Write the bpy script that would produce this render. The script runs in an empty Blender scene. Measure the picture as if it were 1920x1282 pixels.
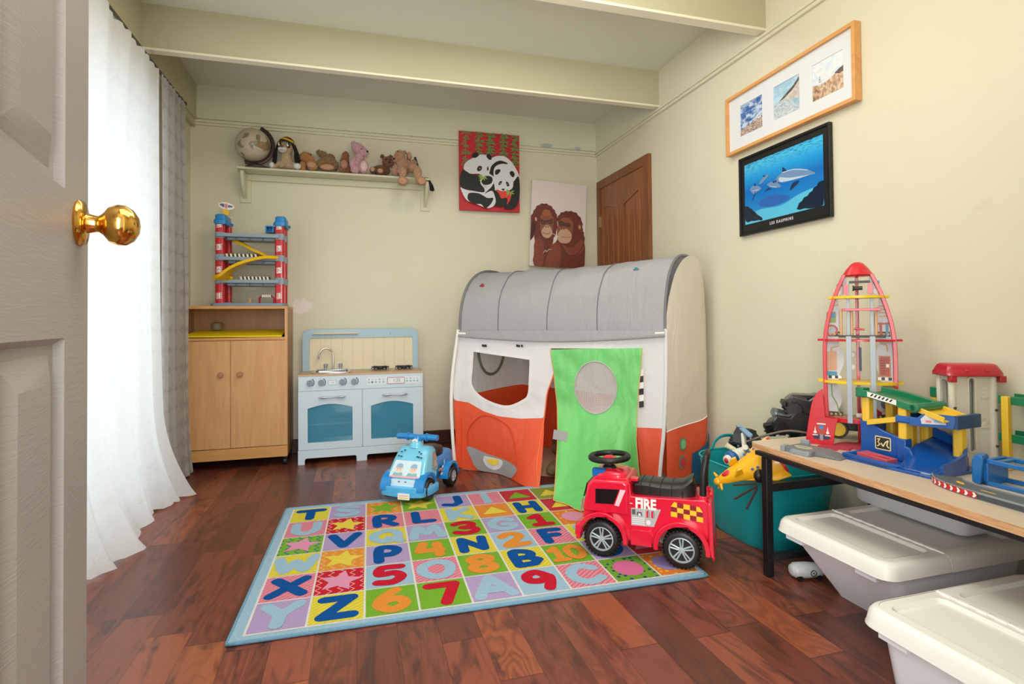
import bpy, bmesh, math, random
from mathutils import Vector, Matrix, noise, geometry
random.seed(7)
PI = math.pi
SC = bpy.context.scene
COL = SC.collection

# ------------------------------------------------------------------ camera, world, lights, exposure
CAMH = 0.92075
cam_d = bpy.data.cameras.new('camera'); cam = bpy.data.objects.new('camera', cam_d); COL.objects.link(cam)
yaw, pitch, roll = 0.28, -0.0165, -0.0092
right = Vector((math.cos(yaw), -math.sin(yaw), 0)); fwd = Vector((math.sin(yaw), math.cos(yaw), 0)); up = Vector((0, 0, 1))
fw = fwd*math.cos(pitch) - up*math.sin(pitch); uu = up*math.cos(pitch) + fwd*math.sin(pitch)
r2 = right*math.cos(roll) + uu*math.sin(roll); u2 = uu*math.cos(roll) - right*math.sin(roll)
cam.matrix_world = Matrix(((r2.x, u2.x, -fw.x, 0), (r2.y, u2.y, -fw.y, 0), (r2.z, u2.z, -fw.z, CAMH), (0, 0, 0, 1)))
cam_d.sensor_width = 36; cam_d.sensor_fit = 'HORIZONTAL'; cam_d.lens = 1023.2246/1920*36
cam_d.shift_y = -(641-585.44)/1920; cam_d.clip_start = 0.02
SC.camera = cam
SC.view_settings.view_transform = 'Standard'; SC.view_settings.look = 'None'
SC.view_settings.exposure = 0.55; SC.view_settings.gamma = 1.0; SC.view_settings.use_curve_mapping = False

W = bpy.data.worlds.new('world'); SC.world = W; W.use_nodes = True
W.node_tree.nodes['Background'].inputs[0].default_value = (0.86, 0.93, 1.0, 1)
W.node_tree.nodes['Background'].inputs[1].default_value = 0.7

def area(name, loc, target, sx, sy, power, color):
    l = bpy.data.lights.new(name, 'AREA'); l.shape = 'RECTANGLE'; l.size = sx; l.size_y = sy; l.energy = power; l.color = color
    o = bpy.data.objects.new(name, l); COL.objects.link(o); o.location = loc
    o.rotation_euler = (Vector(target)-Vector(loc)).to_track_quat('-Z', 'Y').to_euler()
    return o
area('window_daylight', (-1.45, 2.3, 1.0), (1.0, 2.5, 0.8), 2.6, 1.8, 17, (0.92, 0.96, 1.0))
area('hall_fill', (-0.10, -0.42, 1.10), (0.75, 2.3, 0.75), 0.7, 1.5, 34, (1.0, 0.985, 0.96))  # fill lamp added in the unseen hall behind the camera
area('ceiling_fill', (0.45, 2.50, 2.53), (0.45, 2.50, 0), 2.0, 0.4, 7, (1.0, 0.98, 0.95))  # added soft panel that evens out the back of the room, no fitting there
area('ceiling_light_near', (0.55, 0.95, 2.50), (0.45, 1.1, 0), 1.5, 1.0, 12, (1.0, 0.97, 0.92))
pl_ = bpy.data.lights.new('ceiling_bulb', 'POINT'); pl_.energy = 12; pl_.shadow_soft_size = .16; pl_.color = (1.0, .93, .80)
po_ = bpy.data.objects.new('ceiling_bulb', pl_); COL.objects.link(po_); po_.location = (.62, 1.62, 2.16)

# ------------------------------------------------------------------ helpers
def lin(h):
    h = h.lstrip('#'); c = [int(h[i:i+2], 16)/255 for i in (0, 2, 4)]
    return tuple((x/12.92 if x <= .04045 else ((x+.055)/1.055)**2.4) for x in c) + (1,)
MC = {}
def mat(name, hexc, rough=.5, metal=0., spec=.5, bump=0., bscale=60, var=0., vscale=4, sss=0, coat=0, alpha=1, emit=0):
    if name in MC: return MC[name]
    m = bpy.data.materials.new(name); m.use_nodes = True; nt = m.node_tree; p = nt.nodes['Principled BSDF']
    c = lin(hexc)
    p.inputs['Base Color'].default_value = c; p.inputs['Roughness'].default_value = rough; p.inputs['Metallic'].default_value = metal
    p.inputs['Specular IOR Level'].default_value = spec; p.inputs['Coat Weight'].default_value = coat; p.inputs['Alpha'].default_value = alpha
    tc = nt.nodes.new('ShaderNodeTexCoord')
    if var > 0:
        n = nt.nodes.new('ShaderNodeTexNoise'); n.inputs['Scale'].default_value = vscale; n.inputs['Detail'].default_value = 5
        nt.links.new(tc.outputs['Object'], n.inputs['Vector'])
        mr = nt.nodes.new('ShaderNodeMapRange'); mr.inputs[1].default_value = .3; mr.inputs[2].default_value = .7
        mr.inputs[3].default_value = 1-var; mr.inputs[4].default_value = 1+var
        nt.links.new(n.outputs['Fac'], mr.inputs[0])
        vm = nt.nodes.new('ShaderNodeVectorMath'); vm.operation = 'SCALE'; vm.inputs[0].default_value = c[:3]
        nt.links.new(mr.outputs[0], vm.inputs['Scale']); nt.links.new(vm.outputs[0], p.inputs['Base Color'])
    if bump > 0:
        n = nt.nodes.new('ShaderNodeTexNoise'); n.inputs['Scale'].default_value = bscale; n.inputs['Detail'].default_value = 4
        nt.links.new(tc.outputs['Object'], n.inputs['Vector'])
        b = nt.nodes.new('ShaderNodeBump'); b.inputs['Strength'].default_value = 1; b.inputs['Distance'].default_value = bump
        nt.links.new(n.outputs['Fac'], b.inputs['Height']); nt.links.new(b.outputs[0], p.inputs['Normal'])
    if emit: p.inputs['Emission Color'].default_value = c; p.inputs['Emission Strength'].default_value = emit
    MC[name] = m; return m

class NT:
    """tiny node-graph writer"""
    def __init__(s, name):
        s.m = bpy.data.materials.new(name); s.m.use_nodes = True; s.t = s.m.node_tree; s.p = s.t.nodes['Principled BSDF']; MC[name] = s.m
    def n(s, typ, ins=None, out=0, **kw):
        nd = s.t.nodes.new(typ)
        for k, v in kw.items(): setattr(nd, k, v)
        for k, v in (ins or {}).items():
            if hasattr(v, 'is_output'): s.t.links.new(v, nd.inputs[k])
            else: nd.inputs[k].default_value = v
        return nd.outputs[out]
    def math(s, op, a, b=0.0, c=0.0): return s.n('ShaderNodeMath', {0: a, 1: b, 2: c}, operation=op)
    def ramp(s, f, stops, interp='LINEAR'):
        nd = s.t.nodes.new('ShaderNodeValToRGB'); nd.color_ramp.interpolation = interp
        e = nd.color_ramp.elements
        while len(e) < len(stops): e.new(.5)
        for i, (q, c) in enumerate(stops): e[i].position = q; e[i].color = lin(c) if isinstance(c, str) else (c, c, c, 1)
        s.t.links.new(f, nd.inputs[0]); return nd.outputs[0]
    def mix(s, f, a, b, typ='MIX'):
        nd = s.t.nodes.new('ShaderNodeMix'); nd.data_type = 'RGBA'; nd.blend_type = typ
        for k, v in ((0, f), (6, a), (7, b)):
            if isinstance(v, str): v = lin(v)
            if hasattr(v, 'is_output'): s.t.links.new(v, nd.inputs[k])
            else: nd.inputs[k].default_value = v
        return nd.outputs[2]
    def noise(s, vec, scale, detail=3, dist=0, rough=.5): return s.n('ShaderNodeTexNoise', {'Vector': vec, 'Scale': scale, 'Detail': detail, 'Distortion': dist, 'Roughness': rough})
    def obj(s): return s.n('ShaderNodeTexCoord', out=3)
    def bump(s, h, d): s.t.links.new(s.n('ShaderNodeBump', {'Height': h, 'Distance': d, 'Strength': 1.0}), s.p.inputs['Normal'])
    def set(s, **k):
        for a, v in k.items():
            a = a.replace('_', ' ')
            if hasattr(v, 'is_output'): s.t.links.new(v, s.p.inputs[a])
            else: s.p.inputs[a].default_value = v

def circ(cx, cy, rx, ry=None, n=24, a0=0, a1=2*PI):
    ry = rx if ry is None else ry
    k = n if abs(a1-a0-2*PI) < 1e-6 else n-1
    return [(cx+rx*math.cos(a0+(a1-a0)*i/k), cy+ry*math.sin(a0+(a1-a0)*i/k)) for i in range(n)]
def rr(x0, y0, x1, y1, r, n=5):
    o = []
    for cx, cy, a in ((x1-r, y0+r, -PI/2), (x1-r, y1-r, 0), (x0+r, y1-r, PI/2), (x0+r, y0+r, PI)):
        for i in range(n+1): t = a+PI/2*i/n; o.append((cx+r*math.cos(t), cy+r*math.sin(t)))
    return o
def sm(pts, k=5, closed=True):
    """Catmull-Rom smoothing of a 2D/3D point list"""
    P = [Vector(p) for p in pts]; n = len(P); o = []
    for i in range(n if closed else n-1):
        if closed: a, b, c, d = P[i-1], P[i], P[(i+1) % n], P[(i+2) % n]
        else: a, b, c, d = P[max(i-1, 0)], P[i], P[i+1], P[min(i+2, n-1)]
        for j in range(k):
            t = j/k
            o.append(.5*((2*b)+(c-a)*t+(2*a-5*b+4*c-d)*t*t+(3*b-a-3*c+d)*t**3))
    if not closed: o.append(P[-1])
    return [tuple(p) for p in o]
def resamp(pts, n, closed=False):
    P = [Vector(p) for p in pts] + ([Vector(pts[0])] if closed else [])
    L = [0]
    for i in range(1, len(P)): L.append(L[-1]+(P[i]-P[i-1]).length)
    o = []; m = n if closed else n-1; j = 0
    for i in range(n):
        s = L[-1]*i/m
        while j < len(L)-2 and L[j+1] < s: j += 1
        t = (s-L[j])/max(L[j+1]-L[j], 1e-9); o.append(tuple(P[j].lerp(P[j+1], min(max(t, 0), 1))))
    return o
XZ = lambda u, v, w: (u, w, v)       # plate in the XZ plane, thickness along Y
XY = lambda u, v, w: (u, v, w)
YZ = lambda u, v, w: (w, u, v)

class MB:
    def __init__(s): s.v = []; s.f = []; s.mi = []; s.T = None
    def add(s, vs, fs, m=0):
        b = len(s.v)
        for p in vs: s.v.append(tuple(s.T @ Vector(p)) if s.T else tuple(p))
        for f in fs: s.f.append([b+i for i in f]); s.mi.append(m)
        return s
    def box(s, x0, x1, y0, y1, z0, z1, m=0):
        return s.add([(x, y, z) for z in (z0, z1) for x, y in ((x0, y0), (x1, y0), (x1, y1), (x0, y1))],
                     [(3, 2, 1, 0), (4, 5, 6, 7), (0, 1, 5, 4), (1, 2, 6, 5), (2, 3, 7, 6), (3, 0, 4, 7)], m)
    def plate(s, outer, holes=(), fn=XZ, w0=0, w1=.01, m=0, back=True, mside=None):
        loops = [[Vector((p[0], p[1], 0)) for p in outer]] + [[Vector((p[0], p[1], 0)) for p in h] for h in holes]
        tri = geometry.tessellate_polygon(loops)
        flat = [p for l in loops for p in l]; n = len(flat)
        vs = [fn(p.x, p.y, w0) for p in flat] + [fn(p.x, p.y, w1) for p in flat]
        fs = [tuple(n+i for i in t) for t in tri]
        if back: fs += [tuple(reversed(t)) for t in tri]
        s.add(vs, fs, m)
        b = len(s.v)-2*n; k = 0
        for l in loops:
            L = len(l)
            for i in range(L):
                a, c = k+i, k+(i+1) % L
                s.f.append([b+a, b+c, b+n+c, b+n+a]); s.mi.append(m if mside is None else mside)
            k += L
        return s
    def flat(s, poly, fn=XZ, w=0, m=0):
        tri = geometry.tessellate_polygon([[Vector((p[0], p[1], 0)) for p in poly]])
        return s.add([fn(p[0], p[1], w) for p in poly], tri, m)
    def cyl(s, p0, p1, r0, r1=None, n=20, m=0, caps=True):
        r1 = r0 if r1 is None else r1; p0, p1 = Vector(p0), Vector(p1); d = (p1-p0).normalized()
        a = d.orthogonal().normalized(); b = d.cross(a)
        vs = [p0+(a*math.cos(2*PI*i/n)+b*math.sin(2*PI*i/n))*r0 for i in range(n)] + [p1+(a*math.cos(2*PI*i/n)+b*math.sin(2*PI*i/n))*r1 for i in range(n)]
        fs = [(i, (i+1) % n, n+(i+1) % n, n+i) for i in range(n)]
        if caps: fs += [tuple(reversed(range(n))), tuple(range(n, 2*n))]
        return s.add(vs, fs, m)
    def tube(s, pts, r, n=10, m=0, closed=False, sx=1, sy=1, ref=None):
        P = [Vector(p) for p in pts]; k = len(P); R = r if isinstance(r, (list, tuple)) else [r]*k
        vs = []; prev = None
        for i in range(k):
            if closed: t = P[(i+1) % k]-P[i-1]
            else: t = P[min(i+1, k-1)]-P[max(i-1, 0)]
            t.normalize()
            if prev is None: a = (Vector(ref) if ref else t.orthogonal()); a = (a-t*a.dot(t)).normalized()
            else: a = (prev-t*prev.dot(t)).normalized()
            prev = a; b = t.cross(a)
            vs += [P[i]+(a*math.cos(2*PI*j/n)*sx+b*math.sin(2*PI*j/n)*sy)*R[i] for j in range(n)]
        fs = []
        for i in range(k if closed else k-1):
            i2 = (i+1) % k
            fs += [(i*n+j, i*n+(j+1) % n, i2*n+(j+1) % n, i2*n+j) for j in range(n)]
        if not closed: fs += [tuple(reversed(range(n))), tuple(range((k-1)*n, k*n))]
        return s.add(vs, fs, m)
    def lathe(s, prof, c=(0, 0, 0), ax=(0, 0, 1), n=32, m=0, caps=True):
        c = Vector(c); d = Vector(ax).normalized(); a = d.orthogonal().normalized(); b = d.cross(a); k = len(prof); vs = []
        for r, z in prof: vs += [c+d*z+(a*math.cos(2*PI*j/n)+b*math.sin(2*PI*j/n))*r for j in range(n)]
        fs = [(i*n+j, i*n+(j+1) % n, (i+1)*n+(j+1) % n, (i+1)*n+j) for i in range(k-1) for j in range(n)]
        if caps: fs += [tuple(reversed(range(n))), tuple(range((k-1)*n, k*n))]
        return s.add(vs, fs, m)
    def sph(s, c, r, nu=20, nv=12, m=0, rot=None):
        rx, ry, rz = r if isinstance(r, (tuple, list)) else (r, r, r); c = Vector(c); vs = []
        for i in range(nv+1):
            t = PI*(.02+.96*i/nv)
            for j in range(nu):
                p = Vector((rx*math.sin(t)*math.cos(2*PI*j/nu), ry*math.sin(t)*math.sin(2*PI*j/nu), -rz*math.cos(t)))
                if rot: p = rot @ p
                vs.append(c+p)
        fs = [(i*nu+j, i*nu+(j+1) % nu, (i+1)*nu+(j+1) % nu, (i+1)*nu+j) for i in range(nv) for j in range(nu)]
        fs += [tuple(reversed(range(nu))), tuple(range(nv*nu, (nv+1)*nu))]
        return s.add(vs, fs, m)
    def grid(s, fn, nu, nv, m=0, closedu=False):
        vs = [fn(i/nu, j/nv) for j in range(nv+1) for i in range(nu+1)]
        fs = [(j*(nu+1)+i, j*(nu+1)+i+1, (j+1)*(nu+1)+i+1, (j+1)*(nu+1)+i) for j in range(nv) for i in range(nu)]
        return s.add(vs, fs, m)
    def loft(s, rings, m=0, caps=True, closed=True):
        n = len(rings[0]); vs = [p for r in rings for p in r]; e = n if closed else n-1
        fs = [(i*n+j, i*n+(j+1) % n, (i+1)*n+(j+1) % n, (i+1)*n+j) for i in range(len(rings)-1) for j in range(e)]
        if caps and closed: fs += [tuple(reversed(range(n))), tuple(range((len(rings)-1)*n, len(rings)*n))]
        return s.add(vs, fs, m)
    def stroke(s, pts, wd, fn=XZ, w=0, m=0, dw=.00004, n=8):
        for i in range(len(pts)):
            x, y = pts[i]; w += dw; s.flat(circ(x, y, wd/2, n=n), fn, w, m)
            if i:
                a = Vector(pts[i-1]); b = Vector(pts[i]); d = b-a
                if d.length < 1e-6: continue
                q = Vector((-d.y, d.x)).normalized()*wd/2; w += dw
                s.flat([a-q, b-q, b+q, a+q], fn, w, m)
        return s
    def text(s, body, size, fn=XZ, w=0, m=0, cx=0, cy=0, bold=0.0, sx=1, ext=None):
        c = bpy.data.curves.new('t', 'FONT'); c.body = body; c.size = size; c.align_x = 'CENTER'; c.align_y = 'CENTER'; c.offset = bold; c.resolution_u = 3
        o = bpy.data.objects.new('t', c); me = bpy.data.meshes.new_from_object(o)
        s.add([fn(cx+v.co.x*sx, cy+v.co.y, w) for v in me.vertices], [tuple(p.vertices) for p in me.polygons], m)
        bpy.data.objects.remove(o); bpy.data.meshes.remove(me); bpy.data.curves.remove(c); return s
    def build(s, name, mats, parent=None, bevel=0, seg=2, ang=35, sub=0, smooth=True, solid=0, loc=None, rz=0, recalc=True):
        me = bpy.data.meshes.new(name); me.from_pydata(s.v, [], s.f)
        if not isinstance(mats, (list, tuple)): mats = [mats]
        for m in mats: me.materials.append(m)
        me.polygons.foreach_set('material_index', s.mi)
        bm = bmesh.new(); bm.from_mesh(me)
        if recalc: bmesh.ops.recalc_face_normals(bm, faces=bm.faces)
        bm.to_mesh(me); bm.free()
        if smooth: me.shade_smooth(); me.set_sharp_from_angle(angle=math.radians(ang))
        o = bpy.data.objects.new(name, me); COL.objects.link(o)
        if parent: o.parent = parent
        if loc is not None: o.location = loc
        o.rotation_euler.z = rz
        if solid: q = o.modifiers.new('solid', 'SOLIDIFY'); q.thickness = solid; q.offset = 0
        if bevel:
            q = o.modifiers.new('bevel', 'BEVEL'); q.width = bevel; q.segments = seg; q.limit_method = 'ANGLE'; q.angle_limit = math.radians(40)
            q.use_clamp_overlap = True
        if sub: q = o.modifiers.new('sub', 'SUBSURF'); q.levels = q.render_levels = sub
        return o

def tag(o, label=None, cat=None, group=None, kind=None):
    if label: o['label'] = label
    if cat: o['category'] = cat
    if group: o['group'] = group
    if kind: o['kind'] = kind
    return o
def empty(name, loc, label, cat, rz=0, group=None):
    o = bpy.data.objects.new(name, None); COL.objects.link(o); o.location = loc; o.rotation_euler.z = rz; o.empty_display_size = .1
    return tag(o, label, cat, group)
def struct(o): o['kind'] = 'structure'; return o
def TR(loc=(0, 0, 0), rx=0, ry=0, rz=0, s=1):
    return Matrix.Translation(loc) @ Matrix.Rotation(rz, 4, 'Z') @ Matrix.Rotation(ry, 4, 'Y') @ Matrix.Rotation(rx, 4, 'X') @ Matrix.Scale(s, 4)
# ------------------------------------------------------------------ the room
def floor_mat():
    g = NT('floor_wood'); o = g.obj(); sp = g.t.nodes.new('ShaderNodeSeparateXYZ'); g.t.links.new(o, sp.inputs[0]); x, y = sp.outputs[0], sp.outputs[1]
    wd, ln = .118, .62
    xr = g.math('DIVIDE', x, wd); row = g.math('FLOOR', xr)
    rn = g.n('ShaderNodeTexWhiteNoise', {'W': row}, noise_dimensions='1D')
    yr = g.math('ADD', g.math('DIVIDE', y, ln), g.math('MULTIPLY', rn, 7.3)); colm = g.math('FLOOR', yr)
    idn = g.math('ADD', g.math('MULTIPLY', row, 13.37), g.math('MULTIPLY', colm, 5.713))
    rnd = g.n('ShaderNodeTexWhiteNoise', {'W': idn}, noise_dimensions='1D')
    vec = g.n('ShaderNodeCombineXYZ', {0: g.math('MULTIPLY', x, 7.0), 1: g.math('MULTIPLY', y, 1.5), 2: g.math('MULTIPLY', rnd, 40.0)})
    fig = g.noise(vec, 1.6, 4, 2.2, .55); fine = g.noise(g.n('ShaderNodeCombineXYZ', {0: g.math('MULTIPLY', x, 60.0), 1: g.math('MULTIPLY', y, 4.0), 2: rnd}), 3, 4, .8)
    base = g.ramp(rnd, [(0, '#3f1d18'), (.18, '#7f3f2d'), (.34, '#502520'), (.5, '#97502f'), (.64, '#5f2c22'), (.78, '#874634'), (.9, '#46211c'), (1, '#a05a36')])
    v3 = g.n('ShaderNodeCombineXYZ', {0: g.math('MULTIPLY', x, 5.5), 1: g.math('MULTIPLY', y, 1.7), 2: g.math('MULTIPLY', rnd, 55.0)})
    nb = g.noise(v3, 1.0, 2, .9, .4); rg1 = g.math('ADD', g.math('MULTIPLY', g.math('SINE', g.math('MULTIPLY', nb, 95.0)), .5), .5)
    amt = g.ramp(g.n('ShaderNodeTexWhiteNoise', {'W': g.math('ADD', idn, 3.3)}, noise_dimensions='1D'), [(.25, .10), (.7, .62)])
    c = g.mix(g.ramp(fig, [(.50, 0.0), (.66, .88)]), base, '#2c1517')
    c = g.mix(g.math('MULTIPLY', g.math('MULTIPLY', rg1, amt), .8), c, '#3d1c17')
    c = g.mix(g.math('MULTIPLY', fine, .17), c, '#b87358')
    fx = g.math('FRACT', xr); fy = g.math('FRACT', yr)
    ex = g.math('LESS_THAN', g.math('MINIMUM', fx, g.math('SUBTRACT', 1.0, fx)), .007)
    ey = g.math('LESS_THAN', g.math('MINIMUM', fy, g.math('SUBTRACT', 1.0, fy)), .0022)
    c = g.mix(g.math('MULTIPLY', g.math('MAXIMUM', ex, ey), .6), c, '#2a120e')
    rg = g.math('ADD', g.math('MULTIPLY', fine, .12), .27)
    g.set(Base_Color=c, Roughness=rg, Specular_IOR_Level=.5)
    g.bump(g.math('SUBTRACT', g.math('MULTIPLY', fine, .3), g.math('MAXIMUM', ex, ey)), .0006)
    return g.m
def wall_mat(name, c1, c2, spots=()):
    g = NT(name); o = g.obj(); n1 = g.noise(o, 1.3, 4); n2 = g.noise(o, 45, 5); n3 = g.noise(o, 9, 4, 1)
    c = g.mix(g.ramp(n1, [(.35, 0.0), (.7, 1.0)]), c1, c2)
    c = g.mix(g.ramp(n3, [(.70, 0.0), (.78, .25)]), c, '#c9c3a8')
    for (px, py, pz), (rx, rz), col, am in spots:
        dv = g.n('ShaderNodeVectorMath', {0: o, 1: (px, py, pz)}, operation='SUBTRACT'); sv = g.n('ShaderNodeVectorMath', {0: dv, 1: (1/rx, 1/rx, 1/rz)}, operation='MULTIPLY')
        ln_ = g.n('ShaderNodeVectorMath', {0: sv}, out=1, operation='LENGTH'); q = g.math('ADD', ln_, g.math('MULTIPLY', g.math('SUBTRACT', g.noise(o, 28, 4, 1), .5), 1.3))
        c = g.mix(g.ramp(q, [(.75, am), (1.0, 0.0)]), c, col)
    g.set(Base_Color=c, Roughness=.42, Specular_IOR_Level=.35); g.bump(g.math('ADD', n2, g.math('MULTIPLY', n3, 1.5)), .0005); return g.m
def wood_mat(name, c1, c2, c3, axis='z', sc=1, rough=.4):
    g = NT(name); o = g.obj(); sp = g.t.nodes.new('ShaderNodeSeparateXYZ'); g.t.links.new(o, sp.inputs[0])
    k = {'x': (2, 22, 22), 'y': (22, 2, 22), 'z': (22, 22, 2)}[axis]
    v = g.n('ShaderNodeCombineXYZ', {i: g.math('MULTIPLY', sp.outputs[i], float(k[i]*sc)) for i in range(3)})
    k2 = [q*.25 for q in k]; v2 = g.n('ShaderNodeCombineXYZ', {i: g.math('MULTIPLY', sp.outputs[i], float(k2[i]*sc)) for i in range(3)})
    n = g.noise(v, 2.5, 5, 1.0); n2 = g.noise(v2, 1.5, 3, 2.5)
    c = g.mix(g.ramp(n, [(.35, 0.0), (.7, 1.0)]), c1, c2); c = g.mix(g.ramp(n2, [(.5, 0.0), (.75, .6)]), c, c3)
    g.set(Base_Color=c, Roughness=rough); g.bump(n, .0003); return g.m
M_floor = floor_mat()
M_wall = wall_mat('wall_cream', '#ded9c1', '#d9d4bb')
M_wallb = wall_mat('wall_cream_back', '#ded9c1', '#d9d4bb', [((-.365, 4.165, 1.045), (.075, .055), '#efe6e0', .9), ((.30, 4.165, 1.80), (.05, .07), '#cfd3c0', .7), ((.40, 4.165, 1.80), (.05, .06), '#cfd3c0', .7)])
M_band = wall_mat('wall_band_back', '#dcdac2', '#d8d6bc', [((1.50, 4.153, 2.345), (.055, .022), '#aeb4b4', .9), ((1.77, 4.153, 2.34), (.03, .018), '#aeb4b4', .8)])
M_ceil = wall_mat('ceiling_paint', '#e2e2d4', '#dcdccc')
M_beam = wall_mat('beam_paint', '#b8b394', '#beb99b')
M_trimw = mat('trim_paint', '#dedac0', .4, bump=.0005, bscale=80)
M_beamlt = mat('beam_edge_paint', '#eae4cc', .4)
M_skirt = wood_mat('skirting_wood', '#3c1f17', '#52291d', '#2a140f', 'x')
M_brown = wood_mat('brown_door_wood', '#9a5f34', '#8a5029', '#6e3d1e', 'z', 1, .35)
M_brownfr = wood_mat('brown_frame_wood', '#7e4a29', '#8c5530', '#643718', 'z', 1, .4)
M_white = mat('white_frame_paint', '#eeeeee', .4)
M_black = mat('black_plastic', '#141414', .45)
M_dark = mat('dark_rubber', '#1c1b1b', .6)

XL, XH, XR, YB, YF, ZC = -1.075, -1.036, 1.944, 4.165, .19, 2.562
struct(MB().box(XL-.2, XR+.1, -1.8, YB+.1, -.05, 0).build('floor', M_floor))
struct(MB().box(XL-.1, XR+.1, YF-.12, YB+.1, ZC, ZC+.05).build('ceiling', M_ceil))
struct(MB().box(XL-.1, XR+.1, YB, YB+.08, 0, ZC).build('wall_back', M_wallb))
struct(MB().box(XR, XR+.08, YF-.12, YB, 0, ZC).build('wall_right', M_wall))
# left wall with a tall glazed opening
wl = MB()
wl.box(XL-.1, XL, YF-.12, 1.05, 0, ZC).box(XL-.1, XL, 3.38, YB, 0, ZC).box(XL-.1, XL, 1.05, 3.38, 2.12, ZC)
struct(wl.build('wall_left', M_wall))
wf = MB(); wf.box(XL-.1, -.25, YF-.1, YF, 0, ZC).box(.56, XR, YF-.1, YF, 0, ZC).box(-.25, .56, YF-.1, YF, 2.06, ZC)
struct(wf.build('wall_front', M_wall))
# header board along the left wall above the curtain rod
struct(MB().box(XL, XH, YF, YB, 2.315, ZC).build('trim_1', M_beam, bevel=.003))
# window behind the curtain
w = empty('window_1', (XL-.05, 2.215, 0), None, None); struct(w)
g = MB()
for y in (-1.155, -.02, 1.115): g.box(-.025, .025, y, y+.05, 0, 2.12)
for z in (0, 2.07): g.box(-.025, .025, -1.165, 1.165, z, z+.05)
g.build('window_frame', M_white, w, bevel=.003)
gm = NT('window_glass'); tr = gm.n('ShaderNodeBsdfTransparent', {0: (.95, .98, .97, 1)}); gl = gm.n('ShaderNodeBsdfGlossy', {'Roughness': .02})
mx = gm.n('ShaderNodeMixShader', {0: .06, 1: tr, 2: gl}); gm.t.links.new(mx, gm.t.nodes['Material Output'].inputs[0]); M_glass = gm.m
for a, b in ((-1.105, -.02), (.03, 1.115)): MB().box(-.003, .003, a, b, .05, 2.07).build('pane', M_glass, w)
# ceiling beams
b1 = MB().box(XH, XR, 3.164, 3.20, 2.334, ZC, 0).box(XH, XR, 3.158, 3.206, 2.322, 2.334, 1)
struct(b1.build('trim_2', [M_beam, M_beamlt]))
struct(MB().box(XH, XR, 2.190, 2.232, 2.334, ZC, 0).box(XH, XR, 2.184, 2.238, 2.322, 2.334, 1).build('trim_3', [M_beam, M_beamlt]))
# back wall: board band above the picture rail and the rail itself
struct(MB().box(XH, XR, YB-.012, YB, 2.33, ZC).build('trim_4', M_band))
struct(MB().box(XL, XR, YB-.024, YB, 2.302, 2.318).box(XL, XR, YB-.016, YB, 2.284, 2.302).build('trim_5', M_trimw, bevel=.003))
struct(MB().box(XR-.024, XR, YF, YB, 2.302, 2.318).box(XR-.016, XR, YF, YB, 2.284, 2.302).build('trim_6', M_trimw, bevel=.003))
struct(MB().box(XR-.012, XR, YF, YB, 2.318, ZC).build('trim_7', M_wall))
struct(MB().box(XL, XL+.03, 3.38, YB, 2.27, 2.315).build('trim_8', M_beam))
struct(MB().box(XL, XR, YB-.016, YB, 0, .10).build('baseboard_back', M_skirt, bevel=.004))
struct(MB().box(XR-.016, XR, YF, 3.23, 0, .10).build('baseboard_right', M_skirt, bevel=.004))
struct(MB().box(XL, XL+.012, 3.38, YB-.016, 0, .10).build('baseboard_left', M_skirt, bevel=.004))

# brown door in the right wall
d2 = empty('door_2', (XR, 3.72, 0), None, None); struct(d2)
f = MB(); f.plate([(-.43, 0), (.39, 0), (.39, 2.055), (-.43, 2.055)], [[(-.365, .0001), (.335, .0001), (.335, 1.99), (-.365, 1.99)]], YZ, -.028, 0); f.build('door_frame', M_brownfr, d2, bevel=.004)
lf = MB(); lf.box(-.02, 0, -.365, .335, 0, 1.99)
lf.build('door_leaf', M_brown, d2)
pp = MB()
for (a, b) in ((-.315, -.05), (.02, .285)):
    arch = [(a, 1.0), (b, 1.0), (b, 1.78)] + [(b+(a-b)*t, 1.78+.08*(math.sin(PI*t/2) if a < -.1 else math.cos(PI*t/2))*(1)) for t in (0, .2, .4, .6, .8, 1)] + [(a, 1.78)]
    arch = [(a, 1.0), (b, 1.0), (b, 1.80 if a < -.1 else 1.86), (a, 1.86 if a < -.1 else 1.80)]
    pp.plate(arch, [[(a+.02, 1.02), (b-.02, 1.02), (b-.02, arch[2][1]-.02), (a+.02, arch[3][1]-.02)]], YZ, -.028, -.019)
    for q in (.33, .66): pp.box(-.024, -.019, a+(b-a)*q-.003, a+(b-a)*q+.003, 1.02, 1.79)
    pp.plate([(a, .12), (b, .12), (b, .85), (a, .85)], [[(a+.02, .14), (b-.02, .14), (b-.02, .83), (a+.02, .83)]], YZ, -.028, -.019)
pp.build('door_panel', M_brown, d2, bevel=.002)
hg = MB()
for z in (1.72, 1.05, .25): hg.box(-.036, -.02, .326, .344, z-.045, z+.045)
tag(hg.build('hinge', mat('old_brass', '#b89a72', .4, .6), d2), 'pale metal hinge')

# open white panelled door at the left edge, its knob
M_door = NT('door_paint_shaded'); o_ = M_door.obj(); sp_ = M_door.n('ShaderNodeMapping', {'Vector': o_, 'Scale': (9, 9, 95)}); n_ = M_door.noise(sp_, 1.6, 4, 1.5)
M_door.set(Base_Color=lin('#98928d'), Roughness=.42); M_door.bump(M_door.ramp(n_, [(.45, 0.0), (.62, 1.0)]), .00012); M_door = M_door.m  # white paint greyed so the door's shade sits in its colour
M_gold = mat('brass_knob', '#e2ae55', .14, 1)
fx, fy = -.377, .941; ddx, ddy = -.182, .983
d1 = empty('door_1', (fx, fy, 0), None, None, math.atan2(ddy, ddx)); struct(d1)   # local +x towards the free edge, y<0 is the visible side
lf = MB(); TW = .76
cols = [(-TW+.10, -TW/2-.05), (-TW/2+.05, -.118)]; rows = [(.14, .905), (1.095, 1.90)]
outer = [(-TW, .008), (0, .008), (0, 2.03), (-TW, 2.03)]
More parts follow.
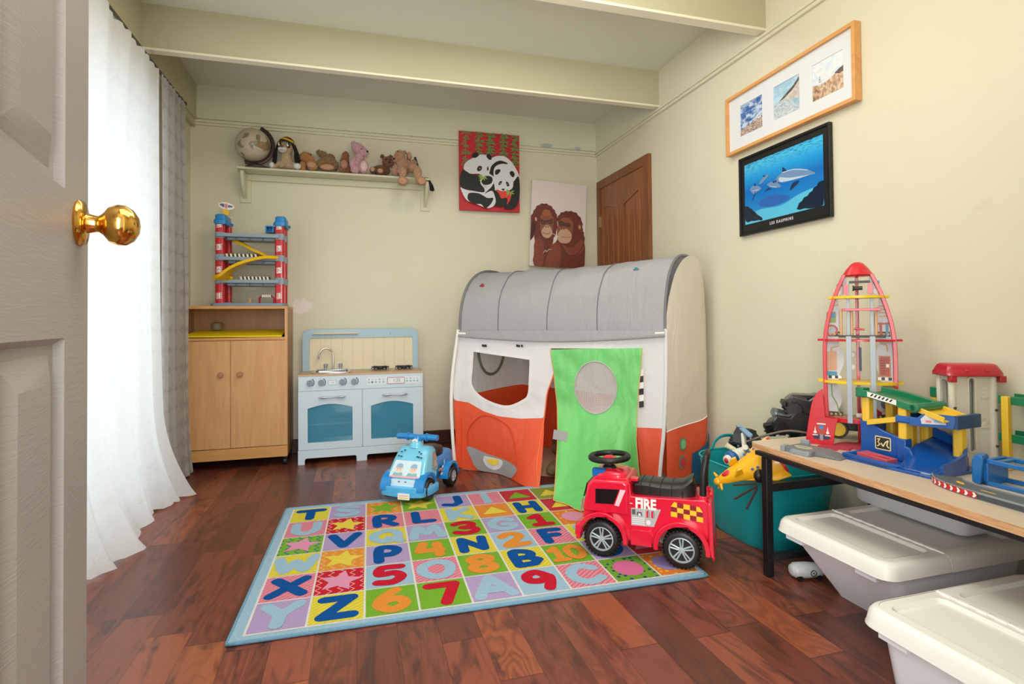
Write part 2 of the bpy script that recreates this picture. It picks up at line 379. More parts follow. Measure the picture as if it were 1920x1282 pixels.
holes = [rr(a, c, b, d, .003, 1) for a, b in cols for c, d in rows]
lf.plate(outer, holes, XZ, -.0, .036)
for h in [(a, b, c, d) for a, b in cols for c, d in rows]:
    a, b, c, d = h
    R = lambda i, y: [(a+i, y, c+i), (b-i, y, c+i), (b-i, y, d-i), (a+i, y, d-i)]
    lf.loft([R(0, 0), R(.008, .010), R(.020, .012), R(.052, .001), R(.053, .0008)], caps=False)
    lf.add(R(.053, .0008), [(0, 1, 2, 3)]); lf.add(R(0, .034), [(3, 2, 1, 0)])
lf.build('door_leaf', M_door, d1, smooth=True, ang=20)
k = MB(); k.lathe([(.0, -.001), (.030, -.001), (.032, .003), (.029, .008), (.014, .011), (.0115, .02), (.0115, .024), (.016, .029), (.0255, .036), (.029, .046), (.028, .055), (.022, .064), (.012, .070), (.002, .072)], (-.055, 0, 1.062), (0, -1, 0), 40)
tag(k.build('door_knob', M_gold, d1, ang=50), 'round polished brass knob')
# ------------------------------------------------------------------ curtains and rod
def curtain_mat(name, tint, transp, pattern):
    g = NT(name); o = g.obj(); sp = g.t.nodes.new('ShaderNodeSeparateXYZ'); g.t.links.new(o, sp.inputs[0])
    col = g.n('ShaderNodeRGB'); g.t.nodes[-1].outputs[0].default_value = tuple(x*.86 for x in lin(tint)[:3])+(1,)
    fine = g.noise(g.n('ShaderNodeMapping', {'Vector': o, 'Scale': (1, 1, 40)}), 30, 2)
    uy = g.math('MULTIPLY', sp.outputs[1], 9.0); uz = g.math('MULTIPLY', sp.outputs[2], 9.0)
    fy = g.math('SUBTRACT', g.math('FRACT', uy), .5); fz = g.math('SUBTRACT', g.math('FRACT', uz), .5)
    d = g.math('SQRT', g.math('ADD', g.math('MULTIPLY', fy, fy), g.math('MULTIPLY', fz, fz)))
    rings = g.math('MULTIPLY', g.math('LESS_THAN', d, .5), g.math('ADD', g.math('MULTIPLY', g.math('SINE', g.math('MULTIPLY', d, 95.0)), .5), .5))
    disc = g.math('LESS_THAN', d, .485)
    dif = g.n('ShaderNodeBsdfDiffuse', {0: g.mix(g.math('MULTIPLY', rings, pattern*.5), g.mix(g.math('MULTIPLY', disc, pattern*.5), tint, '#ffffff'), '#c9c4c0')})
    trl = g.n('ShaderNodeBsdfTranslucent', {0: col}); trn = g.n('ShaderNodeBsdfTransparent')
    a = g.n('ShaderNodeMixShader', {0: .5, 1: dif, 2: trl})
    f = g.math('ADD', transp, g.math('MULTIPLY', g.math('SUBTRACT', fine, .5), .3))
    f = g.math('SUBTRACT', f, g.math('MULTIPLY', rings, .12))
    b = g.n('ShaderNodeMixShader', {0: f, 1: a, 2: trn})
    g.t.links.new(b, g.t.nodes['Material Output'].inputs[0]); return g.m
M_cur = curtain_mat('sheer_voile', '#fbfbfc', .10, .35)
M_cur2 = curtain_mat('patterned_voile', '#c6c2c2', .04, 1.0)
def nz(x, y=0, z=0): return noise.noise(Vector((x, y, z)))
def curtain(y0, y1, nfold, amp, name, m, label, seed, flare, skew=0.):
    nu, nv = int(nfold*12), 46
    def fn(s, v):
        q = 1-v                                   # 0 bottom .. 1 top
        z = 2.262*v if v > 0 else 0
        ph = s*nfold + .55*nz(s*nfold*.6, seed) + .12*nz(s*5, v*2, seed)
        ph += .22*nz(s*6, v*1.3, seed+2)
        am = amp*(.55+.6*nz(s*nfold*.5, v*1.1, seed+7))
        fold = math.sin(2*PI*ph)*am*(.5+.6*(1-v)) + .4*amp*math.sin(4.3*PI*ph+seed)*(1-v) + .012*nz(s*nfold*1.6, v*2, seed)
        low = max(0, 1-v/.22)
        x = -.992 - .036*(1-v)*(1-s)**.7*(1 if nfold > 5 else 0) + fold + flare*low**2*(.35+1.1*max(0, nz(s*nfold*.45+3, seed*2)+.15))*(.3+s)
        y = y0+(y1-y0)*s + skew*(1-v)*s + .06*low**2*nz(s*nfold*.5, seed*3) + .02*nz(s*4, v*3, seed+5)
        if v > .975: x += .006*math.sin(2*PI*s*nfold*3); z += .006*math.sin(2*PI*s*nfold*3+1)
        z = max(z, .004+.012*low*abs(math.sin(2*PI*ph))) if v < .04 else z
        return (x, y, z)
    o = MB().grid(fn, nu, nv).build(name, m, ang=180, recalc=False)
    return tag(o, label, 'curtain')
curtain(.62, 3.24, 11, .034, 'sheer_curtain', M_cur, 'white sheer curtain backlit by the window, trailing on the floor', 3.3, .15, .06)
curtain(3.31, 3.72, 3, .016, 'sheer_curtain', M_cur2, 'grey-white curtain panel with stitched circles, beside the wooden cabinet', 8.1, .02, .07)
r = empty('curtain_rod', (XH+.03, 2.1, 2.283), 'dark thin curtain rod along the header board on the left', 'curtain rod')
M_rod = mat('rod_dark', '#4a4a38', .5)
MB().cyl((0, -1.7, 0), (0, 1.66, 0), .008).build('rod', M_rod, r)
for y in (-1.5, 0.0, 1.6): MB().box(-.03, .006, y-.006, y+.006, -.012, .012).cyl((0, y-.012, 0), (0, y+.012, 0), .011).build('bracket', M_rod, r)
MB().sph((0, 1.67, 0), .014).build('finial', mat('finial_brown', '#5a3526', .5), r)

# ------------------------------------------------------------------ wooden cabinet
M_beech = wood_mat('beech_veneer', '#d9a873', '#cf9a63', '#c78f5a', 'z', .7)
M_beechx = wood_mat('beech_veneer_across', '#d6a05f', '#cd9655', '#c48a4c', 'x', .7)
M_beechs = wood_mat('beech_side', '#b98a5a', '#ae7f50', '#a37447', 'z', .7)
c = empty('wooden_cabinet', (-.745, 3.99, 0), 'beech cabinet on casters with two doors and an open top shelf, beside the curtain', 'cabinet')
X0, X1, Y0, Y1 = -.322, .321, -.16, .16
b = MB()
b.box(X0, X1, Y0, Y1, 1.017, 1.035, 1).box(X1-.018, X1, Y0+.002, Y1, .065, 1.016, 2).box(X0, X0+.018, Y0+.002, Y1, .065, 1.016, 2)
b.box(X0+.018, X1-.018, Y1-.008, Y1, .065, 1.016, 2).box(X0+.018, X1-.018, Y0+.002, Y1-.008, .815, .833, 1).box(X0+.018, X1-.018, Y0+.01, Y1-.008, .12, .135, 1)
b.box(X1-.018, X1, Y0, Y0+.002, .065, 1.017, 0)
b.build('body', [M_beech, M_beechx, M_beechs], c, bevel=.001)
MB().box(X0, X1-.001, Y0-.014, Y0+.002, .062, .132).build('plinth', M_beechx, c, bevel=.001)
for a, bb, kx in ((X0, -.0155, -.068), (-.0135, X1-.001, .042)):
    d = MB().box(a, bb, Y0-.014, Y0+.001, .136, .813).build('door', M_beech, c, bevel=.0012)
    kb = MB().lathe([(.008, 0), (.008, .008), (.015, .013), (.017, .019), (.014, .025), (.001, .027)], (kx, Y0-.014, .600), (0, -1, 0), 24)
    kb.build('knob', mat('knob_wood', '#b07a55', .4), d)
for x in (X0+.04, X1-.02):
    for y in (Y0+.04, Y1-.04):
        k = MB(); k.cyl((x-.011, y, .024), (x+.011, y, .024), .024, n=24).cyl((x-.013, y, .024), (x+.013, y, .024), .012).box(x-.014, x+.014, y-.012, y+.014, .038, .066)
        k.build('caster', mat('caster_black', '#24262a', .35), c, bevel=.002)
y = MB(); y.add([(-.30, -.157, .004), (.285, -.157, .0), (.283, .13, .034), (-.28, .13, .034), (-.30, -.157, .012), (.285, -.157, .010), (.283, .13, .046), (-.28, .13, .044)], [(3, 2, 1, 0), (4, 5, 6, 7), (0, 1, 5, 4), (1, 2, 6, 5), (2, 3, 7, 6), (3, 0, 4, 7)], 0)
y.box(.285, .291, -.15, .12, 0, .014, 2).box(-.2, .2, .09, .12, .0, .034, 1)
tag(y.build('foam_mat', [mat('yellow_foam', '#f0d800', .6), mat('yellow_foam_edge', '#d9a45c', .6), M_black], loc=(-.745, 3.99, .834), bevel=.002), 'bright yellow flat board lying on the open cabinet shelf', 'mat')
tag(MB().lathe([(.001, 0), (.025, 0), (.034, .012), (.036, .03), (.034, .046), (.02, .052), (.001, .053)], n=28).build('round_pot', mat('pot_grey', '#8b8173', .5), loc=(-.895, 4.085, .880)), 'small grey-brown round pot at the back of the cabinet shelf', 'pot')

# ------------------------------------------------------------------ toy parking tower on the cabinet
M_red = mat('toy_red', '#c81424', .3, coat=.3); M_tgrey = mat('toy_bluegrey', '#8fa0ac', .45); M_tgrey2 = mat('toy_bluegrey_base', '#7c93a8', .45)
M_tblue = mat('toy_sky_blue', '#1f86c8', .35); M_yel = mat('toy_yellow', '#f2c318', .35); M_wh = mat('sticker_white', '#f2f0ea', .5); M_bk = mat('sticker_black', '#1d1a18', .5)
g = empty('toy_parking_tower', (-.665, 3.955, 1.035), 'toy multi-storey car park with red towers and grey decks on the cabinet', 'toy')
gb = MB(); gb.plate(rr(-.222, -.10, .222, .11, .035), (), XY, 0, .019); gb.box(-.15, -.10, -.08, .0, .019, .024)
gb.build('base', M_tgrey2, g, bevel=.004)
NUM = ((.047, '1'), (.215, '2'), (.36, '3'), (.505, '4'))
def tower(x0, x1, y0, y1, front):
    t = MB(); 
    for z0, z1, m in ((.019, .145, 0), (.145, .187, 1), (.187, .295, 0), (.295, .335, 1), (.335, .44, 0), (.44, .478, 1), (.478, .53, 0)):
        i = 0 if m == 0 else .002
        t.plate(rr(x0-i, y0-i, x1+i, y1+i, .012, 3), (), XY, z0, z1, m)
    t.box(x0-.0008, x1+.0008, y0-.0008, y1+.0008, .082, .0828, 2).box(x0-.0008, x1+.0008, y0-.0008, y1+.0008, .240, .2408, 2).box(x0-.0008, x1+.0008, y0-.0008, y1+.0008, .385, .3858, 2)
    o = t.build('tower', [M_red, M_tgrey, mat('toy_red_seam', '#8c0d18', .5)], g)
    if front:
        for z, n in NUM:
            lb = MB()
            cx = (x0+x1)/2
            for q in range(5):
                lb.flat([(cx-.018, z+q*.0085), (cx+.016, z+.004+q*.0085), (cx+.016, z+.0075+q*.0085), (cx-.018, z+.0035+q*.0085)], XZ, y0-.0012, 0)
            lb.text(n, .040, XZ, y0-.0022, 0, cx, z+.02, bold=.0016)
            lb.build('number_label', [M_wh], o, smooth=False)
    return o
tower(-.197, -.145, -.075, -.03, True); tower(.158, .214, -.075, -.03, True); tower(-.170, -.125, .035, .085, False); tower(.165, .22, .035, .085, False)
for cx in (-.165, .192):
    cp = MB(); cp.loft([[(cx+u, v, z) for u, v in rr(-a, -.085*b, a, .095*b, .016, 3)] for z, a, b in ((.528, .034, 1), (.552, .040, 1.03), (.556, .040, 1.03), (.556, .034, .98), (.588, .032, .93), (.594, .026, .85))])
    cp.cyl((cx-.041, -.02, .55), (cx-.050, -.02, .55), .008).cyl((cx+.041, .05, .545), (cx+.050, .05, .545), .010)
    cp.build('tower_cap', M_tblue, g, bevel=.002)
for z0, x0, x1 in ((.150, -.180, .185), (.296, -.175, .185), (.448, -.180, .185)):
    dk = MB(); dk.box(x0, x1, -.088, .08, z0, z0+.008).box(x0, x1, -.095, -.088, z0, z0+.022).box(x0, x1, .08, .086, z0, z0+.022)
    for q in (-.08, 0, .08): dk.box(q, q+.003, -.08, .07, z0-.018, z0)
    dk.box(x0+.05, x1-.02, -.05, .06, z0-.016, z0)
    dk.build('deck', M_tgrey, g, bevel=.0015)
def ramp(pts, wd, name='ramp'):
    """curved trough: pts are (x,y,z), width across the local normal in plan"""
    P = [Vector(p) for p in sm(pts, 6, False)]; rings = []
    for i, p in enumerate(P):
        t = (P[min(i+1, len(P)-1)]-P[max(i-1, 0)]); n = Vector((-t.y, t.x, 0)).normalized(); w_ = wd*(1+.25*(i/len(P)))/2
        rings.append([p-n*w_+Vector((0, 0, .014)), p-n*w_*.86, p+n*w_*.86, p+n*w_+Vector((0, 0, .014)), p+n*w_*1.03+Vector((0, 0, .014)), p+n*w_*.9-Vector((0, 0, .004)), p-n*w_*.9-Vector((0, 0, .004)), p-n*w_*1.03+Vector((0, 0, .014))])
    return MB().loft(rings).build(name, M_yel, g, ang=50)
ramp([(.165, -.085, .310), (.09, -.115, .306), (.0, -.135, .278), (-.08, -.135, .235), (-.13, -.125, .185), (-.145, -.11, .168)], .098)
ramp([(-.10, .03, .43), (-.04, .01, .405), (.03, .0, .36), (.10, .02, .325), (.17, .02, .312)], .075)
for z0, x0, x1 in ((.170, -.045, .135), (.316, -.128, .065)):
    st = MB(); n = 16; wq = (x1-x0)/n
    for i in range(n): st.add([(x0+i*wq, -.086, z0), (x0+(i+1)*wq, -.086, z0), (x0+(i+.6)*wq, -.086, z0+.022), (x0+(i-.4)*wq, -.086, z0+.022), (x0+i*wq, -.083, z0), (x0+(i+1)*wq, -.083, z0), (x0+(i+.6)*wq, -.083, z0+.022), (x0+(i-.4)*wq, -.083, z0+.022)], [(0, 1, 2, 3), (7, 6, 5, 4), (3, 2, 6, 7), (0, 4, 5, 1), (1, 5, 6, 2), (0, 3, 7, 4)], i % 2)
    tag(st.build('striped_barrier', [mat('barrier_cream', '#efe6c4', .5), M_bk], g), 'cream barrier with black diagonal stripes')
sg = MB(); sg.box(-.155, -.122, -.045, -.041, .59, .625, 1).cyl((-.137, -.047, .652), (-.137, -.041, .652), 1, 1, 4, 0) if False else sg.box(-.155, -.122, -.045, -.041, .59, .63, 1)
sg.plate([(x*math.cos(-.18)-y_*math.sin(-.18)-.137, x*math.sin(-.18)+y_*math.cos(-.18)+.652) for x, y_ in circ(0, 0, .051, .026, 32)], (), XZ, -.047, -.043, 0)
sg.flat([(x*math.cos(-.18)-y_*math.sin(-.18)-.137, x*math.sin(-.18)+y_*math.cos(-.18)+.652) for x, y_ in circ(0, 0, .046, .022, 32)], XZ, -.0476, 2)
for k_ in (-1, 1): sg.flat([(-.137+k_*.012, .664-k_*.004), (-.137+k_*.036, .660-k_*.006), (-.137+k_*.040, .652-k_*.007), (-.137+k_*.014, .641)], XZ, -.048, 3)
sg.flat([(-.137, .669), (-.119, .650), (-.137, .633), (-.155, .653)], XZ, -.0483, 4); sg.flat([(-.137, .663), (-.125, .650), (-.137, .639), (-.149, .652)], XZ, -.0486, 2); sg.flat([(-.137, .658), (-.130, .650), (-.137, .643), (-.144, .652)], XZ, -.0489, 4)
tag(sg.build('oval_sign', [mat('sign_cream', '#e8cf95', .5), M_yel, M_wh, mat('sign_blue', '#5570a8', .5), mat('sign_red', '#c23a3a', .5)], g), 'oval yellow-edged sign with a red and blue badge')
bb = MB(); bb.plate([(.098, .488), (.150, .488), (.150, .533), (.098, .533)], [[(.106, .492), (.142, .492), (.142, .525), (.106, .525)]], XZ, -.06, .0); bb.box(.1, .148, -.004, .0, .49, .53)
bb.build('lift_cabin', M_tblue, g, bevel=.001)
ar = MB(); ar.tube([(.063, -.06, .019), (.063, -.06, .055), (.078, -.06, .068), (.135, -.06, .068), (.15, -.06, .055), (.15, -.06, .019)], .006, 8)
for q in range(8): ar.box(.078+q*.007, .0825+q*.007, -.067, -.0665, .06, .075, 1)
tag(ar.build('wash_arch', [mat('arch_red', '#a3172a', .4), M_wh], g), 'small dark red arch with white dashes')
MB().box(-.01, .02, -.06, -.045, .019, .026, 1).box(0, .012, -.058, -.048, .026, .052, 0).build('pump', [mat('pump_yellow', '#c79a2a', .5), M_tgrey], g)
# ------------------------------------------------------------------ play kitchen
M_kb = mat('kitchen_pale_blue', '#d0e2ec', .38); M_kb2 = mat('kitchen_blue_frame', '#a9c8d8', .4); M_cream = mat('kitchen_cream', '#e9dcbb', .45)
M_ktop = wood_mat('kitchen_top_wood', '#d9b48a', '#cba478', '#c09a70', 'x', 1); M_steel = mat('steel', '#b9bcc0', .22, 1); M_silver = mat('silver_plastic', '#b8bec4', .3, .6)
M_knobg = mat('knob_grey', '#8797a3', .4); M_kwhite = mat('panel_white', '#e4eef4', .4)
k = empty('play_kitchen', (.045, 3.98, 0), 'pale blue wooden play kitchen with tap, hob and two oven doors', 'play kitchen')
KX0, KX1, KF, KBk = -.403, .403, -.18, .155
cb = MB()
cb.box(KX0, KX0+.015, KF+.012, KBk, .03, .57).box(KX1-.015, KX1, KF+.012, KBk, .03, .57).box(KX0, KX1, KBk-.006, KBk, .09, .57).box(KX0, KX1, KF+.012, KBk, .095, .107)
cb.plate([(KX0, .478), (KX1, .478), (KX1, .574), (KX0, .574)], (), XZ, KF, KF+.012)
cb.box(-.006, .006, KF+.012, KBk, .1, .56)
cb.build('cabinet_body', M_kb, k, bevel=.0015)
fo = [(KX0-.002, 0), (KX0+.040, 0), (KX0+.040, .030), (KX0+.046, .038), (KX0+.052, .040), (-.050, .040), (-.044, .038), (-.040, .030), (-.040, 0), (.028, 0), (.028, .030), (.032, .038), (.040, .040), (KX1-.052, .040), (KX1-.046, .038), (KX1-.040, .03), (KX1-.040, 0), (KX1+.002, 0), (KX1+.002, .092), (KX0-.002, .092)]
MB().plate(fo, (), XZ, KF-.003, KF+.012).box(KX0-.002, KX0+.013, KF+.012, KBk, 0, .09).box(KX1-.013, KX1+.002, KF+.012, KBk, 0, .09).build('plinth', M_kb, k, bevel=.0015)
wt = MB(); wt.plate([(KX0-.003, KF-.004), (KX1+.003, KF-.004), (KX1+.003, KBk), (KX0-.003, KBk)], [rr(-.31, -.10, -.09, .06, .015, 3)], XY, .574, .584)
wt.build('worktop', M_ktop, k, bevel=.001)
M_win = NT('oven_pane'); M_win.set(Base_Color=lin('#4aa6c8'), Roughness=.06, Specular_IOR_Level=.8, Alpha=.5); M_win = M_win.m
for a, b, hx in ((KX0, -.0025, -.19), (.0015, KX1, .205)):
    wa, wb = a+.058, b-.062
    if a > 0: wa, wb = a+.054, b-.068
    arc = [(wa, .140), (wb, .140)] + [(wb+(wa-wb)*t, .362+.026*math.sin(PI*t)) for t in [i/14 for i in range(15)]]
    d = MB().plate([(a, .094), (b, .094), (b, .476), (a, .476)], [arc], XZ, KF-.002, KF+.012).build('oven_door', M_kb, k, bevel=.001)
    tag(MB().plate(arc, (), XZ, KF+.004, KF+.006).build('oven_window', M_win, d), 'blue see-through window')
    hh = MB(); cxh = (a+b)/2+.01; pts = []; 
    hh.lathe([(.001, 0), (.006, .012), (.0085, .030), (.006, .050), (.0045, .070), (.0045, .105), (.006, .125), (.0085, .145), (.006, .163), (.001, .175)], (cxh-.088, KF-.020, .433), (1, 0, .0), 14)
    hh.cyl((cxh-.045, KF-.020, .433), (cxh-.045, KF, .433), .004).cyl((cxh+.045, KF-.020, .433), (cxh+.045, KF, .433), .004)
    tag(hh.build('door_handle', M_silver, d), 'silver bow handle')
    for zz in (.14, .155, .40, .42):
        MB().cyl((a+.012 if a < 0 else b-.012, KF-.003, zz), (a+.012 if a < 0 else b-.012, KF-.002, zz), .0022, n=8).build('screw', M_knobg, d)
sh = MB(); sh.box(KX0+.02, -.008, KF+.03, KBk-.01, .245, .257)
for q in range(6): sh.cyl((KX0+.02, KF+.05+q*.03, .275+q*.004), (-.008, KF+.05+q*.03, .275+q*.004), .0018, n=6)
tag(sh.build('oven_shelf', mat('shelf_white', '#e8eef2', .4), k), 'white shelf and rack inside the left oven')
for x in (-.331, -.260, -.128, -.053):
    kn = MB(); kn.cyl((x, KF, .529), (x, KF-.014, .529), .0205, .019, 28).box(x-.003, x+.003, KF-.016, KF-.013, .512, .546)
    ko = kn.build('control_knob', M_knobg, k, bevel=.001)
    dl = MB()
    for q in range(5): dl.stroke([(x+.0265*math.cos(-.9+q*.42), .531+.0265*math.sin(-.9+q*.42)), (x+.0265*math.cos(-.65+q*.42), .531+.0265*math.sin(-.65+q*.42))], .004+.0003*q, XZ, KF-.0006)
    dl.build('dial_marks', M_bk, ko, smooth=False)
def frame_lines(mb, x0, x1, z0, z1, r, wd, w, m): 
    p = rr(x0, z0, x1, z1, r, 3); mb.stroke(p+[p[0]], wd, XZ, w, m, dw=-.00001)
CPM = [M_kwhite, mat('display_white', '#eef3f5', .3), mat('display_red', '#b23046', .4), mat('digit_grey', '#90a5b0', .4), mat('button_teal', '#8fc3cf', .4), mat('button_dark', '#4a5a60', .4), mat('button_pink', '#dba8b4', .4), mat('digit_dark', '#6c7a82', .4)]
dp = MB()
dp.plate(rr(.028, .503, .385, .553, .008), (), XZ, KF-.001, KF, 0)
dp.flat(rr(.163, .506, .277, .548, .006), XZ, KF-.0014, 1); frame_lines(dp, .163, .277, .506, .548, .006, .003, KF-.0040, 2)
dp.text('1:32', .030, XZ, KF-.0030, 3, .225, .527, bold=.0003)
for i, x in enumerate((.043, .064, .088, .112, .138, .295, .318, .342, .366)):
    dp.flat(circ(x, .520, .0065, n=14), XZ, KF-.0014, 4 if i != 1 else 5); dp.flat(circ(x, .538, .0038, n=6), XZ, KF-.0014, 6 if i % 3 else 5)
tag(dp.build('control_panel', CPM, k, smooth=False), 'white control strip with red-framed clock display'); dp = MB()
dp.flat(rr(-.214, .513, -.168, .541, .002), XZ, KF-.0007, 1); frame_lines(dp, -.214, -.168, .513, .541, .002, .0015, KF-.0009, 7); dp.text('12:5', .014, XZ, KF-.0013, 7, -.191, .527)
dp.build('timer_display', CPM, k, smooth=False)
bs = MB()
out = [(KX0+.002, .584), (KX1-.002, .584)] + [p for p in rr(KX0+.002, .7, KX1-.002, .876, .045, 6) if p[1] > .78]
inn = [(KX0+.048, .588), (KX1-.040, .588)] + [p for p in rr(KX0+.048, .7, KX1-.040, .815, .018, 4) if p[1] > .78]
bs.plate(out, [inn], XZ, .10, .116); bs.build('splashback_frame', M_kb2, k, bevel=.002)
pl = MB(); pl.box(KX0+.04, KX1-.032, .110, .116, .585, .822, 0)
for i in range(11): pl.box(-.355+i*.073, -.353+i*.073, .1094, .110, .586, .818, 1)
pl.build('splashback_panel', [M_cream, mat('groove_shadow_paint', '#c9bb97', .5)], k)
MB().box(-.33, -.022, .070, .10, .842, .853).build('shelf_rail', M_cream, k, bevel=.004)
MB().cyl((.20, .10, .840), (.20, .096, .840), .004).build('hook', M_knobg, k)
sk = MB(); rim = rr(-.325, -.115, -.075, .075, .018, 4); inn = rr(-.305, -.095, -.095, .055, .02, 4)
sk.plate(rim, [inn], XY, .584, .590); low = rr(-.295, -.085, -.105, .045, .02, 4)
sk.loft([[(x, y_, .588) for x, y_ in inn], [(x, y_, .555) for x, y_ in low]], caps=False); sk.add([(x, y_, .555) for x, y_ in low], [tuple(range(len(low)))])
sk.plate(rr(-.30, .05, -.10, .10, .01), (), XY, .588, .596)
tag(sk.build('sink', M_steel, k, bevel=.001), 'steel sink bowl')
fc = MB(); fc.tube(sm([(-.195, .07, .59), (-.193, .07, .66), (-.200, .07, .715), (-.245, .065, .745), (-.285, .06, .715), (-.292, .06, .665)], 5, False), .0065, 12)
fc.cyl((-.195, .07, .59), (-.195, .07, .60), .011)
tag(fc.build('tap', mat('chrome', '#d8d4cc', .12, 1), k), 'chrome swan-neck tap')
for x in (-.245, -.145): MB().cyl((x, .07, .59), (x, .07, .612), .008).lathe([(.012, .612), (.014, .618), (.014, .632), (.010, .635), (.001, .635)], (x, .07, 0)).build('tap_handle', M_silver, k)
for x, yy in ((.125, .01), (.290, .01)):
    hb = MB(); hb.lathe([(.001, .584), (.068, .584), (.070, .588), (.062, .592), (.001, .592)], (x, yy, 0))
    ho = hb.build('hob_ring', M_steel, k)
    gr = MB(); 
    gr.tube([(x+.05*math.cos(t), yy+.05*math.sin(t), .604) for t in [i*PI/12 for i in range(24)]], .0045, 8, closed=True); gr.cyl((x, yy, .592), (x, yy, .604), .022)
    for i in range(8): a_ = i*PI/4; gr.tube([(x+.018*math.cos(a_), yy+.018*math.sin(a_), .608), (x+.058*math.cos(a_), yy+.058*math.sin(a_), .608), (x+.058*math.cos(a_), yy+.058*math.sin(a_), .592)], .0038, 6)
    gr.build('burner_grate', mat('burner_black', '#26282a', .4), ho)

# ------------------------------------------------------------------ wall shelf
M_shelf = mat('shelf_paint', '#d3d1b4', .42)
s = empty('wall_shelf', (-.11, YB, 1.965), 'cream painted wall shelf on two brackets, holding plush toys', 'shelf')
sb = MB(); sb.box(-.655, .645, -.155, 0, 0, .016).box(-.62, .62, -.02, 0, -.045, 0); sb.build('shelf_board', M_shelf, s, bevel=.004)
for x in (-.62, .625):
    br = MB(); br.box(x-.033, x+.033, -.012, 0, -.20, -.002)
    br.plate([(-.012, -.005), (-.14, -.005), (-.15, -.014), (-.145, -.028)] + [(-.135+.115*t, -.035-.135*t**.6) for t in (.1, .25, .4, .6, .8, 1)] + [(-.012, -.175)], (), lambda u, v, w: (w+x-.0, u, v), -.010, .010)
    br.cyl((x, -.0125, -.185), (x, -.012, -.185), .003, n=8)
    br.build('bracket', M_shelf, s, bevel=.003)
SZ = 1.981
# globe
M_arm = mat('dark_wood_stain', '#3a241e', .4)
gg = NT('globe_map'); o_ = gg.obj(); n1 = gg.noise(o_, 9, 6, .4); n2 = gg.noise(o_, 24, 3)
land = gg.ramp(n1, [(.545, 0.0), (.56, 1.0)], 'LINEAR')
c_ = gg.mix(land, '#c9baa4', gg.ramp(n2, [(.4, '#7f8f84'), (.5, '#b08a5a'), (.6, '#8d7a58')])); coast = gg.ramp(n1, [(.52, 0.0), (.545, .8), (.55, .8), (.57, 0.0)])
c_ = gg.mix(coast, c_, '#5b6f68'); gg.set(Base_Color=c_, Roughness=.3); M_globe = gg.m
gl = empty('globe', (-.655, 4.06, SZ), 'antique-style globe in a dark wooden arm at the left end of the shelf', 'globe')
MB().lathe([(.001, 0), (.082, 0), (.084, .006), (.06, .014), (.02, .02), (.012, .035), (.001, .035)], (.02, 0, 0)).build('base', M_arm, gl)
gc = Vector((-.012, 0, .163)); R_ = .112
sp = MB().sph((0, 0, 0), R_, 48, 32).build('sphere', M_globe, gl, loc=gc); sp.rotation_euler = (.3, .4, .2)
axd = Vector((math.sin(.42), 0, math.cos(.42))); ax2 = Vector((math.cos(.42), 0, -math.sin(.42)))
arc = [gc+(axd*math.cos(t)+ax2*math.sin(t))*.127 for t in [PI*i/28-.04 for i in range(29)]]
am = MB().tube(arc, .009, 8, sx=.5, sy=1.5, ref=(0, 1, 0)); am.cyl(gc+axd*.108, gc+axd*.13, .005).cyl(gc-axd*.108, gc-axd*.13, .005).tube([gc-axd*.127+ax2*.04, (.02, 0, .03)], .012)
am.build('arm', M_arm, gl)
# ------------------------------------------------------------------ plush toys on the wall shelf
def fur_mat(name, c1, c2, rough=.95):
    g = NT(name); o = g.obj(); n = g.noise(o, 140, 3); n2 = g.noise(o, 30, 3)
    c = g.mix(g.ramp(n, [(.35, 0.0), (.65, 1.0)]), c1, c2); c = g.mix(g.math('MULTIPLY', n2, .35), c, c1)
    g.set(Base_Color=c, Roughness=rough, Specular_IOR_Level=.1); g.p.inputs['Sheen Weight'].default_value = .4
    g.bump(g.math('ADD', n, n2), .006); return g.m
TX = {}
def fuzz(o, st, size):
    if size not in TX:
        t = bpy.data.textures.new('fuzz', 'CLOUDS'); t.noise_scale = size; t.noise_depth = 1; TX[size] = t
    d = o.modifiers.new('fuzz', 'DISPLACE'); d.texture = TX[size]; d.texture_coords = 'LOCAL'; d.strength = st; d.mid_level = .5
def blobs(name, lst, m, parent, vox=.004, st=.006, sz=.006):
    b = MB()
    for it in lst:
        c, r = it[0], it[1]; rot = None
        if len(it) > 2: rot = Matrix.Rotation(it[2][0], 3, 'X') @ Matrix.Rotation(it[2][1], 3, 'Y') @ Matrix.Rotation(it[2][2], 3, 'Z')
        b.sph(c, r, 18, 12, rot=rot)
    o = b.build(name, m, parent, ang=180)
    q = o.modifiers.new('remesh', 'REMESH'); q.mode = 'VOXEL'; q.voxel_size = vox; q.use_smooth_shade = True
    q = o.modifiers.new('smooth', 'SMOOTH'); q.factor = .5; q.iterations = 3
    if st: fuzz(o, st, sz)
    return o
U = .00361
def SP(px, py, y=4.05): return Vector((-.75+(px-449)/277, y, SZ+(307+(px-449)*.0932-py)*U))
def eyes(parent, pts, r=.0045):
    e = MB()
    for p in pts: MB().sph(p, r, 10, 8).build('eye', mat('eye_black', '#0d0b0a', .15), parent)
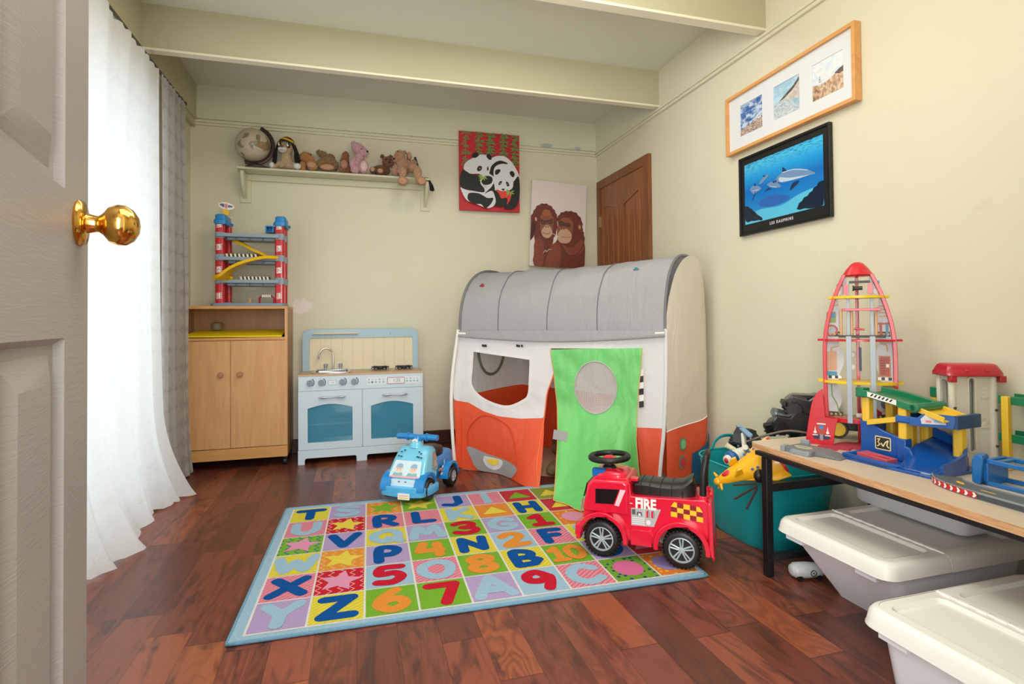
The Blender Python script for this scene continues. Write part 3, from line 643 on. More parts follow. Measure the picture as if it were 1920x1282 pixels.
# dog with a striped hat
M_dog = fur_mat('dog_tan', '#b79c77', '#c8b08a'); M_dogw = fur_mat('dog_white', '#d9d6d4', '#e8e6e4'); M_hair = mat('black_locks', '#0c0d0e', .8, bump=.003, bscale=120)
p0 = SP(531, 314, 4.04); dg = empty('plush_dog', p0, 'tan plush dog with black locks and a red, yellow and green knitted hat', 'plush toy')
Z = lambda x, y, z: (x, y, z)
blobs('body', [(Z(0, .01, .045), (.045, .04, .055)), (Z(0, .005, .085), (.036, .034, .045)), (Z(0, .0, .150), (.045, .042, .048)), (Z(-.022, -.05, .014), (.017, .035, .014)), (Z(.020, -.052, .014), (.019, .038, .015)), (Z(-.075, .0, .018), (.028, .035, .020)), (Z(-.045, .01, .03), (.03, .03, .03)), (Z(.05, .0, .028), (.035, .04, .028)), (Z(-.012, -.04, .130), (.026, .022, .022))], M_dog, dg, .004, .002)
for s_ in ((-.066, 0), (.068, 1)):
    pass
blobs('muzzle', [(Z(-.030, -.052, .126), (.018, .018, .015)), (Z(-.008, -.055, .124), (.020, .018, .017)), (Z(-.018, -.046, .116), (.020, .016, .012))], M_dogw, dg, .003, .001)
blobs('foot', [(Z(.075, -.035, .020), (.026, .022, .021))], M_dogw, dg, .004, .001); blobs('foot', [(Z(-.088, -.02, .021), (.018, .024, .021))], M_dogw, dg, .004, .001)
MB().sph((-.022, -.068, .142), (.0115, .008, .008)).build('nose', mat('nose_brown', '#6b4326', .6), dg)
for x, s_ in ((-.038, .8), (.017, 1)):
    MB().sph((x, -.037, .160), (.0145*s_, .010, .021), rot=Matrix.Rotation(-.2, 3, 'Y')).build('eye_patch', mat('patch_brown', '#4a3022', .8), dg)
    MB().sph((x-.002, -.043, .162), (.0085*s_, .0065, .014)).build('eye_white', mat('eye_white', '#f1f1ef', .3), dg)
    MB().sph((x+.002, -.048, .166), (.005*s_, .003, .0075)).build('pupil', mat('eye_black', '#0d0b0a', .15), dg)
MB().tube([(-.034, -.069, .118), (-.020, -.074, .113), (0, -.069, .116)], .0012, 6).build('mouth', M_bk, dg)
ht = MB(); ring = []
Rt = Matrix.Rotation(.30, 4, 'Y') @ Matrix.Rotation(-.12, 4, 'X'); ht.T = Matrix.Translation((.004, .006, .176)) @ Rt
for a, b_, m in ((0, .012, 2), (.012, .026, 1), (.026, .052, 0)):
    n_ = 5; pr = [(.054*math.sqrt(max(0, 1-((a+(b_-a)*i/n_)/.0525)**2))+.0005, a+(b_-a)*i/n_) for i in range(n_+1)]
    ht.lathe(pr, n=28, m=m, caps=False)
ht.build('knitted_hat', [mat('hat_red', '#7d1a22', .9), mat('hat_yellow', '#e8b80c', .9), mat('hat_green', '#1f3a28', .9)], dg, ang=80)
for s_, k_ in ((-1, 8), (1, 9)):
    lk = MB()
    for i in range(k_):
        t = i/k_; x0 = s_*(.042+.01*t); y0 = -.02+.05*t
        lk.tube(sm([(x0, y0, .185), (s_*(.060+.012*t), y0, .13), (s_*(.062+.02*t+.006*math.sin(i)), y0-.005, .07), (s_*(.066+.012*math.sin(i*2)+.01), y0, .015+.006*(i % 3))], 3, False), [.008]*9+[.005], 7)
    lk.build('locks', M_hair, dg)

def teddy(px, py, label, m, name, parts, y=4.05, foot=None, group=None, eye=(), nose=(), mf=None, mn=None):
    p = SP(px, py, y); t = empty(name, p, label, 'plush toy')
    C = lambda q: SP(q[0], q[1], y+q[2])-p
    blobs('body', [(C(b[0]), tuple(r*U for r in b[1])) + ((b[2],) if len(b) > 2 else ()) for b in parts], m, t, .0034, .012, .009)
    for f in foot or (): blobs('paw_pad', [(C(f[0]), tuple(r*U for r in f[1])) + ((f[2],) if len(f) > 2 else ())], mf or m, t, .003, .001)
    for e in eye: MB().sph(C(e), .0045, 10, 8).build('eye', mat('eye_black', '#0d0b0a', .15), t)
    for e in nose: MB().sph(C(e), (.010, .006, .007), 12, 8).build('nose', mn or mat('nose_dark', '#2a1812', .4), t)
    return t
F_or = fur_mat('fur_orange', '#a9733f', '#bf8850'); F_br = fur_mat('fur_brown', '#7d5c3a', '#a38258'); F_rb = fur_mat('fur_redbrown', '#8a5838', '#a9724a')
F_pk = fur_mat('fur_pink', '#c48f96', '#e3bcc0'); F_dk = fur_mat('fur_chocolate', '#6a3f26', '#84543a'); F_tan = fur_mat('fur_tan', '#a87656', '#c9a080'); F_pad = fur_mat('pad_peach', '#c08e6c', '#cc9c7c')
F_pkp = fur_mat('pad_pink', '#e0b6b6', '#ecc8c6'); F_pad2 = fur_mat('pad_rose', '#b08068', '#bc8c76')
teddy(572, 318, 'orange-brown plush bear lying on its back just right of the dog', F_or, 'teddy_bear',
      [((566, 289, .02), (13, 12, 11)), ((554, 288, .02), (5, 4, 5)), ((576, 294, .0), (7, 8, 6)), ((561, 309, -.02), (6, 6, 10)), ((578, 305, .02), (13, 14, 10)), ((570, 300, .03), (9, 9, 9)), ((579, 311, -.03), (10, 8, 7))],
      foot=[((577, 309, -.055), (8, 4, 6))], mf=F_pad, eye=[(576, 286, -.022)], nose=[(553, 288, -.0)])
teddy(606, 321, 'shaggy brown plush bear lying with one arm raised', F_br, 'teddy_bear',
      [((607, 299, .02), (17, 15, 10)), ((597, 283, .02), (9, 8, 6)), ((590, 279, .02), (5, 5, 5)), ((610, 290, .04), (10, 10, 9)), ((606, 313, -.02), (15, 7, 6)), ((593, 304, 0), (9, 8, 9)), ((620, 305, .03), (7, 10, 9))],
      foot=[((606, 313, -.038), (13, 4, 5.5))], mf=F_pad)
teddy(638, 324, 'small red-brown plush bear half hidden behind the pink bear', F_rb, 'teddy_bear',
      [((640, 285, .04), (7, 7, 9)), ((638, 296, .05), (9, 9, 9)), ((637, 306, .0), (8, 7, 9)), ((640, 312, .04), (11, 12, 11)), ((633, 318, -.02), (7, 6, 4))],
      foot=[((637, 307, -.022), (7, 4, 8.5))], mf=F_pad2, mn=F_dk)
teddy(663, 327, 'fluffy pink plush bear sitting with its head tilted', F_pk, 'teddy_bear',
      [((664, 274, .0), (13, 13, 10), (0, .45, 0)), ((674, 284, -.02), (10, 9, 8)), ((655, 264, .0), (5, 4, 5)), ((661, 305, .02), (13, 14, 15)), ((654, 303, -.02), (6, 7, 11), (0, .3, 0)), ((674, 314, -.04), (9, 8, 13)), ((658, 318, -.02), (9, 12, 8)), ((666, 291, .01), (10, 10, 8))],
      foot=[((674.5, 315, -.07), (7, 4, 10.5))], mf=F_pkp, eye=[(670, 279, -.045)], nose=[(681, 284, -.045)])
teddy(706, 331, 'chocolate-brown plush bear lying flat with its head up', F_dk, 'teddy_bear',
      [((709, 317, .03), (18, 14, 10)), ((692, 319, -.01), (6, 8, 6.5)), ((706, 324, -.03), (7, 8, 5.5)), ((722, 303, -.01), (12, 11, 11)), ((711, 291, -.0), (4.5, 3, 4.5)), ((728, 292, .0), (4, 3, 4)), ((723, 309, -.04), (6, 6, 5))],
      foot=[((691, 319, -.038), (4.5, 3, 5)), ((706, 324, -.06), (5.5, 3, 4.5))], mf=F_pad, nose=[(724, 308, -.065)], eye=[(718, 301, -.048), (727, 301, -.048)])
tb = teddy(757, 335, 'largest tan plush bear sitting at the right end with legs hanging over the shelf edge', F_tan, 'teddy_bear',
      [((745, 292, -.02), (11, 11, 11)), ((736, 300, -.03), (6, 6, 6)), ((755, 284, -.01), (4, 4, 4)), ((764, 292, -.0), (5, 6, 9)), ((753, 314, -.02), (15, 14, 16)), ((736, 322, -.03), (8, 10, 11)), ((747, 327, -.09), (9, 12, 7)), ((748, 335, -.135), (7, 7, 11)), ((748, 352, -.14), (11, 8, 9)), ((770, 322, -.07), (11, 13, 9)), ((777, 335, -.13), (8, 7, 13)), ((783, 352, -.135), (11, 8, 9), (0, .35, 0)), ((772, 308, -.02), (8, 8, 8))],
      foot=[((764, 292, -.022), (4, 2, 8)), ((747, 353, -.168), (8, 2, 7)), ((784, 354, -.163), (8, 2, 7))], mf=F_pad, eye=[(740, 286, -.06)], nose=[(733, 300, -.05)])
nv = MB(); q = SP(778, 312, 4.02)
nv.plate([(q.x-.018, q.z+.055), (q.x-.004, q.z+.06), (q.x+.024, q.z-.04), (q.x+.020, q.z-.055), (q.x+.002, q.z-.052), (q.x-.014, q.z+.01)], (), XZ, q.y-.004, q.y+.004)
nv.flat([(q.x+.006, q.z-.01), (q.x+.014, q.z-.014), (q.x+.016, q.z-.03), (q.x+.008, q.z-.026)], XZ, q.y-.0045, 1)
tag(nv.build('ribbon_tag', [mat('navy', '#151a33', .6), M_wh]), 'navy blue tag beside the tan bear on the shelf', 'tag')
q = SP(807, 354, 4.0); ts = MB()
for i in range(14):
    a_ = i*2.4; ts.tube([(q.x-.012+.004*math.cos(a_), 4.03+.004*math.sin(a_), q.z+.035), (q.x+.003+.010*math.cos(a_), 4.03+.010*math.sin(a_), q.z), (q.x+.010+.013*math.cos(a_), 4.03+.013*math.sin(a_), q.z-.035+.006*math.sin(i))], .0045, 6)
ts.tube([(q.x-.045, 4.03, SZ+.006), (q.x-.018, 4.03, SZ+.004), (q.x-.012, 4.03, q.z+.036)], .003, 6)
tag(ts.build('tassel', mat('navy_yarn', '#161a2c', .9)), 'navy yarn tassel dangling off the right shelf end', 'tassel')
# ------------------------------------------------------------------ play tent
tp0 = Vector((.63, 3.37, 0)); tu = Vector((.985, -.67, 0)).normalized(); tn = Vector((tu.y, -tu.x, 0))*1.0   # tn points to the camera side
if tn.y > 0: tn = -tn
TL = 1.19; ZS = .862
FLp, FRp, BLp, BRp = tp0.copy(), tp0+tu*TL, Vector((1.22, 3.98, 0)), Vector((1.885, 2.66, 0))
M_tw = NT('tent_white'); o_ = M_tw.obj(); n_ = M_tw.noise(M_tw.n('ShaderNodeMapping', {'Vector': o_, 'Scale': (1, 1, .35)}), 9, 4, 1.2)
def cloth(name, hexc, trans=.25, d=.006, sc=9):
    g = NT(name); o = g.obj(); n = g.noise(g.n('ShaderNodeMapping', {'Vector': o, 'Scale': (1, 1, .4)}), sc, 4, 1.5)
    bp = g.n('ShaderNodeBump', {'Height': n, 'Distance': d, 'Strength': 1.0})
    a = g.n('ShaderNodeBsdfDiffuse', {0: lin(hexc), 'Normal': bp}); b = g.n('ShaderNodeBsdfTranslucent', {0: lin(hexc), 'Normal': bp}); gl = g.n('ShaderNodeBsdfGlossy', {0: (1, 1, 1, 1), 'Roughness': .45, 'Normal': bp})
    s = g.n('ShaderNodeMixShader', {0: trans, 1: a, 2: b}); s = g.n('ShaderNodeMixShader', {0: .04, 1: s, 2: gl})
    g.t.links.new(s, g.t.nodes['Material Output'].inputs[0]); return g.m
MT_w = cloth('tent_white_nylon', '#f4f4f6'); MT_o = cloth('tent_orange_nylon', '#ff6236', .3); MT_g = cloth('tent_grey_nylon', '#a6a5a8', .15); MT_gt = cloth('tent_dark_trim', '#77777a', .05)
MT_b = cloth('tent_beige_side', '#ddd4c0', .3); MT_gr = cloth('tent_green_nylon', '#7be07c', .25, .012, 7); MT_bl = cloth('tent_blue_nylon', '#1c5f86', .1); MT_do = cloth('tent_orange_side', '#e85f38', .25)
MT_edge = mat('orange_piping', '#f2743a', .6); MT_y = mat('tent_yellow', '#f0d548', .6); MT_pg = mat('tent_patch_grey', '#9b9a9a', .7); MT_sm = mat('seam_grey', '#707074', .7); MT_gs = mat('olive_trim', '#6d7560', .7)
t = empty('play_tent', tp0, 'camper van play tent with grey arched roof, orange and white walls and green door', 'tent')
def bulge(u, z):                       # how far the front cloth stands off its plane, towards the room
    s = u/TL
    d = .010*math.sin(PI*s)+.012*nz(u*5, z*3, 1.7)
    d += .25*math.exp(-((u-.545)/.20)**2)*max(0, 1-z/.42)**1.5
    d -= .012*math.exp(-((u-.20)/.25)**2)*max(0, 1-z/.3)
    return d+.0025*nz(u*30, z*18, 4)
def FP(u, z, off=0):                   # a point of the front wall, relative to the tent origin
    return tu*u + tn*(bulge(u, z)+off) + Vector((0, 0, max(z, .004)))
def ring(outer, inner, mb, n=72, k=6, m=0, off=0):
    a, b = resamp(outer, n, True), resamp(inner, n, True)
    mb.loft([[FP(p[0]+(q[0]-p[0])*i/k, p[1]+(q[1]-p[1])*i/k, off) for p, q in zip(a, b)] for i in range(k+1)], m, caps=False)
def strip(c1, c2, mb, n=30, k=8, m=0, off=0, f=FP):
    a, b = resamp(c1, n), resamp(c2, n)
    mb.loft([[f(p[0]+(q[0]-p[0])*i/k, p[1]+(q[1]-p[1])*i/k, off) for p, q in zip(a, b)] for i in range(k+1)], m, caps=False, closed=False)
win = [(.092, .735), (.453, .690), (.447, .57), (.438, .483), (.405, .450), (.312, .412), (.205, .432), (.123, .473), (.078, .536), (.084, .626)]
win_s = [win[0], win[1]] + sm(win[1:]+[win[0]], 4, False)[1:-1]
wb = [(-.045, .431), (.054, .419), (.15, .372), (.258, .345), (.391, .338), (.546, .352)]
hem = [(-.038, .02), (.02, .004), (.12, .004), (.25, .003), (.40, .003), (.572, .003)]
door_l = [(.585, .76), (.606, .62), (.585, .56), (.560, .487), (.546, .352), (.536, .22), (.540, .10), (.572, .003)]
a = MB()
outer = [(-.006, ZS), (.25, ZS), (.45, ZS), (.585, ZS), (.585, .76), (.606, .62), (.585, .56), (.560, .487), (.546, .352)] + wb[::-1][1:] + [(-.052, .50), (-.04, .60), (-.02, .75)]
# start both loops at matching corners
ring(outer, win_s, a, 96, 8, 0)
ring([(win_s[i][0]+(win_s[i][0]-.27)*.10, win_s[i][1]+(win_s[i][1]-.58)*.12) for i in range(len(win_s))], win_s, a, 96, 2, 0, .002)
a.build('front_wall', MT_w, t, ang=80, recalc=False)
a = MB(); strip(wb, hem, a, 40, 12); a.build('front_skirt', MT_o, t, ang=80, recalc=False)
a = MB(); strip([(.585, ZS), (1.235, ZS)], [(.585, .76), (1.235, .76)], a, 30, 3); strip([(1.085, .76), (1.238, .76)], [(1.07, .318), (1.222, .32)], a, 8, 12); a.build('door_side_panel', MT_w, t, ang=80, recalc=False)
a = MB(); strip([(1.07, .318), (1.222, .32)], [(1.10, .003), (1.196, .003)], a, 8, 10); a.build('door_side_skirt', MT_o, t, ang=80, recalc=False)
a = MB(); a.tube([FP(u, z, .003) for u, z in sm(door_l[1:], 4, False)], .004, 6); a.build('door_edge_piping', MT_edge, t)
# wheel printed at the lower left: arch seam, grey half disc, hub
a = MB(); a.tube([FP(u, z, .006) for u, z in sm([(.044, .149), (.05, .25), (.122, .332), (.19, .345), (.258, .326), (.337, .267), (.395, .10)], 5, False)], .0028, 6); a.build('wheel_arch_seam', mat('orange_seam', '#c9421c', .7), t)
dsk = sm([(.044, .149), (.20, .110), (.395, .077), (.385, .03), (.35, .004), (.21, .004), (.11, .012), (.065, .08)], 3)
a = MB(); c0 = (.21, .06); ring(dsk, [(c0[0]+(p[0]-c0[0])*.02, c0[1]+(p[1]-c0[1])*.02) for p in dsk], a, 48, 6, 0, .005); a.build('wheel_patch', MT_pg, t, ang=80, recalc=False)
a = MB(); hb = [(p[0], p[1]) for p in circ(.222, .085, .070, .062, 24, PI*1.04, PI*1.98)]+[(.285, .090), (.158, .102)]
ring(hb, [(.222+(p[0]-.222)*.02, .07+(p[1]-.07)*.02) for p in hb], a, 36, 3, 0, .008); a.build('hub_white', MT_w, t, recalc=False)
a = MB(); hb = circ(.222, .088, .042, .036, 20, PI*1.03, PI*2)+[(.25, .092)]
ring(hb, [(.222+(p[0]-.222)*.02, .08+(p[1]-.08)*.02) for p in hb], a, 30, 2, 0, .011); a.build('hub_yellow', MT_y, t, recalc=False)
for u in (.150, .17, .37, .40):
    a = MB(); w_ = .012 if u in (.150, .37) else .006; strip([(u, .782), (u+w_*2, .778)], [(u, .768), (u+w_*2, .764)], a, 3, 2, 0, .006); a.build('flap_tie', M_bk, t, recalc=False)
# green door flap hanging from above and flaring onto the rug
def FL(u, z, off=0):
    zz = max(z, 0); low = max(0, 1-zz/.45)
    K = [(.50, .25), (.60, .33), (.70, .44), (.86, .53), (.99, .36), (1.10, .05), (1.3, .0)]
    for (a_, b_), (c_, d_) in zip(K, K[1:]):
        if u <= c_: t_ = min(max((u-a_)/(c_-a_), 0), 1); f_ = b_+(d_-b_)*t_*t_*(3-2*t_); break
    d = .020+.014*nz(u*6, z*2.2, 9)*(1.2-z)+.006*nz(u*22, z*7, 2)+.006*nz(u*9+z*9, z*4-u*5, 6) + f_*low**1.7 + .012*low*math.sin((u-.6)*26+z*3)
    return tu*u + tn*(d+off) + Vector((0, 0, max(z, .018)))
fo = [(.585, .752), (.72, .757), (.85, .760), (1.0, .762), (1.112, .765), (1.10, .62), (1.084, .493), (1.075, .26), (1.085, .144), (1.096, 0), (.99, 0), (.86, 0), (.76, 0), (.704, 0), (.685, .08), (.662, .16), (.634, .33), (.618, .48), (.604, .62)]
fw_ = circ(.848, .54, .121, .148, 40)[15:]+circ(.848, .54, .121, .148, 40)[:15]
def fring(outer, inner, mb, n, k, m=0, off=0):
    a_, b_ = resamp(outer, n, True), resamp(inner, n, True)
    # align the inner loop with the outer by angle
    ang = lambda p: math.atan2(p[1]-.54, p[0]-.848)
    b_ = [(.848+.121*math.cos(ang(p)), .54+.148*math.sin(ang(p))) for p in a_]
    mb.loft([[FL(p[0]+(q[0]-p[0])*i/k, p[1]+(q[1]-p[1])*i/k, off) for p, q in zip(a_, b_)] for i in range(k+1)], m, caps=False)
a = MB(); fring(fo, fw_, a, 140, 26); a.build('door_flap', MT_gr, t, ang=180, recalc=False)
a = MB(); a.tube([FL(u, z, .003) for u, z in resamp(fo[4:]+[fo[0]], 70)], .0022, 5); a.build('flap_edging', mat('flap_edging', '#e8a66a', .7), t)
a = MB(); a.tube([FL(u, z, .003) for u, z in circ(.848, .54, .121, .148, 48)], .0035, 6, closed=True); a.build('flap_window_trim', mat('trim_silver', '#b9b9b4', .7), t)
g_ = NT('fly_mesh'); o_ = g_.obj(); sp_ = g_.t.nodes.new('ShaderNodeSeparateXYZ'); g_.t.links.new(o_, sp_.inputs[0])
mx_ = g_.math('MAXIMUM', g_.math('LESS_THAN', g_.math('FRACT', g_.math('MULTIPLY', sp_.outputs[0], 190.0)), .42), g_.math('LESS_THAN', g_.math('FRACT', g_.math('MULTIPLY', sp_.outputs[2], 190.0)), .42))
g_.set(Base_Color=lin('#cfcac8'), Roughness=.8, Alpha=mx_); M_net = g_.m
a = MB(); cc = circ(.848, .54, .121, .148, 40); a.loft([[FL(.848+(p[0]-.848)*q_, .54+(p[1]-.54)*q_, -.001) for p in cc] for q_ in (1, .8, .6, .4, .2, .02)], caps=False); a.build('mesh_window', M_net, t, recalc=False, ang=180)
a = MB(); a.loft([[FL(u, z, .006) for u, z in ((.618, .300), (.66, .296), (.70, .292))], [FL(u, z, .006) for u, z in ((.618, .252), (.66, .250), (.70, .246))]], caps=False, closed=False); a.build('flap_tab', MT_pg, t, recalc=False)
a = MB()
for i in range(6): a.loft([[FP(1.09, .64-.035*i, .012), FP(1.115, .645-.035*i, .012)], [FP(1.09, .605-.035*i, .012), FP(1.115, .61-.035*i, .012)]], i % 2, caps=False, closed=False)
a.build('flap_tie', [M_wh, M_bk], t, recalc=False, smooth=False)
# roof, ends, back: cross sections interpolated between the left and the right end
def sect(s, q):                        # s along the length, q 0 (front) .. 1 (back) over the arch
    f = tu*(TL+.045)*s - tp0*0; b0 = (BLp-tp0).lerp(BRp-tp0, s); zt = ZS-.004*s
    H = .40+.02*s-.018*math.sin(PI*s)
    an = PI*q; ex = .85
    cx = (1-math.copysign(abs(math.cos(an))**ex, math.cos(an)))/2
    p = f.lerp(b0, cx); p.z = zt+H*abs(math.sin(an))**ex
    return p
def roofp(s, q):
    p = sect(s, q); n = Vector((0, 0, .013*nz(s*5, q*7, 3)+.006*nz(s*14+q*8, q*26, 6)-.012*math.sin(PI*s)*math.sin(2*PI*q)**2)); return p+n+tn*(.004*nz(s*9, q*9, 8))
def roofhem(s, z):
    p = sect(s, 0); p.z = z; return p+tn*.024
a = MB(); a.grid(lambda s, q: roofp(s, q), 60, 44, 0)
a.grid(lambda s, v: roofhem(s, ZS+.004-(.022+.032*math.sin(PI*s))*v), 60, 3, 0); a.build('roof', MT_g, t, ang=180, recalc=False)
for s_ in (.20, .455, .70):
    a = MB(); a.tube([roofp(s_+.012*nz(q*4, s_*9), q)+Vector((0, 0, .004)) for q in [i/40*.98 for i in range(41)]], .003, 6); a.build('roof_seam', MT_sm, t)
for s_, r_ in ((0, .009), (1, .008)):
    a = MB(); a.tube([sect(s_, i/40)+Vector((0, 0, .004)) for i in range(41)], r_, 8); a.build('roof_trim', MT_gt, t)
a = MB(); a.tube([roofhem(i/30, ZS-.026-.030*math.sin(PI*i/30))+tn*.003 for i in range(31)], .009, 6); a.build('roof_hem', mat('hem_grey', '#9c9b9c', .8), t)
def endp(s, q, v, out):                # end wall: v 0 at the floor .. 1 up to the arch
    top = sect(s, q); mid = .5; p = Vector((top.x, top.y, 0)).lerp(top, v)
    p += tu*out*math.sin(PI*min(q, 1))*(.4+.6*math.sin(PI*v*.8)); p.z = max(p.z, .004); return p
zb_ = lambda q: .30+.10*q
zl_ = lambda q: .455-.015*q
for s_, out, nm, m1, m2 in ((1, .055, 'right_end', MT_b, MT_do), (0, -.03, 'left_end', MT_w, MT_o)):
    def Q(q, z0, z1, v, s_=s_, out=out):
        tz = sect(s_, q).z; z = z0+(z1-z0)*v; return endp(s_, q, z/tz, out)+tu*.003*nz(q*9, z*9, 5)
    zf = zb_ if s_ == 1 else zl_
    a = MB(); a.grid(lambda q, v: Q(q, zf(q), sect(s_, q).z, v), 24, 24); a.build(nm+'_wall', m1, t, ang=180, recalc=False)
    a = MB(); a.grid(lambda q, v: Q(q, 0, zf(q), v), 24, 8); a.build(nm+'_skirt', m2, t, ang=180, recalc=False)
a = MB(); a.tube([endp(1, q, zb_(q)/sect(1, q).z, .056)+Vector((0, 0, .0)) for q in [i/24 for i in range(25)]], .003, 6); a.build('waist_seam', mat('seam_white', '#e6e2d8', .7), t)
def EP(q, z, o=.006): return endp(1, q, z/sect(1, q).z, .055)+tu*o
a = MB(); a.grid(lambda u, v: EP(.47+.5*u, .01+(.17+.11*u)*v, .014), 8, 8); a.build('side_blue_patch', MT_bl, t, recalc=False, ang=180)
for z_, m_, nm in ((.235, mat('patch_green', '#6fae78', .7), 'lamp_patch_green'), (.135, mat('patch_red', '#b8323a', .7), 'lamp_patch_red')):
    for k_, (mm, sc_) in enumerate(((MT_gs, 1.0), (m_, .72))):
        a = MB(); el = [(.30+.062*sc_*math.cos(b_), z_+.038*sc_*math.sin(b_)) for b_ in [i*PI/10 for i in range(20)]]
        a.add([EP(q, z, .018+.004*k_) for q, z in el], [tuple(range(20))]); a.build(nm+('_rim' if k_ == 0 else ''), mm, t, smooth=False)
# back wall with a half-round window trim, orange below
def BK(s, z): p = (BLp-tp0).lerp(BRp-tp0, s); p.z = max(z, .004); return p
a = MB(); a.grid(lambda s, v: BK(s, .44+(ZS-.44)*v), 20, 6); a.build('back_wall', MT_w, t, recalc=False)
a = MB(); a.grid(lambda s, v: BK(s, .44*v), 20, 6); a.build('back_skirt', MT_o, t, recalc=False)
le_ = (BLp-tp0).normalized()
a = MB(); a.tube([le_*(.385+.175*math.cos(b_))+tu*.004+Vector((0, 0, .735+.175*math.sin(b_))) for b_ in [PI+PI*i/20 for i in range(21)]], .009, 6); a.build('back_window_trim', MT_gs, t)
# groundsheet and poles
a = MB(); a.add([(p-tp0)+Vector((0, 0, .003)) for p in (FLp, FRp, BRp, BLp)], [(0, 1, 2, 3)]); a.build('groundsheet', mat('groundsheet', '#b59c84', .8), t)
for nm, pts, m_ in (('pole', [(-.006, ZS+.01), (-.045, .62), (-.058, .43), (-.050, .2), (-.034, .0)], M_wh), ('pole', [(1.240, ZS+.01), (1.236, .6), (1.222, .31), (1.205, .15), (1.192, 0)], MT_w)):
    a = MB(); a.tube([tu*u+tn*.012+Vector((0, 0, z)) for u, z in sm(pts, 5, False)], .0105, 8); a.build(nm, m_, t)
for u_ in (-.002, 1.232):
    a = MB(); p_ = tu*u_+tn*.012; a.tube([p_+Vector((0, 0, ZS-.012)), p_+tu*(.05 if u_ < .5 else -.05)+Vector((0, 0, ZS-.014))], .014, 8); a.build('corner_sleeve', M_wh, t)
# red and blue crayon spots on the roof
for s_, q_, c_ in ((.075, .24, '#a8383c'), (.835, .33, '#3f8f9c')):
    a = MB(); 
    for j in range(4): 
        pp_ = [roofp(s_+.006*math.cos(k*1.2+j*2)+.003*j, q_+.012*math.sin(k*1.4+j))+Vector((0, 0, .003))+tn*.003 for k in range(5)]; a.tube(pp_, .0028, 5)
    a.build('crayon_spot', mat('spot'+c_, c_, .8), t)
# cushions inside
def cushion(loc, r, m, label, nm='cushion'):
    o = blobs(nm, [((0, 0, r[2]*.9), r), ((r[0]*.4, r[1]*.2, r[2]*1.3), (r[0]*.6, r[1]*.6, r[2]*.5)), ((-r[0]*.3, 0, r[2]*.5), (r[0]*.8, r[1]*.8, r[2]*.5))], m, None, .012, .02, .07); o.location = loc
    return tag(o, label, 'cushion')
cushion((1.30, 3.16, .075), (.13, .13, .115), mat('cushion_brown', '#5f4c3c', .85, bump=.012, bscale=9), 'dark brown crumpled cushion inside the tent behind the green door')
cushion((1.19, 3.07, .006), (.10, .085, .042), mat('cushion_olive', '#6f6a48', .85, bump=.01, bscale=12), 'olive green cushion on the tent floor under the brown one')
# ------------------------------------------------------------------ pictures
def quad_uv(A, B, C_, D):              # corners tl, tr, br, bl of a crop -> (u,v) of a point in it
    def f(x, y):
        u, v = .5, .5
        for _ in range(12):
            px = (1-u)*(v*A[0]+(1-v)*D[0])+u*(v*B[0]+(1-v)*C_[0]); py = (1-u)*(v*A[1]+(1-v)*D[1])+u*(v*B[1]+(1-v)*C_[1])
            u += (x-px)/(B[0]-A[0]); v -= (y-py)/(D[1]-A[1])
        return u, v
    return f
class Art:
    def __init__(s, w, h, uv, fn): s.w, s.h, s.uv, s.fn, s.mb, s.k, s.mats = w, h, uv, fn, MB(), 0, []
    def mi(s, m):
        if m not in s.mats: s.mats.append(m)
        return s.mats.index(m)
    def poly(s, pts, m, smooth=4, raw=False, clip=True):
        P = [p if raw else s.uv(*p) for p in pts]
        if smooth: P = sm(P, smooth)
        if clip: P = [(min(max(p[0], 0), 1), min(max(p[1], 0), 1)) for p in P]
        Q = []
        for p in P:
            q = (p[0]*s.w, p[1]*s.h)
            if not Q or (abs(q[0]-Q[-1][0])+abs(q[1]-Q[-1][1])) > 1e-5: Q.append(q)
        s.k += 1; s.mb.flat(Q, s.fn, -.00012*s.k, s.mi(m))
    def ell(s, x, y, rx, ry, m, rot=0, n=20):
        P = [(x+a*math.cos(rot)-b*math.sin(rot), y+a*math.sin(rot)+b*math.cos(rot)) for a, b in circ(0, 0, rx, ry, n)]; s.poly(P, m, 0)
    def line(s, pts, wd, m, smooth=4):
        P = [s.uv(*p) for p in pts]; P = [(p[0]*s.w, p[1]*s.h) for p in (sm(P, smooth, False) if smooth else P)]
        s.k += 1; s.mb.stroke(P, wd, s.fn, -.00012*s.k, s.mi(m), dw=-.000002, n=6); s.k += 1
    def build(s, name, par): return s.mb.build(name, s.mats, par, smooth=False, recalc=False)
F_ = lambda n, h: mat(n, h, .55)
A_red, A_blk, A_wht, A_grn = F_('art_red', '#c21f2e'), F_('art_black', '#141414'), F_('art_white', '#dcdde0'), F_('art_green', '#5a8f4c')
A_lim, A_rd2 = F_('art_lime', '#8fb052'), F_('art_scarlet', '#e03a34')
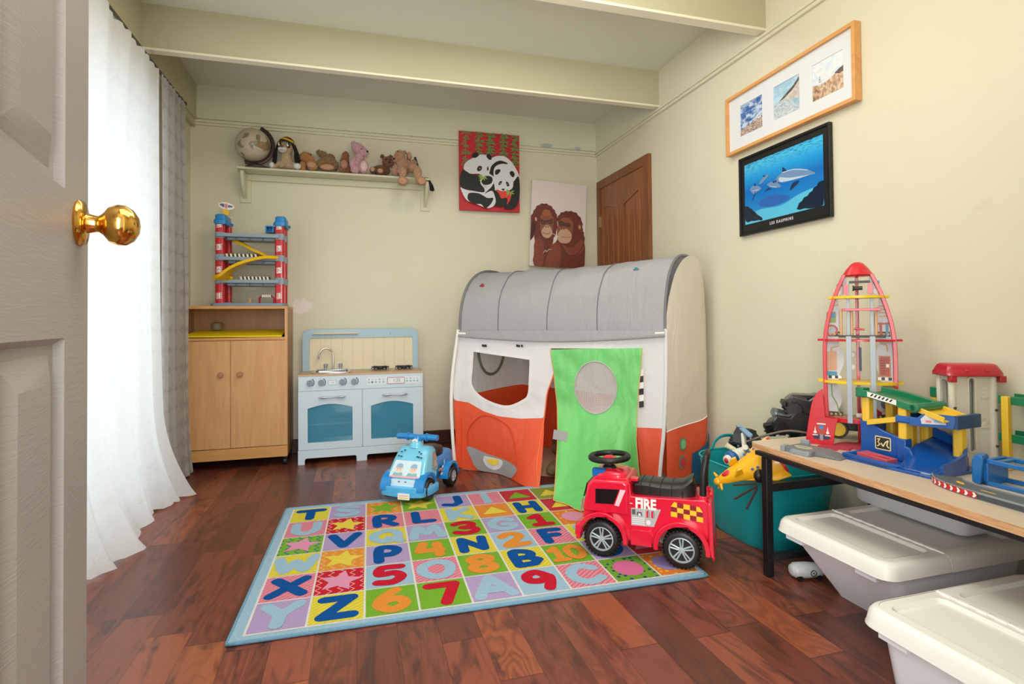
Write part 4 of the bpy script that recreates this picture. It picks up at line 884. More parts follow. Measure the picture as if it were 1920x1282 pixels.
# pandas
pc = empty('canvas_print', (.773, YB-.030, 1.780), 'red canvas picture of two black and white pandas under hanging bamboo', 'picture')
MB().box(0, .483, -.018, 0, 0, .612).build('canvas', A_red, pc, bevel=.002)
a = Art(.483, .612, quad_uv((84, 105), (568, 158), (550, 770), (80, 742)), lambda u, v, w: (u, -.0184+w, v))
for bx, by0, by1, dens in ((140, 118, 395, 10), (245, 125, 330, 12), (335, 140, 320, 14), (440, 150, 330, 12), (530, 165, 420, 14)):
    a.line([(bx, by0), (bx-6, (by0+by1)/2), (bx-10, by1)], .006, A_grn, 2)
    for i in range(dens):
        yy = by0+(by1-by0)*i/dens; xx = bx-10*(yy-by0)/(by1-by0); L = 34+14*math.sin(i*2.1+bx)
        for sd, dy in ((-1, 20+10*math.sin(i)), (1, 18+12*math.cos(i*1.3)), (-1, -6), (1, 2)):
            if dy < 10 and i % 2: continue
            ex, ey = xx+sd*L, yy+dy
            if ex < 90 or ex > 558: ex = min(max(ex, 90), 556)
            nx, ny = -(ey-yy), (ex-xx); l_ = math.hypot(nx, ny)+.1; nx, ny = nx/l_*5, ny/l_*5
            a.poly([(xx, yy), (xx*.5+ex*.5+nx, yy*.5+ey*.5+ny), (ex, ey), (xx*.5+ex*.5-nx, yy*.5+ey*.5-ny)], A_grn, 0)
pan = [
 (A_wht, [(340, 335), (400, 322), (450, 335), (500, 385), (545, 470), (548, 520), (500, 560), (400, 620), (330, 600), (300, 480), (310, 390)]),
 (A_blk, [(318, 430), (345, 385), (400, 360), (462, 385), (420, 395), (370, 430), (345, 520), (350, 600), (310, 640), (290, 560)]),
 (A_blk, [(545, 490), (549, 620), (520, 720), (470, 748), (420, 735), (440, 700), (468, 650), (480, 560), (510, 520)]),
 (A_blk, [(318, 600), (370, 600), (395, 640), (445, 665), (440, 705), (400, 725), (345, 715), (330, 660)]),
 (A_rd2, [(360, 590), (420, 600), (478, 610), (470, 670), (440, 710), (448, 680), (440, 655), (400, 660), (380, 620)]),
 (A_wht, [(185, 335), (240, 310), (300, 318), (340, 345), (330, 400), (300, 455), (345, 490), (330, 560), (270, 620), (330, 600), (355, 680), (330, 725), (280, 735), (200, 700), (130, 670), (90, 590), (95, 565), (200, 560), (240, 470), (160, 460), (112, 420), (130, 370)]),
 (A_blk, [(112, 430), (170, 465), (235, 478), (240, 540), (268, 580), (262, 610), (190, 600), (120, 585), (85, 560), (82, 500), (92, 450)]),
 (A_blk, [(165, 612), (230, 620), (290, 655), (335, 655), (325, 690), (300, 720), (270, 738), (240, 705), (180, 700), (140, 665), (142, 625)]),
 (A_blk, [(180, 330), (185, 300), (215, 290), (232, 315), (205, 335)]), (A_blk, [(290, 325), (305, 305), (328, 320), (330, 350), (310, 350)]),
 (A_blk, [(215, 420), (230, 400), (252, 405), (250, 430), (232, 442), (218, 438)]), (A_blk, [(292, 420), (302, 405), (305, 430), (296, 440)]),
 (A_wht, [(246, 500), (300, 460), (345, 500), (340, 545), (290, 560), (250, 545)]), (A_blk, [(250, 515), (290, 480), (332, 495), (328, 535), (290, 552), (255, 545)]),
 (A_wht, [(350, 420), (400, 388), (460, 395), (497, 440), (500, 520), (490, 580), (450, 600), (395, 600), (360, 570), (345, 500)]),
 (A_blk, [(357, 470), (358, 440), (385, 428), (400, 440), (378, 468)]), (A_blk, [(472, 455), (495, 445), (512, 470), (500, 495), (480, 480)]),
 (A_blk, [(380, 545), (392, 525), (408, 525), (402, 545), (385, 556)]), (A_blk, [(440, 530), (458, 535), (466, 560), (448, 565)]), (A_blk, [(402, 586), (428, 584), (418, 600)])]
for m_, P in pan: a.poly(P, m_)
a.ell(236, 421, 4, 4, A_wht); a.ell(394, 541, 3, 3, A_wht); a.ell(452, 549, 3, 3, A_wht)
for cx, cy, col in ((262, 488, A_lim), (470, 612, A_lim)):
    for an, L in ((-2.9, 50), (-2.5, 42), (-3.4, 40), (2.4, 48), (-.3, 38), (.5, 40), (1.3, 34)):
        ex, ey = cx+L*math.cos(an), cy+L*math.sin(an); nx, ny = -math.sin(an)*6, math.cos(an)*6
        a.poly([(cx, cy), ((cx+ex)/2+nx, (cy+ey)/2+ny), (ex, ey), ((cx+ex)/2-nx, (cy+ey)/2-ny)], col, 0)
a.line([(262, 488), (245, 530), (285, 575)], .003, A_lim, 2)
a.build('painting', pc)
# orangutans
A_f1, A_f2, A_f3 = [NT(n) for n in ('ape_fur', 'ape_fur_light', 'ape_fur_dark')]
for g_, c1, c2 in ((A_f1, '#5a2620', '#7c3a2b'), (A_f2, '#743327', '#94503a'), (A_f3, '#3c1a18', '#55251f')):
    n_ = g_.noise(g_.n('ShaderNodeMapping', {'Vector': g_.obj(), 'Scale': (60, 60, 25)}), 3, 5, 1.5); g_.set(Base_Color=g_.mix(g_.ramp(n_, [(.35, 0.0), (.65, 1.0)]), c1, c2), Roughness=.55)
A_f1, A_f2, A_f3 = A_f1.m, A_f2.m, A_f3.m
A_sk, A_sk2, A_mz, A_cr, A_ey = F_('ape_skin', '#8d5338'), F_('ape_brow', '#5e3527'), F_('ape_muzzle', '#c9a086'), F_('art_cream', '#e2d6cf'), F_('ape_eye', '#2a3a3c')
oc = empty('canvas_print', (1.332, YB-.024, 1.362), 'pale canvas picture of two red-brown orangutans sharing a straw', 'picture'); oc.rotation_euler.y = math.radians(2.6)
MB().box(0, .474, -.018, 0, 0, .692).build('canvas', A_cr, oc, bevel=.002)
a = Art(.474, .692, quad_uv((652, 483), (1092, 525), (1062, 1198), (628, 1180)), lambda u, v, w: (u, -.0184+w, v))
def spiky(P, amp, k=3):
    S = sm(P, k); o = []
    for i, p in enumerate(S):
        q = S[(i+1) % len(S)]; r = S[i-1]; n = (-(q[1]-r[1]), q[0]-r[0]); l = math.hypot(*n)+1e-6; s_ = amp*(1 if i % 2 else -.3)
        o.append((p[0]-n[0]/l*s_*-1, p[1]-n[1]/l*s_*-1))
    return o
a.poly(spiky([(632, 980), (632, 820), (655, 760), (690, 700), (745, 678), (800, 700), (835, 750), (850, 800), (840, 900), (810, 980), (790, 1100), (750, 1182), (665, 1182), (668, 1020), (668, 930)], -5), A_f1, 0)
a.poly(spiky([(850, 800), (880, 750), (940, 735), (1000, 750), (1045, 810), (1050, 880), (1062, 920), (1066, 1030), (1060, 1196), (760, 1190), (775, 1080), (830, 1000), (860, 900)], -5), A_f1, 0)
a.poly([(770, 1080), (800, 1010), (850, 990), (880, 1050), (870, 1120), (850, 1190), (755, 1188)], A_f2)
a.poly([(880, 1000), (960, 1030), (1040, 960), (1060, 1040), (1000, 1090), (930, 1090)], A_f2); a.poly([(668, 1000), (700, 960), (740, 1000), (730, 1180), (668, 1180)], A_f2)
a.poly([(635, 900), (660, 820), (680, 860), (660, 940), (634, 975)], A_f3); a.line([(880, 1010), (930, 1085), (1000, 1080), (1058, 1000)], .006, A_f3)
a.poly([(715, 790), (740, 750), (790, 750), (818, 790), (815, 860), (808, 920), (780, 955), (740, 950), (715, 890)], A_sk)
a.poly([(735, 735), (760, 725), (790, 735), (790, 770), (760, 780), (735, 770)], F_('ape_forehead', '#a3603c'))
a.poly([(716, 800), (750, 815), (765, 810), (785, 808), (812, 798), (812, 835), (790, 842), (765, 830), (745, 845), (720, 840)], A_sk2)
a.poly([(722, 900), (745, 862), (765, 850), (790, 862), (806, 900), (800, 935), (770, 955), (735, 940)], A_mz)
a.poly([(860, 830), (890, 790), (940, 790), (975, 830), (970, 900), (958, 960), (930, 990), (880, 990), (850, 950), (845, 890)], A_sk)
a.poly([(865, 820), (885, 815), (905, 830), (935, 828), (955, 845), (940, 865), (905, 855), (880, 860), (864, 845)], A_sk2)
a.poly([(848, 930), (870, 890), (900, 875), (940, 890), (962, 930), (950, 975), (920, 993), (875, 990), (850, 965)], A_mz)
for x, y in ((738, 830), (785, 826), (886, 836), (930, 846)): a.ell(x, y, 12, 8, A_sk2); a.ell(x, y, 7, 6, A_ey); a.ell(x-2, y-2, 1.8, 1.8, A_wht)
for x, y in ((757, 865), (773, 864), (883, 878), (900, 880)): a.ell(x, y, 4, 5, A_blk)
a.line([(732, 910), (765, 922), (792, 908)], .003, A_sk2); a.line([(855, 940), (900, 946), (950, 942)], .004, F_('ape_lip', '#a8644f'))
a.ell(679, 805, 8, 16, A_mz); a.ell(1024, 862, 14, 24, A_sk); a.ell(1026, 862, 8, 15, A_mz)
a.line([(795, 910), (850, 940), (870, 942)], .004, A_cr, 2); a.line([(735, 1075), (752, 1052), (760, 1066), (778, 1046), (800, 1048)], .0035, A_cr, 2)
a.build('painting', oc)
# dolphins poster and the triple photo frame on the right wall
M_pine = wood_mat('frame_pine', '#e2a765', '#d99b58', '#cf8d4c', 'y', 1)
def WR(x0): return lambda u, v, w: (x0+w, -u, v)
dp_ = empty('framed_poster', (XR, 2.392, 1.349), 'black framed dolphin poster with a white title under the picture', 'picture'); DW, DH = .565, .402
fr = MB(); R = lambda u, v, w: (-w, -u, v)
fr.plate([(0, 0), (DW, 0), (DW, DH), (0, DH)], [[(.012, .012), (DW-.012, .012), (DW-.012, DH-.012), (.012, DH-.012)]], R, .002, .022)
fr.build('frame', mat('frame_black', '#0f1113', .3), dp_, bevel=.0015)
bd = MB(); bd.plate([(.01, .01), (DW-.01, .01), (DW-.01, DH-.01), (.01, DH-.01)], (), R, .003, .015); bd.text('L E S   D A U P H I N S', .0185, lambda u, v, w: (-w, -u, v), .0156, 1, .282, .033, bold=.0007, sx=.82)
bo = bd.build('backing_board', [mat('board_black', '#15171a', .35), A_wht], dp_, smooth=False); 
a = Art(.490, .306, quad_uv((135, 848), (563, 672), (567, 1060), (137, 1175)), lambda u, v, w: (-.0158+w, -u-.038, v+.055))
gS = NT('sea_painting'); o_ = gS.obj(); sp_ = gS.t.nodes.new('ShaderNodeSeparateXYZ'); gS.t.links.new(o_, sp_.inputs[0])
n_ = gS.noise(gS.n('ShaderNodeMapping', {'Vector': o_, 'Scale': (1, 12, 60)}), 3, 4, .8); zz = gS.math('ADD', gS.math('DIVIDE', sp_.outputs[2], .40), gS.math('MULTIPLY', gS.math('SUBTRACT', n_, .5), .10))
c_ = gS.ramp(zz, [(.15, '#5ec3e8'), (.3, '#1d84cc'), (.55, '#0f6cc2'), (.72, '#1b9ade'), (.86, '#4bc0ee'), (.95, '#2a9bd6')])
st_ = gS.math('MULTIPLY', gS.ramp(gS.noise(gS.n('ShaderNodeMapping', {'Vector': o_, 'Scale': (1, 9, 75)}), 4, 4, .5), [(.52, 0.0), (.58, 1.0)]), gS.ramp(zz, [(.72, 0.0), (.9, .8)]))
gS.set(Base_Color=gS.mix(st_, c_, '#0a3f74'), Roughness=.12, Specular_IOR_Level=.5)
a.poly([(0, 0), (1, 0), (1, 1), (0, 1)], gS.m, 0, True)
D_s, D_d, D_l, D_sand, D_rock, D_sh = [mat('dol_'+n, h, .2) for n, h in (('mid', '#6f8fb8'), ('dark', '#1d3356'), ('light', '#b9cde0'), ('sand', '#57bde0'), ('rock', '#10223a'), ('haze', '#2a64b4'))]
a.poly([(137, 1140), (230, 1085), (350, 1060), (440, 1000), (520, 960), (567, 930), (567, 1060), (400, 1105), (240, 1150), (137, 1175)], D_sand)
a.poly([(220, 1050), (300, 1000), (400, 1010), (350, 1050), (260, 1070)], D_sh)
a.poly(spiky([(435, 1078), (460, 1030), (500, 990), (530, 950), (567, 925), (567, 1060), (500, 1075)], 4), D_rock, 0); a.poly(spiky([(137, 1075), (170, 1078), (200, 1100), (250, 1138), (200, 1148), (137, 1155)], 3), D_rock, 0)
a.poly([(315, 930), (345, 890), (400, 862), (460, 856), (505, 868), (528, 885), (500, 893), (460, 905), (400, 920), (350, 928), (325, 935)], D_s)
a.poly([(345, 905), (400, 905), (470, 895), (500, 890), (460, 905), (400, 922), (350, 930)], D_l); a.poly([(360, 880), (362, 846), (372, 852), (388, 868)], D_d, 0); a.poly([(400, 975), (415, 935), (450, 920), (440, 940), (415, 965)], D_d, 2)
a.poly([(310, 935), (330, 915), (325, 950), (300, 958)], D_d, 0); a.line([(360, 878), (420, 860), (490, 864)], .004, D_l)
a.poly([(275, 945), (300, 930), (335, 935), (355, 955), (320, 962), (290, 955)], D_s); a.poly([(308, 935), (312, 922), (322, 936)], D_d, 0); a.line([(290, 955), (330, 958)], .003, D_l, 0); a.poly([(258, 985), (285, 962), (300, 968), (270, 980)], D_d, 0)
a.poly([(228, 945), (245, 915), (275, 892), (288, 890), (270, 915), (245, 940)], D_s); a.poly([(258, 905), (250, 893), (268, 898)], D_d, 0)
a.poly([(172, 975), (195, 955), (225, 955), (242, 970), (215, 990), (195, 1000), (180, 990)], D_s); a.poly([(198, 957), (200, 937), (210, 955)], D_d, 0); a.line([(185, 1035), (200, 1005), (205, 985)], .003, D_d, 0); a.line([(190, 985), (225, 975)], .003, D_l, 0)
a.build('poster', dp_)
tf = empty('triple_photo_frame', (XR, 2.472, 1.787), 'long pale wood frame holding three beach photographs on a white mount', 'picture frame'); TWd, THt = .786, .306
fr = MB(); fr.plate([(0, 0), (TWd, 0), (TWd, THt+.012), (0, THt)], [[(.016, .016), (TWd-.016, .016), (TWd-.016, THt-.004), (.016, THt-.016)]], R, .002, .036); fr.build('frame', M_pine, tf, bevel=.001)
mt = MB(); mt.plate([(.012, .012), (TWd-.012, .012), (TWd-.012, THt-.002), (.012, THt-.012)], [[(x0, .077), (x0+.158, .077), (x0+.158, .236), (x0, .236)] for x0 in (.100, .333, .563)], R, .018, .022)
mt.build('mount', mat('mount_white', '#dfe3e6', .35), tf)
def photo(x0, top, lo, items):
    g = NT('photo_%s' % top[1:]); o = g.obj(); s_ = g.t.nodes.new('ShaderNodeSeparateXYZ'); g.t.links.new(o, s_.inputs[0])
    n = g.noise(g.n('ShaderNodeMapping', {'Vector': o, 'Scale': (1, 1, 2)}), 26, 5, .6)
    g.set(Base_Color=g.mix(g.ramp(n, [(.42, 0.0), (.6, 1.0)]), top, lo), Roughness=.25)
    a = Art(.16, .161, None, lambda u, v, w: (-.0186+w, -u-x0, v+.0765)); a.poly([(0, 0), (1, 0), (1, 1), (0, 1)], g.m, 0, True)
    for P, c1, c2, sc in items:
        nm = 'photo_' + c1[1:]+c2[1:]
        if nm not in MC:
            h = NT(nm); q = h.noise(h.n('ShaderNodeMapping', {'Vector': h.obj(), 'Scale': (1, 1, sc)}), 40, 6, 1.5); h.set(Base_Color=h.mix(h.ramp(q, [(.4, 0.0), (.6, 1.0)]), c1, c2), Roughness=.25)
        a.poly(P, MC[nm], 0, True)
    a.build('photograph', tf)
photo(.100, '#3463a8', '#c5d6ea', [([(0, 0), (1, 0), (1, .36), (.7, .34), (.5, .28), (.2, .24), (0, .22)], '#8a6a58', '#cfc3bb', 3), ([(.25, .25), (.3, .34), (.42, .32), (.45, .26)], '#e6e6ea', '#5a5560', 1), ([(.5, .29), (.55, .38), (.68, .36), (.7, .3)], '#e6e6ea', '#5a5560', 1), ([(.74, .33), (.8, .41), (.95, .38), (.97, .32)], '#e6e6ea', '#5a5560', 1)])
photo(.333, '#9cc4dc', '#b9d6e6', [([(0, 0), (1, 0), (1, .3), (.7, .5), (.3, .48), (0, .5)], '#cdd6dc', '#a3b4c0', 2), ([(.2, .48), (.5, .6), (1, .8), (1, .3), (.7, .42)], '#d6cdc6', '#bfb4ac', 1), ([(.18, .48), (.45, .62), (.75, .76), (1, .96), (1, .84), (.7, .64), (.4, .52)], '#4c4a48', '#6a6258', 1), ([(.7, .42), (1, .3), (1, .12), (.8, .25)], '#8fb8cf', '#a5c6d6', 1)])
photo(.563, '#cfdeeb', '#f0ebe8', [([(0, 0), (1, 0), (1, .55), (.8, .52), (.5, .40), (.2, .38), (0, .44)], '#a8805f', '#dcc3a8', .6), ([(.7, .5), (.85, .56), (1, .6), (1, .45), (.85, .42)], '#4a3a38', '#6a544c', 1), ([(0, .0), (.15, .0), (.3, .2), (.1, .3), (0, .3)], '#8f6a4c', '#c9a888', .6), ([(.20, .44), (.26, .44), (.25, .60), (.21, .60)], '#2c3038', '#e4e2e0', 8)])

# ------------------------------------------------------------------ alphabet rug
rug_o = Vector((-.29, 2.8705, 0)); RTH = -.0238; CW, CH = .17, .1842
rg_ = empty('alphabet_rug', rug_o, 'pale blue bordered rug with squares of letters, numbers and stars', 'rug', RTH)
def rug_mat(n, h, patt=None, h2=None):
    g = NT('rug_'+n); o = g.obj(); nn = g.noise(o, 260, 2); n2 = g.noise(o, 700, 2); sp = g.t.nodes.new('ShaderNodeSeparateXYZ'); g.t.links.new(o, sp.inputs[0]); c = lin(h)
    wx = g.noise(o, 25, 2)
    if patt == 'stripe':
        s_ = g.math('SINE', g.math('MULTIPLY', g.math('ADD', g.math('ADD', sp.outputs[1], g.math('MULTIPLY', sp.outputs[0], -.8)), g.math('MULTIPLY', wx, .012)), 330.0)); c = g.mix(g.ramp(s_, [(.80, 0.0), (.92, 1.0)]), h, h2)
    if patt == 'zig':
        t_ = g.math('PINGPONG', sp.outputs[1], .018); s_ = g.math('SINE', g.math('MULTIPLY', g.math('ADD', sp.outputs[0], g.math('MULTIPLY', t_, 1.0)), 170.0)); c = g.mix(g.ramp(s_, [(.86, 0.0), (.94, 1.0)]), h, h2)
    if patt == 'cross':
        a1 = g.math('SINE', g.math('MULTIPLY', g.math('ADD', sp.outputs[0], sp.outputs[1]), 380.0)); a2 = g.math('SINE', g.math('MULTIPLY', g.math('SUBTRACT', sp.outputs[0], sp.outputs[1]), 380.0)); c = g.mix(g.ramp(g.math('MAXIMUM', a1, a2), [(.88, 0.0), (.96, 1.0)]), h, h2)
    if patt == 'dots':
        v = g.n('ShaderNodeTexVoronoi', {'Vector': o, 'Scale': 38.0, 'Randomness': .5}); c = g.mix(g.ramp(v, [(.22, 1.0), (.3, 0.0)]), h, h2)
    v_ = g.math('ADD', .72, g.math('MULTIPLY', nn, .5)); vm = g.t.nodes.new('ShaderNodeVectorMath'); vm.operation = 'SCALE'
    if hasattr(c, 'is_output'): g.t.links.new(c, vm.inputs[0])
    else: vm.inputs[0].default_value = c[:3]
    g.t.links.new(v_, vm.inputs['Scale']); g.set(Base_Color=vm.outputs[0], Roughness=1.0, Specular_IOR_Level=.05); g.bump(g.math('ADD', nn, n2), .004); return g.m
RM = dict(border=rug_mat('border', '#abcbe0'), line=rug_mat('line', '#efece4'), ye=rug_mat('yellow', '#f2df50', 'stripe', '#c8c23c'), pk=rug_mat('pink', '#f09aac', 'stripe', '#d63c50'),
          lv=rug_mat('lavender', '#bfa8d4'), lb=rug_mat('lightblue', '#a9cce2'), gn=rug_mat('green', '#82b93a'), rd=rug_mat('redzig', '#d42a3a', 'zig', '#f3b3ae'), oz=rug_mat('orangezig', '#f29b44', 'zig', '#f6c878'),
          gz=rug_mat('greenzig', '#86bb40', 'zig', '#2a5f92'), rc=rug_mat('redcross', '#c62a3c', 'cross', '#e86a6a'), oc=rug_mat('orangecross', '#ee8f3c', 'cross', '#f6b35c'), gd=rug_mat('greendots', '#7aae3c', 'dots', '#234f7a'), od=rug_mat('orangedots', '#f08a3c', 'dots', '#f8cf60'),
          ol=rug_mat('olive', '#9aa648'), BL=rug_mat('ink_blue', '#1759a6'), RD=rug_mat('ink_red', '#d3243a'), OR=rug_mat('ink_orange', '#f29a40'), YE=rug_mat('ink_yellow', '#f5dd55'), PK=rug_mat('ink_pink', '#f0a0c0'), GN=rug_mat('ink_green', '#86bb3c'), LV=rug_mat('ink_lavender', '#a795cc'), HP=rug_mat('ink_hotpink', '#e87aa8'))
RK = list(RM); RI = {k_: i for i, k_ in enumerate(RK)}
GL = {'T': [[(.2, .78), (.8, .78)], [(.5, .78), (.5, .2)]], 'S': [[(.74, .74), (.55, .84), (.3, .76), (.34, .56), (.66, .46), (.7, .26), (.46, .16), (.24, .26)]], 'J': [[(.66, .84), (.66, .34), (.48, .18), (.24, .26)]],
 'I': [[(.5, .84), (.5, .16)]], 'U': [[(.24, .8), (.26, .36), (.5, .18), (.74, .36), (.76, .8)]], 'R': [[(.3, .18), (.3, .82), (.62, .8), (.7, .66), (.6, .52), (.32, .5)], [(.46, .48), (.74, .18)]], 'L': [[(.32, .84), (.32, .2), (.74, .2)]],
 'K': [[(.28, .84), (.28, .16)], [(.74, .8), (.32, .48), (.76, .16)]], 'H': [[(.26, .82), (.26, .18)], [(.74, .82), (.74, .18)], [(.26, .5), (.74, .5)]], 'V': [[(.2, .82), (.48, .2), (.8, .82)]],
 'Q': [[(.5, .82), (.24, .68), (.2, .42), (.4, .2), (.66, .24), (.8, .46), (.72, .74), (.5, .82)], [(.56, .36), (.84, .14)]], 'O': [[(.5, .82), (.24, .68), (.2, .4), (.42, .18), (.68, .22), (.8, .5), (.72, .74), (.5, .82)]],
 'M': [[(.16, .18), (.28, .8), (.5, .4), (.72, .8), (.86, .18)]], '3': [[(.26, .76), (.5, .84), (.7, .72), (.64, .56), (.44, .52), (.68, .46), (.74, .28), (.52, .16), (.24, .24)]], 'G': [[(.76, .7), (.5, .84), (.24, .64), (.24, .34), (.5, .16), (.74, .28), (.74, .44), (.54, .44)]],
 '1': [[(.34, .68), (.54, .82), (.54, .2)], [(.34, .2), (.74, .2)]], 'W': [[(.14, .8), (.3, .2), (.5, .62), (.7, .2), (.88, .8)]], 'P': [[(.3, .16), (.32, .82), (.62, .8), (.72, .64), (.6, .46), (.34, .46)]],
 '4': [[(.34, .8), (.22, .42), (.72, .42)], [(.66, .74), (.66, .16)]], 'N': [[(.24, .18), (.26, .8), (.72, .22), (.76, .82)]], '2': [[(.26, .7), (.44, .84), (.68, .76), (.66, .56), (.28, .2), (.78, .22)]], 'F': [[(.32, .16), (.32, .82), (.74, .8)], [(.32, .5), (.64, .5)]],
 'E': [[(.72, .82), (.3, .82), (.3, .18), (.74, .18)], [(.3, .5), (.62, .5)]], 'X': [[(.2, .2), (.8, .8)], [(.24, .8), (.78, .2)]], '5': [[(.74, .82), (.34, .82), (.3, .54), (.6, .56), (.74, .38), (.56, .18), (.26, .2)]],
 '8': [[(.5, .84), (.3, .74), (.34, .58), (.66, .44), (.72, .26), (.5, .16), (.28, .26), (.34, .44), (.66, .58), (.7, .74), (.5, .84)]], 'B': [[(.28, .18), (.28, .82), (.58, .8), (.68, .66), (.56, .52), (.3, .52)], [(.56, .52), (.76, .36), (.62, .2), (.28, .18)]],
 '10': [[(.14, .66), (.28, .8), (.28, .2)], [(.14, .2), (.42, .2)], [(.7, .8), (.54, .66), (.54, .36), (.68, .2), (.84, .36), (.84, .64), (.7, .8)]], 'D': [[(.28, .18), (.28, .82), (.56, .78), (.76, .5), (.58, .22), (.28, .18)]],
 'Y': [[(.22, .82), (.5, .5), (.8, .82)], [(.5, .5), (.48, .16)]], 'Z': [[(.24, .8), (.76, .8), (.24, .2), (.78, .2)]], '6': [[(.6, .84), (.34, .6), (.26, .34), (.5, .16), (.74, .3), (.66, .5), (.42, .5), (.3, .38)]], '7': [[(.24, .8), (.76, .8), (.52, .16)]],
 'A': [[(.18, .16), (.5, .84), (.84, .16)], [(.32, .36), (.68, .36)]], '9': [[(.70, .62), (.5, .82), (.28, .7), (.3, .5), (.54, .46), (.72, .6), (.7, .4), (.60, .16)]], 'C': [[(.76, .7), (.5, .84), (.24, .64), (.24, .34), (.5, .16), (.78, .28)]]}
ROWS = ['ye:BL:T lv:lb:S oz:GN:* gn:YE:* lv:BL:J pk:lb:I rc:GN:^ ol:YE:^ oc:YE:^', 'pk:lb:U rd:YE:* pk:BL:R pk:BL:L ye:lb:K oc:YE:^ ye:BL:H rc:YE:^ od:HP:o', 'gz:PK:* lv:BL:V ye:lb:Q lv:lb:M gn:RD:3 lv:lb:G gn:RD:1 od:PK:o gn:OR:8',
        'ye:lb:W oz:YE:* lv:BL:P gn:OR:4 ye:BL:N lb:OR:2 pk:BL:F ye:lb:E pk:lb:O', 'pk:BL:X rd:PK:* lb:RD:5 pk:lb:O gn:OR:8 ye:BL:B gn:OR:10 lv:BL:D rc:PK:^', 'lv:lb:Y ye:BL:Z gn:OR:6 gn:RD:7 lv:lb:A lb:RD:9 pk:lb:C gd:HP:o od:LV:o']
rb = MB(); zt = .010; XYF = lambda u, v, w: (u, v, w)
x0r, x1r, y0r, y1r = -.040, 9*CW-.004, -6*CH-.030, .040
rb.plate(resamp([(x0r, y0r), (x1r, y0r), (x1r, y1r), (x0r, y1r)], 120, True), (), XYF, .001, zt, RI['border'])
rb.flat([(-.004, -6*CH-.004), (9*CW-.014, -6*CH-.004), (9*CW-.014, .004), (-.004, .004)], XYF, zt+.0006, RI['line'])
for r_, row in enumerate(ROWS):
    for c_, cell in enumerate(row.split()):
        bg, ink, gly = cell.split(':'); ax, ay = c_*CW, -(r_+1)*CH; cw_ = CW if c_ < 8 else CW-.018
        rb.flat([(ax+.0035, ay+.0035), (ax+cw_-.0035, ay+.0035), (ax+cw_-.0035, ay+CH-.0035), (ax+.0035, ay+CH-.0035)], XYF, zt+.0012, RI[bg])
        cxx, cyy = ax+cw_/2, ay+CH/2
        if gly == '*':
            rb.flat([(cxx+(.080 if i % 2 == 0 else .038)*math.sin(i*PI/5+.2), cyy+(.080 if i % 2 == 0 else .038)*math.cos(i*PI/5+.2)) for i in range(10)], XYF, zt+.0018, RI[ink])
        elif gly == '^': rb.flat([(cxx-.06, cyy-.045), (cxx+.06, cyy-.045), (cxx, cyy+.05)], XYF, zt+.0018, RI[ink])
        elif gly == 'o': rb.flat(circ(cxx, cyy, .056, .060, 32), XYF, zt+.0018, RI[ink])
        else:
            for si_, st in enumerate(GL[gly]):
                pts = [(ax+p[0]*CW, ay+p[1]*CH) for p in st]
                if len(st) > 4: pts = sm(pts, 3, False)
                rb.stroke(pts, .041 if gly != '10' else .030, XYF, zt+.0018+.0006*si_, RI[ink], dw=.000015, n=12)
rb.build('pile', [RM[k_] for k_ in RK], rg_, smooth=False, recalc=False)
rp = resamp([(x0r, y0r), (x1r, y0r), (x1r, y1r), (x0r, y1r)], 200, True)
bn = MB(); bn.tube([(p[0], p[1], .0065) for p in rp], .0055, 8, closed=True)
bo_ = bn.build('binding', rug_mat('binding', '#7fb0cc'), rg_, ang=180)
# ------------------------------------------------------------------ red ride-on fire truck
M_fr = mat('truck_red', '#dc1638', .22, coat=.5); M_hub = mat('hub_silver', '#aeb8be', .35, .2); M_tyre = mat('tyre_black', '#161617', .42); M_glb = mat('window_black', '#141317', .12)
tk = empty('fire_truck_ride_on', (1.216, 1.833, .0135), 'red ride-on toy fire truck with black steering wheel, standing on the rug corner', 'ride-on toy', math.atan2(.62, -.78))
def XZs(y0, sgn=1): return lambda u, v, w: (u, y0+sgn*w, v)
def arch(cx, cz, r, a0, a1, n=14): return [(cx+r*math.cos(a0+(a1-a0)*i/n), cz+r*math.sin(a0+(a1-a0)*i/n)) for i in range(n+1)]
WR_, WF_, WZ = .012, .307, .069
b = MB()
prof = [(-.086, .235), (-.070, .252), (-.021, .246), (.195, .236), (.2, .282), (.212, .30), (.335, .298), (.362, .272), (.378, .19), (.386, .125), (.404, .112), (.406, .07), (.385, .07)]
low = arch(WF_, WZ, .083, .25, PI-.25)
prof += low + [(.205, .068), (.115, .068)] + arch(WR_, WZ, .083, .25, PI-.25)[0:] + [(-.088, .07)]
b.plate(prof, (), XZs(0), -.088, .088)
b.build('body', M_fr, tk, bevel=.011, seg=3)
